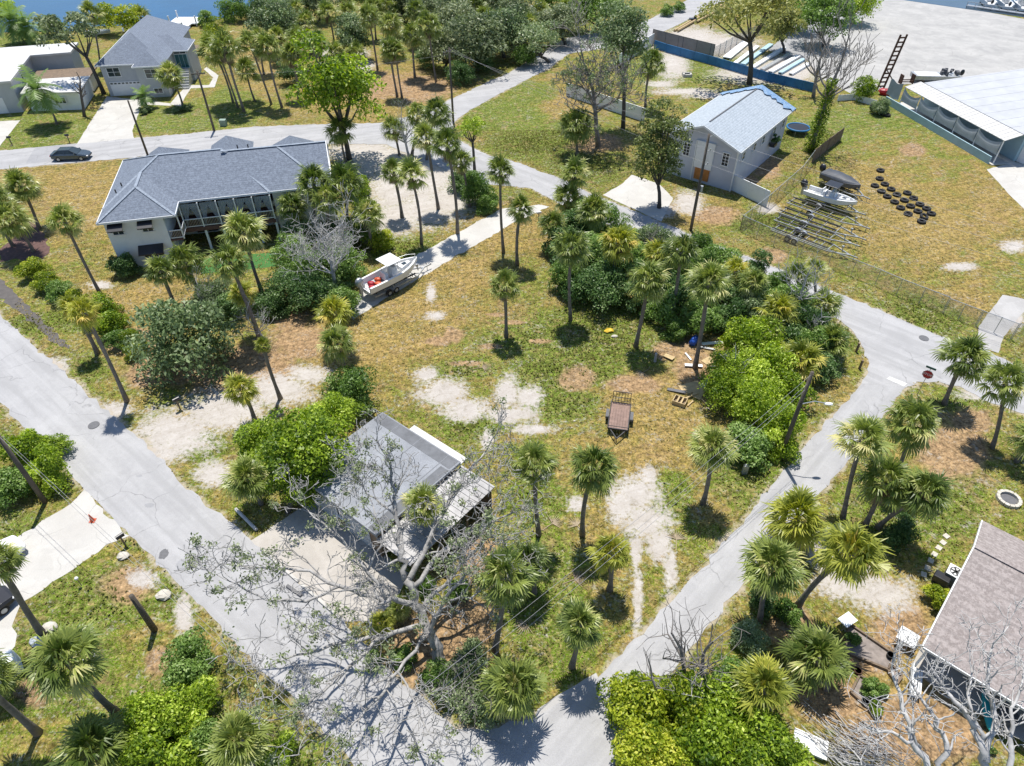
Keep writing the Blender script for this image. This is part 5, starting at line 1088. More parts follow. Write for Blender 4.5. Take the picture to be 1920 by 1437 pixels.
f_ = gz.uniform(0.0, 0.56, len(co) // 4).repeat(4); a_ = gz.uniform(0, 6.283, len(co) // 4).repeat(4); ce = co.reshape(-1, 4, 3).mean(1).repeat(4, 0)
rr_ = (.35 + .75 * gz.uniform(0, 1, len(co) // 4).repeat(4)) * (1.15 - f_)
co = (co - ce) * 2.4 + np.stack([T_.x * f_ + np.cos(a_) * rr_, T_.y * f_ + np.sin(a_) * rr_, T_.z * f_], -1)
tu.vertices.foreach_set('co', co.ravel()); tu.update(); link_mesh('ivy', tu, t)
snag((768, 296), (742, 196), .16, 'leaning pale-branched tree between the cluster palms', 4, spread=.7, first=.45, seed=21, leaves=('greyleaf', .3, .08))
snag((1490, 608), (1518, 470), .15, 'pale bare tree in the lane bend clump', 4, spread=.75, first=.45, seed=23, minr=.013)
snag((1512, 640), (1548, 572), .12, 'small pale snag beside the lane bend', 3, spread=.8, first=.4, seed=25)
snag((1225, 500), (1215, 430), .08, 'thin grey bare shrub in the hedge mass', 4, bark='bark_twig', spread=.8, first=.2, seed=26)
snag((380, 590), (372, 515), .10, 'grey mossy bare tree in front of the white house', 4, spread=.85, first=.3, seed=28, leaves=('greyleaf', .4, .07))
snag((500, 640), (445, 575), .10, 'bare leaning branchy tree right of the huge round bush', 4, spread=.85, first=.35, seed=29, leaves=('greyleaf', .2, .07))
snag((1288, 1292), (1268, 1150), .13, 'dark bare snag leaning over the road', 3, bark='bark_twig', spread=.8, first=.45, seed=31)
snag((1310, 1300), (1330, 1160), .13, 'grey bare snag at the right road edge', 3, bark='bark_twig', spread=.85, first=.4, seed=32)
snag((1295, 1345), (1280, 1270), .09, 'white bare snag inside the bottom thicket', 3, spread=.9, first=.4, seed=33)
snag((1245, 1340), (1205, 1215), .07, 'thin dark dead stem reaching over the road', 2, bark='bark_twig', spread=.7, first=.6, seed=34)
snag((1640, 1530), (1600, 1370), .10, 'bleached dead sapling beside the brush pile', 4, spread=.8, up=.2, first=.25, seed=39, minr=.011)
snag((1376, 730), (1382, 640), .07, 'thin dead stem poking out of the lime thicket', 2, spread=.6, first=.5, seed=41)
snag((890, 1330), (880, 1260), .06, 'bleached twiggy snag in the oak-foot scrub', 4, spread=.9, first=.2, seed=43, bark='bark_twig')

# the big bare oak: limbs traced as heights above the ground, twigs grown from them
def P3(x, y, z): return gp(x, y, z)
root = gp(830, 1252)
oak = thing('oak_tree', 'huge nearly bare old oak with pale twisted limbs beside the grey garage', 'tree', root)
LIMBS = [
 ([(830, 1252, -.1), (812, 1200, 1.4), (786, 1140, 2.9), (760, 1088, 4.4)], [0.363, 0.277, 0.238, 0.198], 0),
 ([(760, 1088, 4.4), (752, 1030, 5.6), (745, 970, 6.8), (738, 905, 8.2), (728, 862, 9.2)], [0.158, 0.139, 0.112, 0.079, 0.046], 1),
 ([(762, 1092, 4.3), (796, 1030, 5.2), (832, 945, 6.6), (872, 890, 7.6), (908, 850, 8.3)], [0.158, 0.132, 0.106, 0.079, 0.040], 1),
 ([(770, 1105, 4.0), (835, 1030, 4.8), (900, 990, 5.3), (955, 965, 5.8)], [0.145, 0.112, 0.079, 0.040], 1),
 ([(790, 1148, 2.7), (850, 1080, 4.2), (910, 1010, 5.2), (940, 940, 6.0)], [0.132, 0.099, 0.066, 0.033], 1),
 ([(780, 1130, 3.2), (720, 1128, 4.6), (640, 1098, 5.8), (560, 1068, 6.5), (455, 1062, 7.0)], [0.158, 0.132, 0.099, 0.066, 0.033], 1),
 ([(725, 1130, 4.5), (690, 1070, 6.0), (640, 1010, 7.0), (575, 955, 7.8)], [0.112, 0.086, 0.059, 0.033], 1),
 ([(640, 1098, 5.8), (570, 1130, 6.6), (500, 1125, 7.1), (430, 1090, 7.6)], [0.079, 0.066, 0.046, 0.026], 1),
 ([(800, 1170, 2.2), (715, 1195, 3.6), (620, 1215, 5.0), (530, 1238, 5.8)], [0.145, 0.112, 0.079, 0.040], 1),
 ([(715, 1195, 3.6), (660, 1250, 4.8), (600, 1300, 5.6), (555, 1335, 6.0)], [0.099, 0.079, 0.053, 0.033], 1),
 ([(805, 1190, 1.8), (745, 1260, 3.4), (700, 1320, 4.6), (650, 1370, 5.2)], [0.106, 0.079, 0.059, 0.033], 1),
 ([(815, 1215, 1.2), (806, 1180, 3.2), (832, 1130, 5.0), (862, 1090, 6.4), (900, 1050, 7.3)], [0.158, 0.132, 0.099, 0.066, 0.033], 1),
 ([(832, 1130, 5.0), (880, 1120, 6.0), (930, 1090, 6.8)], [0.073, 0.053, 0.026], 1),
 ([(690, 1070, 6.0), (720, 1010, 7.2), (700, 950, 8.2)], [0.066, 0.053, 0.026], 1),
 ([(745, 970, 6.8), (690, 925, 7.8), (668, 885, 8.6)], [0.059, 0.040, 0.026], 1),
 ([(745, 1260, 3.4), (780, 1320, 4.0), (800, 1370, 4.4)], [0.059, 0.046, 0.026], 1)]
def traced_tree(t, root, LIMBS, m, seed, tl=(.7, 1.5), depth=3, minr=.015):
    g = random.Random(seed); trunk = MB(); tips = []
    for pts, rad, lvl in LIMBS:
        w = [P3(*p) - root for p in pts]; fine = []; fr = []
        for i in range(len(w) - 1):
            for k in range(4):
                f = k / 4; q = w[i].lerp(w[i + 1], f); fr.append(rad[i] * (1 - f) + rad[i + 1] * f)
                j = 0 if (i == 0 and k == 0) else min(.17, fr[-1] * 1.5); fine.append(q + Vector((g.uniform(-j, j), g.uniform(-j, j), g.uniform(-j, j))))
        fine.append(w[-1]); fr.append(rad[-1])
        if lvl == 0: trunk.tube(fine, fr, 10); trunk.build('trunk', M[m], t, smooth=True); continue
        limb = MB().tube(fine, fr, 8)
        for i in range(3, len(fine)):
            e = Vector((g.uniform(-1, 1), g.uniform(-1, 1), g.uniform(-.35, 1))).normalized(); d0 = (fine[i] - fine[i - 1]).normalized()
            tips += limb_mesh(limb, fine[i], (d0 * .9 + e), g.uniform(*tl), max(.022, fr[i] * .5), depth, g, .85, .08, (2, 3), .72, .30, 6, minr)
        tips += limb_mesh(limb, fine[-1], fine[-1] - fine[-3], 1.3, fr[-1], depth + 1, g, .85, .1, (2, 3), .74, .28, 6, minr)
        limb.build('limb', M[m], t, smooth=True)
    return tips, g
tips, g = traced_tree(oak, root, [(p, [x * 1.06 for x in q], l) for p, q, l in LIMBS], 'bark_gnarled', 99, (.8, 1.7), 3, .017)
tip_leaves(tips, oak, 'oak', .085, .085, g, 42, .24); [c for c in oak.children if c.name.startswith('foliage')][0]['kind'] = 'stuff'

for lab, base_, L_, sd in (('large bleached dead tree at the bottom right, left part', (1800, 1600), [
   ([(1800, 1600, -.1), (1780, 1530, 2.2), (1752, 1455, 4.2)], [.26, .22, .19], 0), ([(1752, 1455, 4.2), (1715, 1385, 5.3), (1692, 1320, 6.2), (1672, 1255, 7.0)], [.17, .14, .1, .05], 1),
   ([(1760, 1475, 3.7), (1775, 1400, 5.2), (1745, 1335, 6.2), (1712, 1285, 6.8)], [.15, .12, .09, .05], 1), ([(1725, 1402, 5.0), (1670, 1375, 5.8), (1625, 1365, 6.3)], [.1, .07, .04], 1)], 71),
  ('large bleached dead tree at the bottom right, right part', (1890, 1620), [
   ([(1890, 1620, -.1), (1872, 1530, 2.4), (1852, 1445, 4.4)], [.28, .23, .2], 0), ([(1852, 1445, 4.4), (1835, 1370, 5.6), (1790, 1315, 6.4), (1752, 1262, 7.1)], [.18, .15, .1, .05], 1),
   ([(1850, 1430, 4.7), (1872, 1345, 6.0), (1852, 1285, 6.9), (1860, 1215, 7.8)], [.16, .12, .09, .05], 1), ([(1866, 1500, 3.3), (1905, 1420, 5.0), (1895, 1345, 6.2), (1915, 1285, 7.0)], [.16, .12, .08, .05], 1), ([(1840, 1390, 5.3), (1815, 1330, 6.2), (1822, 1265, 7.0)], [.11, .08, .04], 1)], 73)):
    rt = gp(*base_); dt_ = thing('dead_tree', lab, 'dead tree', rt); traced_tree(dt_, rt, L_, 'bark_dead', sd, (.6, 1.3), 2, .016)
# brush pile of cut branches at the bottom right
bp = MB(); g = random.Random(7)
for i in range(150):
    x, y = g.gauss(1605, 45), g.gauss(1405, 26); b = gp(x, y, g.uniform(.05, .55)); a = g.gauss(-.62, .35); L = g.uniform(.5, 1.4)
    d = Vector((math.cos(a), math.sin(a), g.uniform(-.15, .2))) * L; k = Vector((g.uniform(-.1, .1), g.uniform(-.1, .1), g.uniform(-.05, .1)))
    bp.tube([b - d, b + k, b + d], [g.uniform(.015, .03), .018, .008], 4)
tag(bp.build('brush_pile', M['bark_dead'], None, smooth=True), 'pile of cut bleached branches on the straw yard beside the white board', 'brush pile')
# ------------------------------------------------------------ fences and walls
def wall_fence(pts, h, m, label, name='panel_fence', post_m=None, every=2.4, cat='fence', th=0.06, rail=None):
    w = PX(pts); o = w[0]; t = thing(name, label, cat, o); pn = MB(); po = []
    for a, b in zip(w, w[1:]):
        L = (b - a).length; d = (b - a) / L; pn.beam(a - o + Vector((0, 0, h / 2 + .03)), b - o + Vector((0, 0, h / 2 + .03)), th, h)
        for i in range(int(L / every) + 1): po.append(a - o + d * min(L, i * every))
    po.append(w[-1] - o); pn.build('panel', M[m], t)
    for p in po: MB().box(p + Vector((0, 0, h / 2 + .04)), (.11, .11, h + .08)).build('post', M[post_m or m], t)
    if rail:
        r = MB()
        for a, b in zip(w, w[1:]): r.beam(a - o + Vector((0, 0, h + .05)), b - o + Vector((0, 0, h + .05)), th + .05, .06)
        r.build('top_rail', M[rail], t)
    return t
wall_fence([(1226, 91), (1250, 99), (1340, 124), (1438, 153), (1522, 173)], 1.35, 'blue_paint', 'long strong blue panel wall behind the fire ring lawn', every=3.0, rail='blue_paint')
wall_fence([(1222, 81), (1278, 96), (1336, 111)], 2.4, 'tarp_brown', 'tall taupe screened fence behind the blue wall', 'screen_fence', 'iron', 3.0, rail='iron')
wall_fence([(1336, 111), (1400, 76), (1450, 52)], 2.0, 'chain', 'grey mesh fence running up from the taupe screen', 'mesh_fence', 'galv', 2.5, th=.02)
wall_fence([(1062, 180), (1130, 203), (1207, 229)], 1.9, 'wall_white', 'white panel fence between the half-dead pine and the round palm', rail='white')
wall_fence([(1160, 124), (1224, 84)], 1.9, 'wall_white', 'short white panel fence along the avenue behind the trees', rail='white')
wall_fence([(1371, 357), (1436, 388)], 1.9, 'wall_white', 'white privacy fence at the corner of the lilac house', rail='white')
wall_fence([(1522, 306), (1550, 283), (1575, 264)], 1.8, 'wood', 'weathered board fence beside the ivy-covered trunk', 'board_fence', 'wood')
wall_fence([(1570, 190), (1600, 188), (1640, 200)], .9, 'white', 'low white wall piece behind the weeds at the white lot', 'low_wall')
def chain_fence(pts, h, label, name='chain_link_fence', every=None):
    w = PX(pts); o = w[0]; t = thing(name, label, 'fence', o); pn = MB(); rl = MB(); po = [w[0] - o]
    for a, b in zip(w, w[1:]):
        a, b = a - o, b - o; pn.quad(a + Vector((0, 0, .05)), b + Vector((0, 0, .05)), b + Vector((0, 0, h)), a + Vector((0, 0, h)))
        rl.tube([a + Vector((0, 0, h)), b + Vector((0, 0, h))], .03, 6); n = max(1, round((b - a).length / 2.8))
        for i in range(1, n + 1): po.append(a.lerp(b, i / n))
    pn.build('wire_mesh', M['chain'], t); rl.build('top_rail', M['galv'], t)
    for p in po: MB().tube([p, p + Vector((0, 0, h + .05))], .035, 6).build('post', M['galv'], t)
    return t
chain_fence([(1387, 432), (1440, 390), (1500, 336), (1522, 306)], 1.8, 'chain link fence from the lane corner up to the weathered boards')
chain_fence([(1387, 432), (1450, 461), (1552, 500), (1640, 535), (1680, 553), (1766, 587)], 1.8, 'chain link fence along the lane in front of the boat trailers')
chain_fence([(1768, 588), (1796, 599), (1828, 611)], 1.7, 'left leaf of the chain link gate by the gravel drive', 'chain_link_gate')
chain_fence([(1830, 612), (1863, 624), (1894, 636)], 1.7, 'right leaf of the chain link gate across the gravel drive', 'chain_link_gate')
chain_fence([(1896, 637), (1950, 655), (2010, 676)], 1.8, 'chain link fence right of the gravel drive at the frame edge')

# ------------------------------------------------------------ utility poles and wires
def pole(base, h, label, r=.14, arm=None, arm_len=1.8, lamp=None, name='utility_pole', m='pole', insul=0):
    B = gp(*base); t = thing(name, label, 'utility pole', B, arm or 0)
    MB().tube([(0, 0, -.05), (0, 0, h * .5), (0, 0, h)], [r * 1.15, r, r * .8], 10).build('shaft', M[m], t, smooth=True)
    if arm is not None:
        MB().box((0, r + .05, h - .5), (arm_len, .1, .13)).build('crossarm', M[m], t); 
        for x in (-.85, -.3, .3, .85): MB().cyl((x * arm_len / 1.8, r + .05, h - .43), .05, .18, 6).build('insulator', M['galv'], t)
    if insul:
        for k in range(insul): MB().beam((0, 0, h - .3 - k * 1.5), (.45, .1, h - .2 - k * 1.5), .05, .05).cyl((.45, .1, h - .25 - k * 1.5), .06, .2, 6).build('insulator', M['galv'], t)
        MB().cyl((.3, 0, h - 6.2), .16, .6, 10).build('transformer', M['galv'], t)
    if lamp is not None:
        L = lamp - B; a = Vector((0, 0, L.z - .3)); ar = MB().tube([a, a.lerp(L, .5) + Vector((0, 0, .25)), L], .035, 6); ar.build('arm', M['galv'], t)
        MB().blob(L + Vector((.1, 0, -.03)), (.33, .15, .08), 10, 6).build('lamp_head', M['white'], t, smooth=True)
    return B
pA = pole((277, 291), 7.2, 'bare dark utility pole beside the pale far driveway and avenue', .13)
pB = pole((402, 246), 8.3, 'dark utility pole with crossarm at the white sand pad by the avenue', .15, R(15))
pC = pole((850, 229), 10.2, 'tall dark utility pole with crossarm at the avenue bend', .15, R(60), 2.2)
pD = pole((1295, 432), 10.9, 'tall wooden utility pole with insulators before the lilac house', .16, insul=3)
pE = pole((1462, 858), 8.4, 'wooden pole with curved street light in the lime thicket', .15, lamp=above(gp(1505, 862), 1551, 757))
pF = pole((85, 942), 7.0, 'grey wooden pole leaning out of the left edge over the street', .16)
pole((290, 1182), 3.8, 'cut-off short dark pole on the lower left lawn', .17, name='pole_stump')
def wire(a, b, sag, label, r=.010):
    n = 16; pts = [a.lerp(b, i / n) - Vector((0, 0, sag * (1 - (2 * i / n - 1) ** 2))) for i in range(n + 1)]
    tag(MB().tube(pts, r, 5).build('power_line', M['cable'], None), label, 'power line', 'overhead power lines')
Z = lambda z: Vector((0, 0, z))
farR = gp(2060, 690); endB = gp(760, 1462); endL = gp(640, 1475)
for k, lab in ((0, 'top wire from the avenue bend to the pole before the lilac house'), (1, 'middle wire from the avenue bend to the pole before the lilac house'), (2, 'lowest wire from the avenue bend to the pole before the lilac house')):
    wire(pC + Z(9.9) + Vector((-.6 + k * .6, .2, 0)), pD + Z(10.7 - k * 1.5) + Vector((.45, .1, 0)), .5, lab)
for k, lab in ((0, 'top wire crossing the trailer yard to the right'), (1, 'middle wire crossing the trailer yard to the right'), (2, 'lowest wire crossing the trailer yard to the right')):
    wire(pD + Z(10.7 - k * 1.5) + Vector((.45, .1, 0)), farR + Z(10 - k * 1.4), .6, lab)
for k, (z, dx, lab) in enumerate(((8.2, 0, 'upper wire along the right road from the street light pole to the bottom'), (7.4, .35, 'second wire along the right road, over the verge palms'), (6.9, .6, 'lowest wire along the right road, close beside the second'))):
    wire(pE + Z(z), endB + Vector((dx, 0, z - .6)), .5, lab)
wire(pF + Z(6.8), endL + Z(6.6), .35, 'upper wire over the street verge at the lower left'); wire(pF + Z(6.5) + Vector((.15, .1, 0)), endL + Vector((.3, .2, 6.3)), .4, 'lower wire over the street verge at the lower left')
wire(pA + Z(7.0), pB + Z(7.6), .3, 'wire between the two left avenue poles'); wire(pB + Z(7.8), pC + Z(9.4), .7, 'long wire over the avenue in front of the bright green tree')

# ------------------------------------------------------------ vehicles
def wheels(t, spots, r, w, name='wheel', rim='galv'):
    for x, y, z in spots:
        wm = Matrix.Rotation(math.pi / 2, 3, 'X')
        o = MB().torus((x, y, z), r * .72, r * .28, 18, 8, wm).build(name, M['black'], t, smooth=True)
        MB().tube([(x, y - w * .35, z), (x, y + w * .35, z)], [r * .55, r * .55], 12).build('rim', M[rim], o)
def car(c, rz, label, paint, L=4.8, name='car'):
    t = thing(name, label, 'car', c, rz); s = L / 4.8
    st = [(-2.4, .62, .45, .80), (-2.3, .80, .30, .95), (-1.6, .90, .24, 1.0), (-.6, .92, .22, .97), (.8, .92, .22, .95), (1.6, .90, .24, .86), (2.2, .80, .28, .72), (2.4, .60, .40, .62)]
    rings = [[(x * s, -w, z0 + .12), (x * s, -w * .86, z0), (x * s, w * .86, z0), (x * s, w, z0 + .12), (x * s, w, z1 - .16), (x * s, w * .88, z1), (x * s, -w * .88, z1), (x * s, -w, z1 - .16)] for x, w, z0, z1 in st]
    MB().loft(rings).build('body', M[paint], t, smooth=False, bevel=.05)
    def cab(x0, x1, z0, z1, w0, w1, ins): return [[(x0 * s, -w0, z0), (x0 * s, w0, z0), (x1 * s, w0, z0), (x1 * s, -w0, z0)], [((x0 + ins) * s, -w1, z1), ((x0 + ins) * s, w1, z1), ((x1 - ins * 1.15) * s, w1, z1), ((x1 - ins * 1.15) * s, -w1, z1)]]
    MB().loft(cab(-2.0, 1.15, .94, 1.40, .82, .62, .75)).build('windows', M['glass'], t)
    MB().loft([[(x * s, -.63, 1.375), (x * s, .63, 1.375), (x * s, .58, 1.44), (x * s, -.58, 1.44)] for x in (-1.27, -.5, .28)]).build('roof', M[paint], t, bevel=.02)
    for sg in (-1, 1):
        MB().beam((-1.22 * s, sg * .64, 1.38), (-1.95 * s, sg * .82, .95), .06, .05).build('pillar', M[paint], t); MB().beam((.28 * s, sg * .63, 1.38), (1.12 * s, sg * .81, .95), .06, .05).build('pillar', M[paint], t); MB().beam((-.5 * s, sg * .645, 1.38), (-.45 * s, sg * .835, .95), .06, .05).build('pillar', M[paint], t)
        MB().blob((2.22 * s, sg * .62, .60), (.16, .2, .08), 8, 6).build('headlight', M['white'], t); MB().box((-2.33 * s, sg * .6, .75), (.14, .36, .13)).build('tail_light', M['red'], t)
        MB().box((.85 * s, sg * .98, 1.0), (.16, .18, .12)).build('side_mirror', M[paint], t)
    wheels(t, [(x * s, y, .33) for x in (-1.42, 1.45) for y in (-.84, .84)], .33, .22)
car(gp(137, 298), R(6), 'grey sedan parked on the avenue beside the dry lawn', 'car_grey')
d_ = heading(gp(10, 1075), gp(100, 1010)); car(gp(-24, 1072), d_, 'white car parked on the cracked driveway at the left edge', 'white')
car(gp(-48, 1172), d_, 'dark car partly cut off by the left edge', 'blackplastic')

# ------------------------------------------------------------ boats and trailers
def boat(c, rz, L, B, label, deck='gel', console=True, top='gel', name='boat', cover=False, motor='galv', keel=.55, depth=1.15, hull='gel', junk=False):
    t = thing(name, label, 'boat', c, rz); n = 12; out = []; 
    for i in range(n + 1):
        f = i / n; x = -L / 2 + L * f; b = B / 2 * (.93 + .07 * math.sin(min(1, f * 2.2) * 1.57)) * (1 - max(0, (f - .52) / .48) ** 2.3 * .97); sh = keel + depth * (.86 + .26 * f * f); kz = keel + max(0, (f - .6) / .4) ** 2.2 * depth * .85; ch = kz + (sh - kz) * .38
        wi = min(.22, b * .5); dk = keel + depth * .42; dk = min(dk + max(0, f - .75) * 1.2 * depth, sh - .05)
        out.append([(x, -b, sh), (x, -b * .90, ch), (x, 0, kz), (x, b * .90, ch), (x, b, sh), (x, b - wi, sh + .01), (x, max(b - wi * 1.15, .01), dk), (x, -max(b - wi * 1.15, .01), dk), (x, -(b - wi), sh + .01)])
    MB().loft(out).build('hull', M[hull], t)
    zt = keel + depth
    if cover:
        rings = []
        for i in range(9):
            f = i / 8; x = -L / 2 + .1 + (L * .94) * f; b = B / 2 * (1 - max(0, (f - .5) / .5) ** 2.2 * .93) + .04; hgt = .55 * math.sin(math.pi * (.25 + .62 * f)) ** 1.2
            rings.append([(x, b * math.cos(math.pi * k / 8), zt - .08 + hgt * math.sin(math.pi * k / 8) * (1 + .1 * math.sin(i * 2.3 + k))) for k in range(9)])
        MB().loft(rings, False, False).build('cover', M['cover'], t, smooth=True)
    else:
        MB().box((-.25 * L + .5, 0, keel + depth * .43), (L * .38, B * .70, .03)).build('cockpit_floor', M['galv'], t)
        if console:
            MB().loft([[(-.25, -.45, keel + .45), (.75, -.45, keel + .45), (.75, .45, keel + .45), (-.25, .45, keel + .45)], [(-.12, -.38, zt + .42), (.38, -.38, zt + .42), (.38, .38, zt + .42), (-.12, .38, zt + .42)]]).build('console', M['blue_plastic' if top is None else 'white'], t, bevel=.04)
            MB().add([(.42, -.40, zt + .38), (.42, .40, zt + .38), (.12, .36, zt + .85), (.12, -.36, zt + .85)], [(0, 1, 2, 3)]).build('windshield', M['glass'], t)
            MB().box((-.85, 0, keel + .95), (.5, .9, .6)).box((-1.05, 0, keel + 1.35), (.1, .9, .35)).build('seat', M['white'], t, bevel=.04)
        if top:
            MB().box((-.1, 0, zt + 1.22), (L * .27, B * .80, .07)).build('hard_top', M[top], t, bevel=.03); p = MB()
            for x in (-.75, .5):
                for y in (-.55, .55): p.tube([(x, y * 1.1, zt - .3), (x * .9, y, zt + 1.2)], .028, 6)
            p.build('top_frame', M['galv'], t)
        MB().loft([[(L * .14, -.55, zt - .35), (L * .36, -.22, zt - .25), (L * .36, .22, zt - .25), (L * .14, .55, zt - .35)], [(L * .15, -.48, zt + .02), (L * .35, -.18, zt + .08), (L * .35, .18, zt + .08), (L * .15, .48, zt + .02)]]).build('foredeck', M['gel'], t)
        MB().box((L * .25, 0, zt + .07), (.45, .4, .04)).build('hatch', M['glass'], t)
        r = MB(); 
        for sg in (-1, 1): r.tube([(L * .12, sg * B * .44, zt + .1), (L * .16, sg * B * .43, zt + .32), (L * .38, sg * B * .25, zt + .45), (L * .475, 0, zt + .5)], .02, 5)
        r.build('bow_rail', M['galv'], t)
    o = MB(); o.blob((-L / 2 - .46, 0, zt + .28), (.44, .32, .50), 12, 8); mo = o.build('outboard_motor', M[motor], t, smooth=True)
    MB().loft([[(-L / 2 - .52, -.09, keel - .15), (-L / 2 - .30, -.09, keel - .15), (-L / 2 - .30, .09, keel - .15), (-L / 2 - .52, .09, keel - .15)], [(-L / 2 - .58, -.11, zt), (-L / 2 - .26, -.11, zt), (-L / 2 - .26, .11, zt), (-L / 2 - .58, .11, zt)]]).box((-L / 2 - .15, 0, zt - .25), (.35, .3, .4)).build('lower_unit', M['galv'], mo)
    return t
def trailer(c, rz, L, Wd, label, m='galv', axles=1, bunks=True, ladder=5, bunk_m='steel_dark'):
    t = thing('boat_trailer', label, 'boat trailer', c, rz); f = MB(); z = .52; x0, x1, xt = -L * .46, L * .20, L * .5
    for s in (-1, 1): f.beam((x0, s * Wd * .42, z), (x1, s * Wd * .42, z), .09, .13).beam((x1, s * Wd * .42, z), (xt - .9, s * .07, z), .09, .13)
    f.beam((xt - 1.2, 0, z), (xt, 0, z), .1, .12)
    for k in range(ladder): x = x0 + .15 + (x1 - x0 - .2) * k / (ladder - 1); f.beam((x, -Wd * .42, z - .02), (x, Wd * .42, z - .02), .07, .08)
    f.build('frame', M[m], t)
    MB().beam((xt - 1.6, 0, z), (xt - 1.75, 0, 1.25), .09, .09).box((xt - 1.72, 0, 1.15), (.22, .2, .22)).build('winch_post', M[m], t); MB().tube([(xt - .35, .12, .02), (xt - .35, .12, .8)], .035, 6).build('jack', M[m], t); MB().blob((xt + .02, 0, z), (.13, .07, .06), 8, 6).build('coupler', M['steel_dark'], t)
    ws = []; 
    for a in range(axles):
        x = -L * .16 - a * .8; MB().tube([(x, -Wd * .5, .33), (x, Wd * .5, .33)], .04, 6).build('axle', M[m], t)
        for s in (-1, 1):
            ws.append((x, s * Wd * .52, .33)); rg = []
            for k in range(9): an = math.pi * k / 8; rg.append([(x + .42 * math.cos(an), s * Wd * .52 - .13, .36 + .36 * math.sin(an)), (x + .42 * math.cos(an), s * Wd * .52 + .13, .36 + .36 * math.sin(an))])
            MB().loft(rg, False, False).build('fender', M['blackplastic' if a else m], t)
    wheels(t, ws, .33, .2)
    if bunks:
        for s in (-1, 1): MB().box(((x0 + x1) / 2, s * Wd * .27, z + .22), (x1 - x0, .14, .08)).box((x0 + .4, s * Wd * .27, z + .09), (.07, .07, .18)).box((x1 - .4, s * Wd * .27, z + .09), (.07, .07, .18)).build('bunk', M[bunk_m], t)
    return t
def between(a, b): A, B = gp(*a), gp(*b); return (A + B) / 2, heading(A, B), (B - A).length
# boat on the concrete strip (pixels of stern and bow are at gunwale height)
A_, B_ = gp(684, 544, 1.2), gp(782, 488, 1.7); rz = math.atan2(B_.y - A_.y, B_.x - A_.x); c = (A_ + B_) / 2; c.z = 0; L_ = math.hypot(B_.x - A_.x, B_.y - A_.y)
trailer(c + Vector((math.cos(rz), math.sin(rz), 0)) * .9, rz, L_ + 1.4, 2.0, 'galvanised trailer under the white boat on the concrete strip', axles=2)
boat(c, rz, L_, 2.35, 'white centre console boat with white hard top on the concrete strip', keel=.72, depth=1.25)
dx, dy = math.cos(rz), math.sin(rz)
for i, (f, s, col, nm, lab) in enumerate(((-2.3, .25, 'red', 'float', 'red float lying in the stern of the white boat'), (-1.85, -.3, 'orange', 'life_vest', 'orange life vest in the stern of the white boat'), (-1.4, .35, 'orange', 'life_vest', 'orange life vest beside the seat of the white boat'), (-2.6, -.4, 'red', 'buoy', 'dark red buoy at the transom of the white boat'))):
    tag(MB().blob((0, 0, 0), (.38, .28, .18), 9, 6, .12, random.Random(i)).build(nm, M[col], None, loc=c + Vector((dx * f - dy * s, dy * f + dx * s, 1.42)), smooth=True), lab, nm.replace('_', ' '))
def yard_boat(a, b, *args, **kw):
    A, B = gp(a[0], a[1], 1.2), gp(b[0], b[1], 1.2); q = (A + B) / 2; q.z = 0; h = math.atan2(B.y - A.y, B.x - A.x); L = math.hypot(B.x - A.x, B.y - A.y)
    return q, h, L
q, h, L = yard_boat((1512, 356), (1605, 386)); trailer(q + Vector((math.cos(h), math.sin(h), 0)) * .7, h, L + 1.2, 1.9, 'trailer under the white yard boat with black canopy'); boat(q, h, L, 2.1, 'white yard boat with blue console and black canopy', top='blackplastic', motor='blackplastic', keel=.6, depth=1.0)
q, h, L = yard_boat((1546, 326), (1612, 354)); trailer(q + Vector((math.cos(h), math.sin(h), 0)) * .8, h, L + 1.6, 1.9, 'trailer under the dark covered boat'); boat(q, h, L, 2.0, 'boat under a wrinkled dark cover beside the board fence', cover=True, top=None, motor='blackplastic', keel=.6, depth=.95, hull='iron')
for a, b, w_, lab, m_, ax in (((1474, 381), (1627, 437), 2.1, 'empty galvanised boat trailer nearest the white yard boat', 'galv', 1), ((1458, 400), (1620, 458), 2.0, 'empty boat trailer with black bunks, middle of the row', 'galv', 1), ((1448, 414), (1608, 470), 1.8, 'empty grey boat trailer, second from the lane fence', 'galv', 1), ((1444, 432), (1604, 492), 2.1, 'pale aluminium boat trailer with twin axles against the lane fence', 'galv', 2)):
    q, h, L = between(a, b); trailer(q, h, L, w_, lab, m_, ax, True, 8 if ax == 2 else 5, 'steel_dark')
# utility trailer on the lot
u = thing('utility_trailer', 'rusty utility trailer with plank bed and raised mesh ramp on the lot', 'trailer', gp(1160, 790), R(258.2))
bd = MB()
for k in range(7): bd.box((0, -.63 + k * .21, .58), (2.9, .2, .05))
bd.build('plank_bed', mat('worn_pinkish_planks', (0.30, 0.20, 0.165), 0.85, 0.35, 2.5), u)
MB().box((0, -.77, .56), (3.0, .07, .14)).box((0, .77, .56), (3.0, .07, .14)).box((1.49, 0, .56), (.07, 1.5, .14)).box((-1.49, 0, .56), (.07, 1.5, .14)).beam((1.5, -.6, .5), (2.45, 0, .5), .08, .1).beam((1.5, .6, .5), (2.45, 0, .5), .08, .1).build('frame', M['steel_dark'], u)
MB().box((0, -.77, .85), (3.0, .04, .04)).box((0, .77, .85), (3.0, .04, .04)).box((1.49, 0, .85), (.04, 1.5, .04)).build('side_rail', M['steel_dark'], u)
gt = MB().beam((-1.55, -.7, .6), (-1.62, -.7, 1.65), .05, .05).beam((-1.55, .7, .6), (-1.62, .7, 1.65), .05, .05).beam((-1.62, -.7, 1.65), (-1.62, .7, 1.65), .05, .05)
for k in range(1, 6): gt.beam((-1.55, -.7 + k * .233, .6), (-1.62, -.7 + k * .233, 1.65), .035, .035)
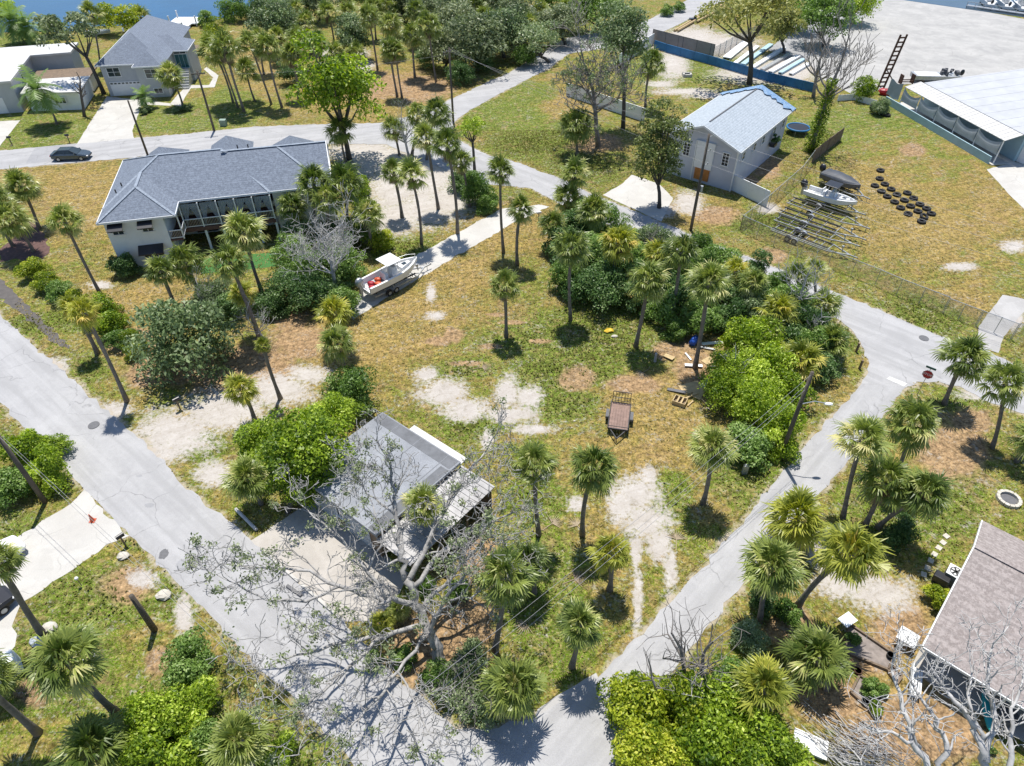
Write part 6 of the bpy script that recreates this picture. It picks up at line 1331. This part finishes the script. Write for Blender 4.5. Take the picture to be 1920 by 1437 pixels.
gt.beam((-1.58, -.7, 1.1), (-1.58, .7, 1.1), .035, .035).beam((-1.56, -.7, .75), (-1.56, .7, .75), .035, .035).build('ramp_gate', M['steel_dark'], u)
for s in (-1, 1): MB().box((-.1, s * .95, .66), (.85, .24, .05)).box((.34, s * .95, .55), (.05, .24, .22)).box((-.54, s * .95, .55), (.05, .24, .22)).build('fender', M['iron'], u)
wheels(u, [(-.1, .95, .33), (-.1, -.95, .33)], .33, .2); MB().tube([(2.2, 0, .02), (2.2, 0, .75)], .035, 6).build('jack', M['steel_dark'], u)

# tyres on the yard
TY = [(1235, 145), (1228, 215), (1273, 262), (1187, 275), (1327, 305), (1243, 323), (1376, 352), (1293, 368), (1465, 338), (1519, 383), (1440, 400), (1356, 415), (1573, 435), (1493, 450), (1408, 465), (1630, 472), (1555, 495), (1472, 517), (1670, 515), (1605, 548), (1587, 583)]
tl = ['lone tyre at the far end of the tyre rows', 'tyre second from the far end of the rows', 'tyre in the right row just after the second', 'leftmost tyre of the rows', 'third tyre of the right row', 'tyre second from the left of the left row', 'fourth tyre of the right row', 'third tyre of the left row', 'outer tyre where the third row begins', 'second tyre of the third row', 'middle tyre of the rows', 'fourth tyre of the left row', 'third tyre of the third row', 'tyre just past the middle of the rows', 'fifth tyre of the left row', 'fourth tyre of the third row, touching its neighbour', 'tyre near the near end, middle row', 'last tyre of the left row', 'rightmost tyre of the rows', 'tyre leaning on the nearest tyre', 'nearest tyre at the end of the rows']
for (x, y), lab in zip(TY, tl):
    q = gp(1380 + x / 4.571, 290 + y / 4.571); o = MB().torus((0, 0, 0), .36, .15, 24, 10).build('tyre', M['black'], None, loc=q + Z(.15 if 'leaning' not in lab else .26), smooth=True)
    if 'leaning' in lab: o.rotation_euler = (R(16), R(8), 0)
    tag(o, 'black ' + lab, 'tyre', 'tyres laid out on the yard')
for (x, y, tilt, lab) in ((1634, 208, 70, 'large dark tyre propped upright beside the low blue wall'), (1652, 214, 8, 'dark tyre lying in the weeds by the low blue wall'), (1662, 218, 0, 'dark tyre lying nearest the blue wall in the weeds')):
    o = MB().torus((0, 0, 0), .42, .17, 24, 10).build('tyre', M['black'], None, loc=gp(x, y) + Z(.58 if tilt > 20 else .2), smooth=True); o.rotation_euler = (R(tilt), 0, R(20)); tag(o, lab, 'tyre')

# ------------------------------------------------------------ white lot: barge, lattice tower, dock pieces, timbers
A, B = gp(1708, 152), gp(1800, 154); b_ = thing('work_skiff', 'long pale work skiff with gear at one end on the white lot', 'boat', (A + B) / 2, heading(A, B)); L = (B - A).length
MB().loft([[(x, -1.1, .5), (x, 1.1, .5), (x, 1.25, 1.1 + .12 * abs(x) / L), (x, -1.25, 1.1 + .12 * abs(x) / L)] for x in (-L / 2, -L * .2, L * .2, L * .44)]).build('hull', M['galv'], b_)
MB().box((-L * .22, 0, 1.16), (L * .46, 2.1, .06)).build('deck', M['white'], b_); g = random.Random(2)
for i in range(14): MB().box((L * g.uniform(.05, .40), g.uniform(-.8, .8), 1.3 + g.uniform(0, .35)), (g.uniform(.2, .6), g.uniform(.2, .5), g.uniform(.2, .7)), g.uniform(0, 3)).build('gear', M['iron'], b_)
MB().blob((L * .47, 0, 1.5), (.35, .25, .5), 10, 7).build('outboard_motor', M['blackplastic'], b_)
MB().box((-L * .3, 0, .25), (.3, 2, .5)).box((L * .25, 0, .25), (.3, 2, .5)).build('block', M['wood'], b_)
A = gp(1650, 168); tw = thing('lattice_tower', 'rusty lattice ladder tower standing by the white lot', 'tower', A, R(10)); lt = MB()
for s in (-.55, .55): lt.beam((s, 0, 0), (s + .9, 0, 8.2), .22, .22)
for k in range(12): z = .5 + k * .66; lt.beam((-.55 + .9 * z / 8.2, 0, z), (.55 + .9 * z / 8.2, 0, z), .16, .2)
lt.build('ladder_frame', M['rust'], tw); MB().beam((0, .1, 3.0), (1.2, 2.2, 0), .16, .16).beam((0, -.1, 3.0), (2.6, -1.2, 0), .16, .16).build('brace', M['rust'], tw)
tag(MB().blob((0, 0, .5), (.9, .7, .6), 9, 6, .25, random.Random(3)).build('machine', M['red'], None, loc=gp(1657, 178)), 'red machine at the foot of the rusty lattice tower', 'machine')
rk = MB().box((0, 0, .45), (2.2, .12, .12)).box((0, .8, .45), (2.2, .12, .12)).box((-1, .4, .7), (.12, 1, 1.4)).box((1, .4, .7), (.12, 1, 1.4)); tag(rk.build('steel_rack', M['rust'], None, loc=gp(1700, 158)), 'small rusty steel rack beside the skiff', 'rack').rotation_euler = (0, 0, R(5))
DP = [((1362, 112), (1408, 74), 1.5, 'white'), ((1378, 122), (1420, 90), .8, 'white'), ((1392, 124), (1445, 86), .9, 'wall_blue'), ((1410, 130), (1470, 92), .8, 'white'), ((1428, 134), (1480, 104), .7, 'galv'), ((1444, 138), (1496, 108), .9, 'white'), ((1462, 140), (1506, 114), .7, 'wall_blue'), ((1482, 142), (1516, 122), .7, 'white')]
for i, (a, b, w_, m_) in enumerate(DP):
    q, h, L = between(a, b); o = MB(); o.box((0, 0, .32), (L, w_, .14)).box((0, w_ * .4, .16), (L, .1, .3)).box((0, -w_ * .4, .16), (L, .1, .3)).build('dock_section', M[m_], None, loc=q).rotation_euler = (0, 0, h)
    ob = COL.objects[-1]; tag(ob, ['wide pale dock section nearest the taupe screen', 'narrow white dock section beside the wide one', 'pale blue dock section third from the screen', 'white dock section in the middle of the row', 'grey dock section right of the pine trunk', 'wide white dock section past the grey one', 'pale blue dock section near the bare trees', 'white dock section at the bare grey tree'][i], 'dock section', 'dock sections behind the blue wall')
LG = [((1264, 60), (1298, 40)), ((1270, 61), (1303, 42)), ((1298, 42), (1356, 10)), ((1306, 44), (1362, 14)), ((1300, 38), (1350, 8))]
for i, (a, b) in enumerate(LG):
    A, B = gp(*a), gp(*b); tag(MB().tube([Z(.25 + .1 * (i % 2)), B - A + Z(.25 + .1 * (i % 2))], .22, 8).build('timber_pile', M['lumber'], None, loc=A), ['short tan timber nearest the taupe screen', 'second short tan timber by the taupe screen', 'long tan timber beyond the black joint', 'long tan timber on the lot side', 'long tan timber on the road side'][i], 'timber', 'tan timbers on the verge')
tag(MB().box((0, 0, .35), (1.6, 1.0, .6)).box((.4, .2, .8), (.5, .5, .4)).build('winch_block', M['blackplastic'], None, loc=gp(1299, 41)), 'black winch block lying across the tan timbers', 'winch')

# ------------------------------------------------------------ signs and street furniture
Bs = gp(1719, 741); ss = thing('stop_sign', 'red octagonal STOP sign with dark street name blade at the corner', 'stop sign', Bs, R(-40))
MB().box((0, 0, 1.4), (.05, .05, 2.8)).build('post', M['galv'], ss)
oc = lambda r, y: [(r * math.cos(math.pi / 8 + k * math.pi / 4), y, 2.25 + r * math.sin(math.pi / 8 + k * math.pi / 4)) for k in range(8)]
MB().loft([oc(.42, -.04), oc(.42, -.03)]).build('border', M['white'], ss); pl = MB().loft([oc(.385, -.044), oc(.385, -.041)]).build('sign_plate', M['red'], ss)
fc = bpy.data.curves.new('lettering', 'FONT'); fc.body = 'STOP'; fc.size = .30; fc.align_x = 'CENTER'; fc.align_y = 'CENTER'; fc.extrude = .002
fo = bpy.data.objects.new('lettering', fc); COL.objects.link(fo); bpy.context.view_layer.update()
fm = bpy.data.meshes.new_from_object(fo.evaluated_get(bpy.context.evaluated_depsgraph_get())); bpy.data.objects.remove(fo)
fm.materials.clear(); fm.materials.append(M['white']); link_mesh('lettering', fm, pl, (0, -.047, 2.25), (math.pi / 2, 0, 0))
MB().box((0, 0, 2.90), (.75, .03, .18)).build('street_name_blade', M['deep'] if False else mat('sign_green', (0.02, 0.10, 0.08), .5, .1), ss)
sheet('stop_line', PX([(1662, 711), (1668, 707), (1701, 720), (1694, 725)]), M['paint_white'], .034)
def manhole(px, py, r, label): tag(MB().cyl((0, 0, 0), r, .03, 28).build('manhole_cover', M['iron'], None, loc=gp(px, py) + Z(.022)), label, 'manhole cover', 'manhole covers')
manhole(176, 798, .42, 'round iron manhole cover on the street above the leafy left bush'); manhole(1732, 635, .42, 'round iron manhole cover at the lane junction')
for px_, py_, rx, ry, nm in ((307, 1040, .30, .26, 'tar_patch'), (280, 948, .34, .12, 'tar_patch'), (261, 893, .22, .08, 'tar_patch'), (345, 1058, .5, .3, 'worn_patch')):
    q = gp(px_, py_); g = random.Random(px_); poly = [q + Vector((math.cos(a) * rx * g.uniform(.8, 1.15), math.sin(a) * ry * 1.6 * g.uniform(.8, 1.15), 0)) for a in [k * .35 for k in range(18)]]
    sheet(nm, poly, M['iron'] if px_ == 307 else M['asphalt_patch_shade'], .018)
def mailbox(px, py, label, m='blackplastic', rz=0.3):
    t = thing('mailbox', label, 'mailbox', gp(px, py), rz); MB().box((0, 0, .5), (.1, .1, 1.0)).build('post', M['wood'], t)
    MB().loft([[(x, .12 * math.cos(a), 1.05 + .06 * (a > 0) + .12 * math.sin(a)) for a in [-1.57 + k * .52 for k in range(0)] or [math.pi * k / 6 for k in range(7)]] + [(x, -.12, .98), (x, .12, .98)] for x in (-.26, .26)]).build('box', M[m], t)
mailbox(1010, 415, 'small dark mailbox post on the dry grass beside the boat driveway', 'white'); mailbox(23, 272, 'dark mailbox at the neighbour driveway on the avenue'); mailbox(131, 268, 'mailbox at the pale far driveway'); mailbox(236, 1024, 'mailbox at the corner of the cracked driveway', 'blackplastic', R(50)); mailbox(338, 768, 'dark mailbox at the sand driveway', 'blackplastic', .8)
cn = thing('traffic_cone', 'orange traffic cone on the cracked driveway', 'traffic cone', gp(174, 977)); MB().cyl((0, 0, 0), .02, .02, 4).box((0, 0, .025), (.38, .38, .05)).build('base', M['orange'], cn); MB().cyl((0, 0, .05), .15, .65, 16, .03).build('cone', M['orange'], cn)
for x, y, s, lab, k in ((308, 1118, .48, 'large pale rock on the verge beside the street', 1), (232, 1044, .40, 'flat pale rock beside the driveway mailbox', 2), (94, 1178, .45, 'pale rock at the foot of the leaning left palm', 3), (1077, 790, .1, 'small stone on the lot grass', 4)):
    tag(MB().blob((0, 0, s * .3), (s, s * .8, s * .45), 11, 7, .16, random.Random(k)).build('rock', M['rock'], None, loc=gp(x, y)), lab, 'rock')
tag(MB().box((0, 0, .05), (.7, .55, .06), .6).build('white_board', M['white'], None, loc=gp(168, 1240)), 'small white square board under the large feathery palm', 'board')
tag(MB().blob((0, 0, .15), (.5, .35, .2), 9, 6, .2, random.Random(6)).build('blue_cloth', M['tarp_grey'], None, loc=gp(72, 1205)), 'blue-grey cloth bundle in the shade of the leaning left palm', 'cloth')
tag(MB().box((0, 0, .5), (1.5, 1.1, .9), .7).box((.1, .1, 1.1), (1.2, .9, .3), .7).build('utility_cart', M['wall_white'], None, loc=gp(16, 1262), bevel=.08), 'pale boxy cart at the left edge under the palm fronds', 'cart')
lt = thing('garden_light', 'small white garden light on a stake beside the cracked driveway', 'garden light', gp(153, 1098)); MB().cyl((0, 0, 0), .02, .7, 6).build('stake', M['iron'], lt); MB().blob((0, 0, .78), (.12, .12, .12), 10, 7).build('lamp', M['white'], lt, smooth=True)
pd = MB().box((0, 0, .45), (.35, .3, .9)); tag(pd.build('utility_pedestal', M['galv'], None, loc=gp(1395, 888), bevel=.03), 'grey utility pedestal in the grass below the lime thicket', 'pedestal')
for x, y, lab in ((1605, 660, 'short wooden post at the lane corner, upper one'), (1611, 692, 'short wooden post at the lane corner, lower one')): tag(MB().cyl((0, 0, 0), .11, .95, 9, .10).build('wooden_post', M['wood'], None, loc=gp(x, y)), lab, 'post')
snag((1434, 524), (1430, 488), .05, 'tiny forked dead stem at the lane edge', 2, bark='bark_twig', spread=.9, first=.5, seed=50)
A, B = gp(443, 957), gp(482, 996); tag(MB().tube([Z(.14), B - A + Z(.14)], .12, 8).build('log', M['bark_dead'], None, loc=A), 'straight pale log lying at the corner of the parking apron', 'log')
for a, b, lab in (((490, 1030), (560, 1092), 'long low kerb block along the apron, upper half'), ((566, 1098), (638, 1160), 'long low kerb block along the apron, lower half')):
    q, h, L = between(a, b); o = MB().box((0, 0, .07), (L, .18, .14)).build('kerb_block', M['concrete'], None, loc=q, bevel=.02); o.rotation_euler = (0, 0, h); tag(o, lab, 'kerb')
q, h, L = between((542, 1102), (562, 1116)); o = MB().box((0, 0, .08), (1.3, .2, .15)).build('parking_stop', M['iron'], None, loc=q, bevel=.03); o.rotation_euler = (0, 0, h); tag(o, 'short dark parking stop on the apron under the oak limbs', 'parking stop')
MBx = MB().box((0, 0, .45), (.9, .7, .9)); tag(MBx.build('transformer_box', mat('pale_green_metal', (.28, .36, .30), .5, .1), None, loc=gp(420, 236), bevel=.04), 'green transformer box beside the avenue palms', 'transformer')
for i, (x, y, lab) in enumerate(((268, 210, 'left'), (278, 206, 'second'), (330, 206, 'third'), (343, 204, 'fourth'), (355, 203, 'right'))):
    shrub((x, y), 7, 'greyleaf', f'{lab} blue-grey agave rosette in the pale rock bed of the far driveway', 'agave', 'agave', h=.4, group='agaves in the rock bed')

# ------------------------------------------------------------ yard things
tm = thing('trampoline', 'round trampoline with blue padding behind the lilac house', 'trampoline', gp(1494, 250)); MB().torus((0, 0, .85), 1.55, .12, 28, 6).build('padding', M['blue_paint'], tm, smooth=True); MB().cyl((0, 0, .84), 1.45, .02, 28).build('mat', M['blackplastic'], tm)
for k in range(6): MB().tube([(1.5 * math.cos(k * 1.047), 1.5 * math.sin(k * 1.047), 0), (1.5 * math.cos(k * 1.047), 1.5 * math.sin(k * 1.047), .8)], .03, 6).build('leg', M['galv'], tm)
fr = MB()
for k in range(4): a = k * math.pi / 2; fr.box((.6 * math.cos(a), .6 * math.sin(a), .22), (.28, 1.45 if k % 2 == 0 else 1.45, .42), a)
tag(fr.build('fire_pit', M['concrete'], None, loc=gp(1288, 143)), 'square block fire pit on the lawn before the blue wall', 'fire pit')
rg = MB(); g = random.Random(4)
for k in range(14): a = k * math.pi / 7; rg.box((.68 * math.cos(a), .68 * math.sin(a), .12), (.22, .29, .24), a + g.uniform(-.05, .05))
fp = thing('fire_ring', 'round pale stone fire ring at the right edge below the shaded lawn', 'fire ring', gp(1890, 938)); rg.build('stones', M['rock'], fp); MB().cyl((0, 0, .0), .6, .05, 20).build('ash', M['iron'], fp)
for i, (x, y) in enumerate(((1774, 1006), (1768, 1018), (1760, 1028), (1752, 1040), (1745, 1052), (1739, 1066), (1732, 1078))):
    tag(MB().box((0, 0, .03), (.40, .34, .06), .5 + i * .1).build('stepping_stone', M['rock'], None, loc=gp(x, y), bevel=.02), ['topmost pale stepping stone', 'second pale stepping stone from the top', 'third pale stepping stone from the top', 'middle pale stepping stone', 'third pale stepping stone from the bottom', 'second pale stepping stone from the bottom', 'lowest pale stepping stone'][i] + ' beside the brown roofed house', 'stepping stone', 'stepping stones beside the house')
ac = thing('air_conditioner', 'outdoor air conditioner unit with round fan grille at the lower right house', 'air conditioner', gp(1781, 1088), R(-42)); MB().box((0, 0, .45), (.9, .9, .9)).build('cabinet', M['iron'], ac, bevel=.03); MB().box((0, 0, .915), (.92, .92, .03)).build('top_panel', M['white'], ac); MB().torus((0, 0, .94), .33, .03, 20, 6).build('grille_ring', M['iron'], ac)
fb = MB(); [fb.box((0, 0, .945), (.62, .10, .015), k * 1.047) for k in range(3)]; fb.build('fan_blade', M['dark'], ac)
tag(MB().box((0, 0, .45), (.9, .6, .5), R(-42)).box((0, 0, .1), (.8, .5, .2), R(-42)).build('grill', M['blackplastic'], None, loc=gp(1760, 1092), bevel=.06), 'dark barbecue grill beside the air conditioner', 'grill')
cb = thing('white_table', 'white square folding table on the gravel beside the lower right house', 'table', gp(1694, 1206), R(-42)); MB().box((0, 0, .72), (1.05, 1.0, .06)).build('tabletop', M['white'], cb, bevel=.02)
for sx in (-1, 1):
    for sy in (-1, 1): MB().box((sx * .44, sy * .42, .34), (.05, .05, .68)).build('leg', M['galv'], cb)
tag(MB().box((0, 0, .35), (1.7, 1.0, .06), R(-25)).box((0, 0, .16), (1.5, .8, .3), R(-25)).build('white_board', M['white'], None, loc=gp(1516, 1400)), 'large white board on blocks beside the brush pile', 'board')
bn = thing('bench', 'white slatted bench on the straw yard near the brown roof eave', 'bench', gp(1712, 1285), R(62)); sl_ = MB()
for k in range(5): sl_.box((0, -.24 + k * .12, .45), (1.7, .09, .04))
sl_.build('seat', M['wall_white'], bn); bk = MB(); [bk.box((0, .32, .6 + k * .13), (1.7, .04, .09)) for k in range(3)]; bk.build('backrest', M['wall_white'], bn)
for x in (-.7, .7): MB().box((x, 0, .21), (.06, .55, .42)).build('leg', M['wall_white'], bn)
def bed(pts, label):
    w = PX(pts); o = w[0]; t = thing('garden_bed', label, 'garden bed', o); e = MB()
    for a, b in zip(w, w[1:] + w[:1]): e.beam(a - o + Z(.1), b - o + Z(.1), .12, .2)
    e.build('edging', M['wood'], t); MB().poly([p - o + Z(.04) for p in w]).build('soil', M['soil'], t)
bed([(1592, 1172), (1676, 1230), (1664, 1258), (1582, 1224)], 'long wood-edged garden bed of dark soil'); bed([(1594, 1300), (1610, 1268), (1664, 1300), (1636, 1336)], 'small wood-edged garden bed with plants and pots')
bed([(1664, 1262), (1672, 1250), (1690, 1270), (1680, 1284)], 'tiny brick-brown planter frame between the beds')
for x, y, m_, lab in ((1606, 1262, 'rust', 'round dark pot at the corner of the small garden bed'), (1667, 1232, 'black', 'black pot at the end of the long garden bed'), (1655, 1306, 'white', 'white pot in the small garden bed'), (1620, 1318, 'iron', 'grey pot in the small garden bed')):
    tag(MB().tube([(0, 0, 0), (0, 0, .3), (0, 0, .3), (0, 0, .1)], [.17, .22, .18, .15], 14, True).build('flower_pot', M[m_], None, loc=gp(x, y)), lab, 'flower pot')
ky = MB(); ky.loft([[(x, w_ * math.cos(a), .3 + .18 * math.sin(a) * (1 if w_ > .05 else .3)) for a in [k * math.pi / 4 for k in range(8)]] for x, w_ in ((-1.4, .03), (-.9, .26), (0, .36), (.9, .26), (1.4, .03))]); o = ky.build('kayak', M['teal'], None, loc=gp(1850, 1338) + Z(.0), smooth=True); o.rotation_euler = (0, 0, R(70)); tag(o, 'teal kayak on the grass under the brown roof eave', 'kayak')
tag(MB().cyl((0, 0, 0), .42, .75, 18, .48).build('bin', M['iron'], None, loc=gp(1880, 1352)), 'dark round bin at the shaded porch', 'bin')
wb = thing('wheelbarrow', 'pale wheelbarrow at the head of the long garden bed', 'wheelbarrow', gp(1583, 1172), R(30)); MB().loft([[(-.3, -.22, .3), (.3, -.22, .3), (.3, .22, .3), (-.3, .22, .3)], [(-.45, -.34, .6), (.5, -.34, .6), (.5, .34, .6), (-.45, .34, .6)]]).build('tray', M['wall_white'], wb); MB().beam((-.9, -.28, .55), (.5, -.1, .25), .04, .04).beam((-.9, .28, .55), (.5, .1, .25), .04, .04).build('handle', M['wood'], wb); wheels(wb, [(.58, 0, .19)], .19, .1)
# debris by the thicket
dr = thing('barrel', 'blue plastic barrel tipped against the thicket', 'barrel', gp(1296, 650)); MB().tube([(0, 0, .3), (.35, .5, .42), (.5, .75, .45)], [.30, .32, .29], 14).build('body', M['blue_plastic'], dr, smooth=True)
pa = thing('wooden_crate', 'open tan wooden crate with three slots on the lot grass', 'crate', gp(1274, 756), R(-28)); MB().box((-.5, 0, .2), (.06, .8, .4)).box((.5, 0, .2), (.06, .8, .4)).box((0, -.4, .2), (1.06, .06, .4)).box((0, .4, .2), (1.06, .06, .4)).build('sides', M['lumber'], pa)
sp2 = MB(); [sp2.box((-.5 + .333 * k, 0, .3), (.13, .74, .16)) for k in range(1, 3)]; sp2.build('divider', M['lumber'], pa); MB().box((0, 0, .03), (.98, .72, .04)).build('bottom', M['wood'], pa)
g = random.Random(15)
for i, (x, y, L, w_, a, m_, lab) in enumerate(((1295, 728, 1.8, 1.1, .3, 'lumber', 'pale plywood sheet in the scrap pile'), (1310, 738, 1.5, .8, 1.0, 'lumber', 'second plywood sheet in the scrap pile'), (1268, 735, 1.5, .3, -.35, 'iron', 'dark plank beside the scrap pile'), (1296, 745, 1.4, .12, .5, 'lumber', 'thin yellow batten across the scrap pile'), (1318, 752, 1.2, .12, -1.1, 'lumber', 'thin yellow batten at the lime thicket'), (1294, 758, .8, .12, .8, 'lumber', 'short yellow batten right of the crate'), (1322, 720, 1.3, .5, .9, 'tarp_grey', 'grey sheet metal beside the plywood'), (1254, 672, .9, .5, -.7, 'lumber', 'tan board scrap left of the leaning palm'), (1246, 668, .7, .1, .5, 'lumber', 'thin tan stick left of the leaning palm'), (1335, 645, 1.9, .35, .1, 'wall_white', 'long white junk panel behind the barrel'), (1325, 655, 1.4, .2, -.3, 'galv', 'grey metal strip behind the barrel'), (1300, 688, 1.5, .35, -.1, 'white', 'white and dark board at the foot of the leaning palm'), (1328, 678, 1.0, .8, .6, 'lumber', 'broken tan sheet beside the leaning palm'), (1290, 670, 1.0, .15, 1.9, 'wall_white', 'white stick near the leaning palm'), (1335, 690, .8, .2, .2, 'iron', 'dark scrap in the lime thicket shade'))):
    o = MB().box((0, 0, .0), (L, w_, .05)).build('scrap_board', M[m_], None, loc=gp(x, y) + Z(.06 + .035 * (i % 4))); o.rotation_euler = (g.uniform(-.06, .06), g.uniform(-.06, .06), a); tag(o, lab, 'scrap board', 'scrap boards by the thicket')
tag(MB().blob((0, 0, .12), (.42, .3, .2), 9, 6, .25, random.Random(9)).build('plastic_bag', M['yellow'], None, loc=gp(1142, 622)), 'bright yellow bag on the green grass', 'bag')
tag(MB().blob((0, 0, .08), (.3, .2, .1), 9, 6, .25, random.Random(10)).build('rock', M['rock'], None, loc=gp(1152, 632)), 'flat pale stone beside the yellow bag', 'rock')
stp = MB().cyl((0, 0, 0), .13, .9, 8, .10); tag(stp.build('tree_stump', M['bark_dead'], None, loc=gp(1228, 678)), 'thin pale stump in the shadow of the leaning palm', 'stump')
# shore
dk_ = thing('dock', 'white wooden dock at the water beyond the far grey house', 'dock', gp(352, 44)); MB().box((0, 0, .5), (6.0, 5.0, .2)).box((1.0, -5.0, .5), (1.8, 6, .18)).build('deck', M['white'], dk_)
for x, y in ((-2.7, 2.2), (2.7, 2.2), (-2.7, -2.2), (2.7, -2.2), (.2, -7), (1.8, -7)): MB().cyl((x, y, -.5), .16, 2.4, 8).build('piling', M['white'], dk_)
sk = thing('skiff', 'small white skiff at the shore behind the far houses', 'boat', gp(184, 66), R(20)); MB().loft([[(x, -b, .8), (x, -b * .8, .3), (x, b * .8, .3), (x, b, .8), (x, b - .12, .8), (x, b * .7, .5), (x, -b * .7, .5), (x, -b + .12, .8)] for x, b in ((-2.4, .8), (0, .9), (1.5, .7), (2.4, .2))]).build('hull', M['gel'], sk)

# fallen fronds and moored boats
fr_me = None
g = random.Random(61); Q = []; T = []
for k in range(13):
    a = R(-78 + 13 * k); d = Vector((math.cos(a), math.sin(a), 0)); s_ = Vector((-d.y, d.x, 0)) * .03; e = d * g.uniform(.45, .6) + Z(g.uniform(.02, .10))
    Q.append([Z(.03) - s_, Z(.03) + s_, e + s_ * .3, e - s_ * .3]); T.append(g.uniform(.5, 1))
Q.append([Vector((-.7, -.02, .02)), Vector((-.7, .02, .02)), Vector((0, .02, .04)), Vector((0, -.02, .04))]); T.append(.8)
fr_me = leaf_mesh('fallen_frond', Q, None, T, M['thatch'])
for x, y, lab in ((1036, 982, 'tan fallen frond on the grass between the two sand patch palms'), (1082, 986, 'tan fallen frond beside the curved palm trunk'), (1078, 1087, 'pale fallen frond near the short yellowing palm'), (1268, 1012, 'fallen frond right of the white sand patch'), (985, 1170, 'fallen frond left of the single bottom palm'), (1205, 700, 'fallen frond between utility trailer and leaning palm'), (905, 690, 'fallen frond above the central sand patch'), (1640, 1040, 'fallen frond in the shade of the crowded palms')):
    o = link_mesh('fallen_frond', fr_me, None, gp(x, y) + Z(.01), (0, 0, g.uniform(0, 6.3)), (1.3, 1.3, 1.3)); tag(o, lab, 'palm frond', 'fallen fronds')
for i, (x, y) in enumerate(((1848, 8), (1880, 12), (1910, 16))):
    b_ = thing('moored_boat', ['leftmost', 'middle', 'rightmost'][i] + ' of three pale boats moored at the top right corner', 'boat', gp(x, y), R(75)); MB().loft([[(q, -b, 1.2), (q, -b * .8, .2), (q, b * .8, .2), (q, b, 1.2), (q, b - .2, 1.2), (q, b * .6, .7), (q, -b * .6, .7), (q, -b + .2, 1.2)] for q, b in ((-3.6, 1.1), (0, 1.25), (2.2, 1.0), (3.6, .25))]).build('hull', M['gel'], b_); MB().box((-.4, 0, 1.3), (1.4, 1.2, 1.2)).build('console', M['galv'], b_, bevel=.1); MB().blob((-3.9, 0, 1.3), (.35, .3, .5), 8, 6).build('outboard_motor', M['blackplastic'], b_)
A, B = gp(1812, 13), gp(1935, 31); wl_ = thing('dock_rail', 'grey dock railing along the canal at the top right corner', 'railing', A); MB().beam(Z(1.0), B - A + Z(1.0), .12, .1).beam(Z(.3), B - A + Z(.3), 1.2, .12).build('rail', M['galv'], wl_)
for k in range(9): q = (B - A) * (k / 8); MB().box(q + Z(.5), (.12, .12, 1.0)).build('post', M['galv'], wl_)
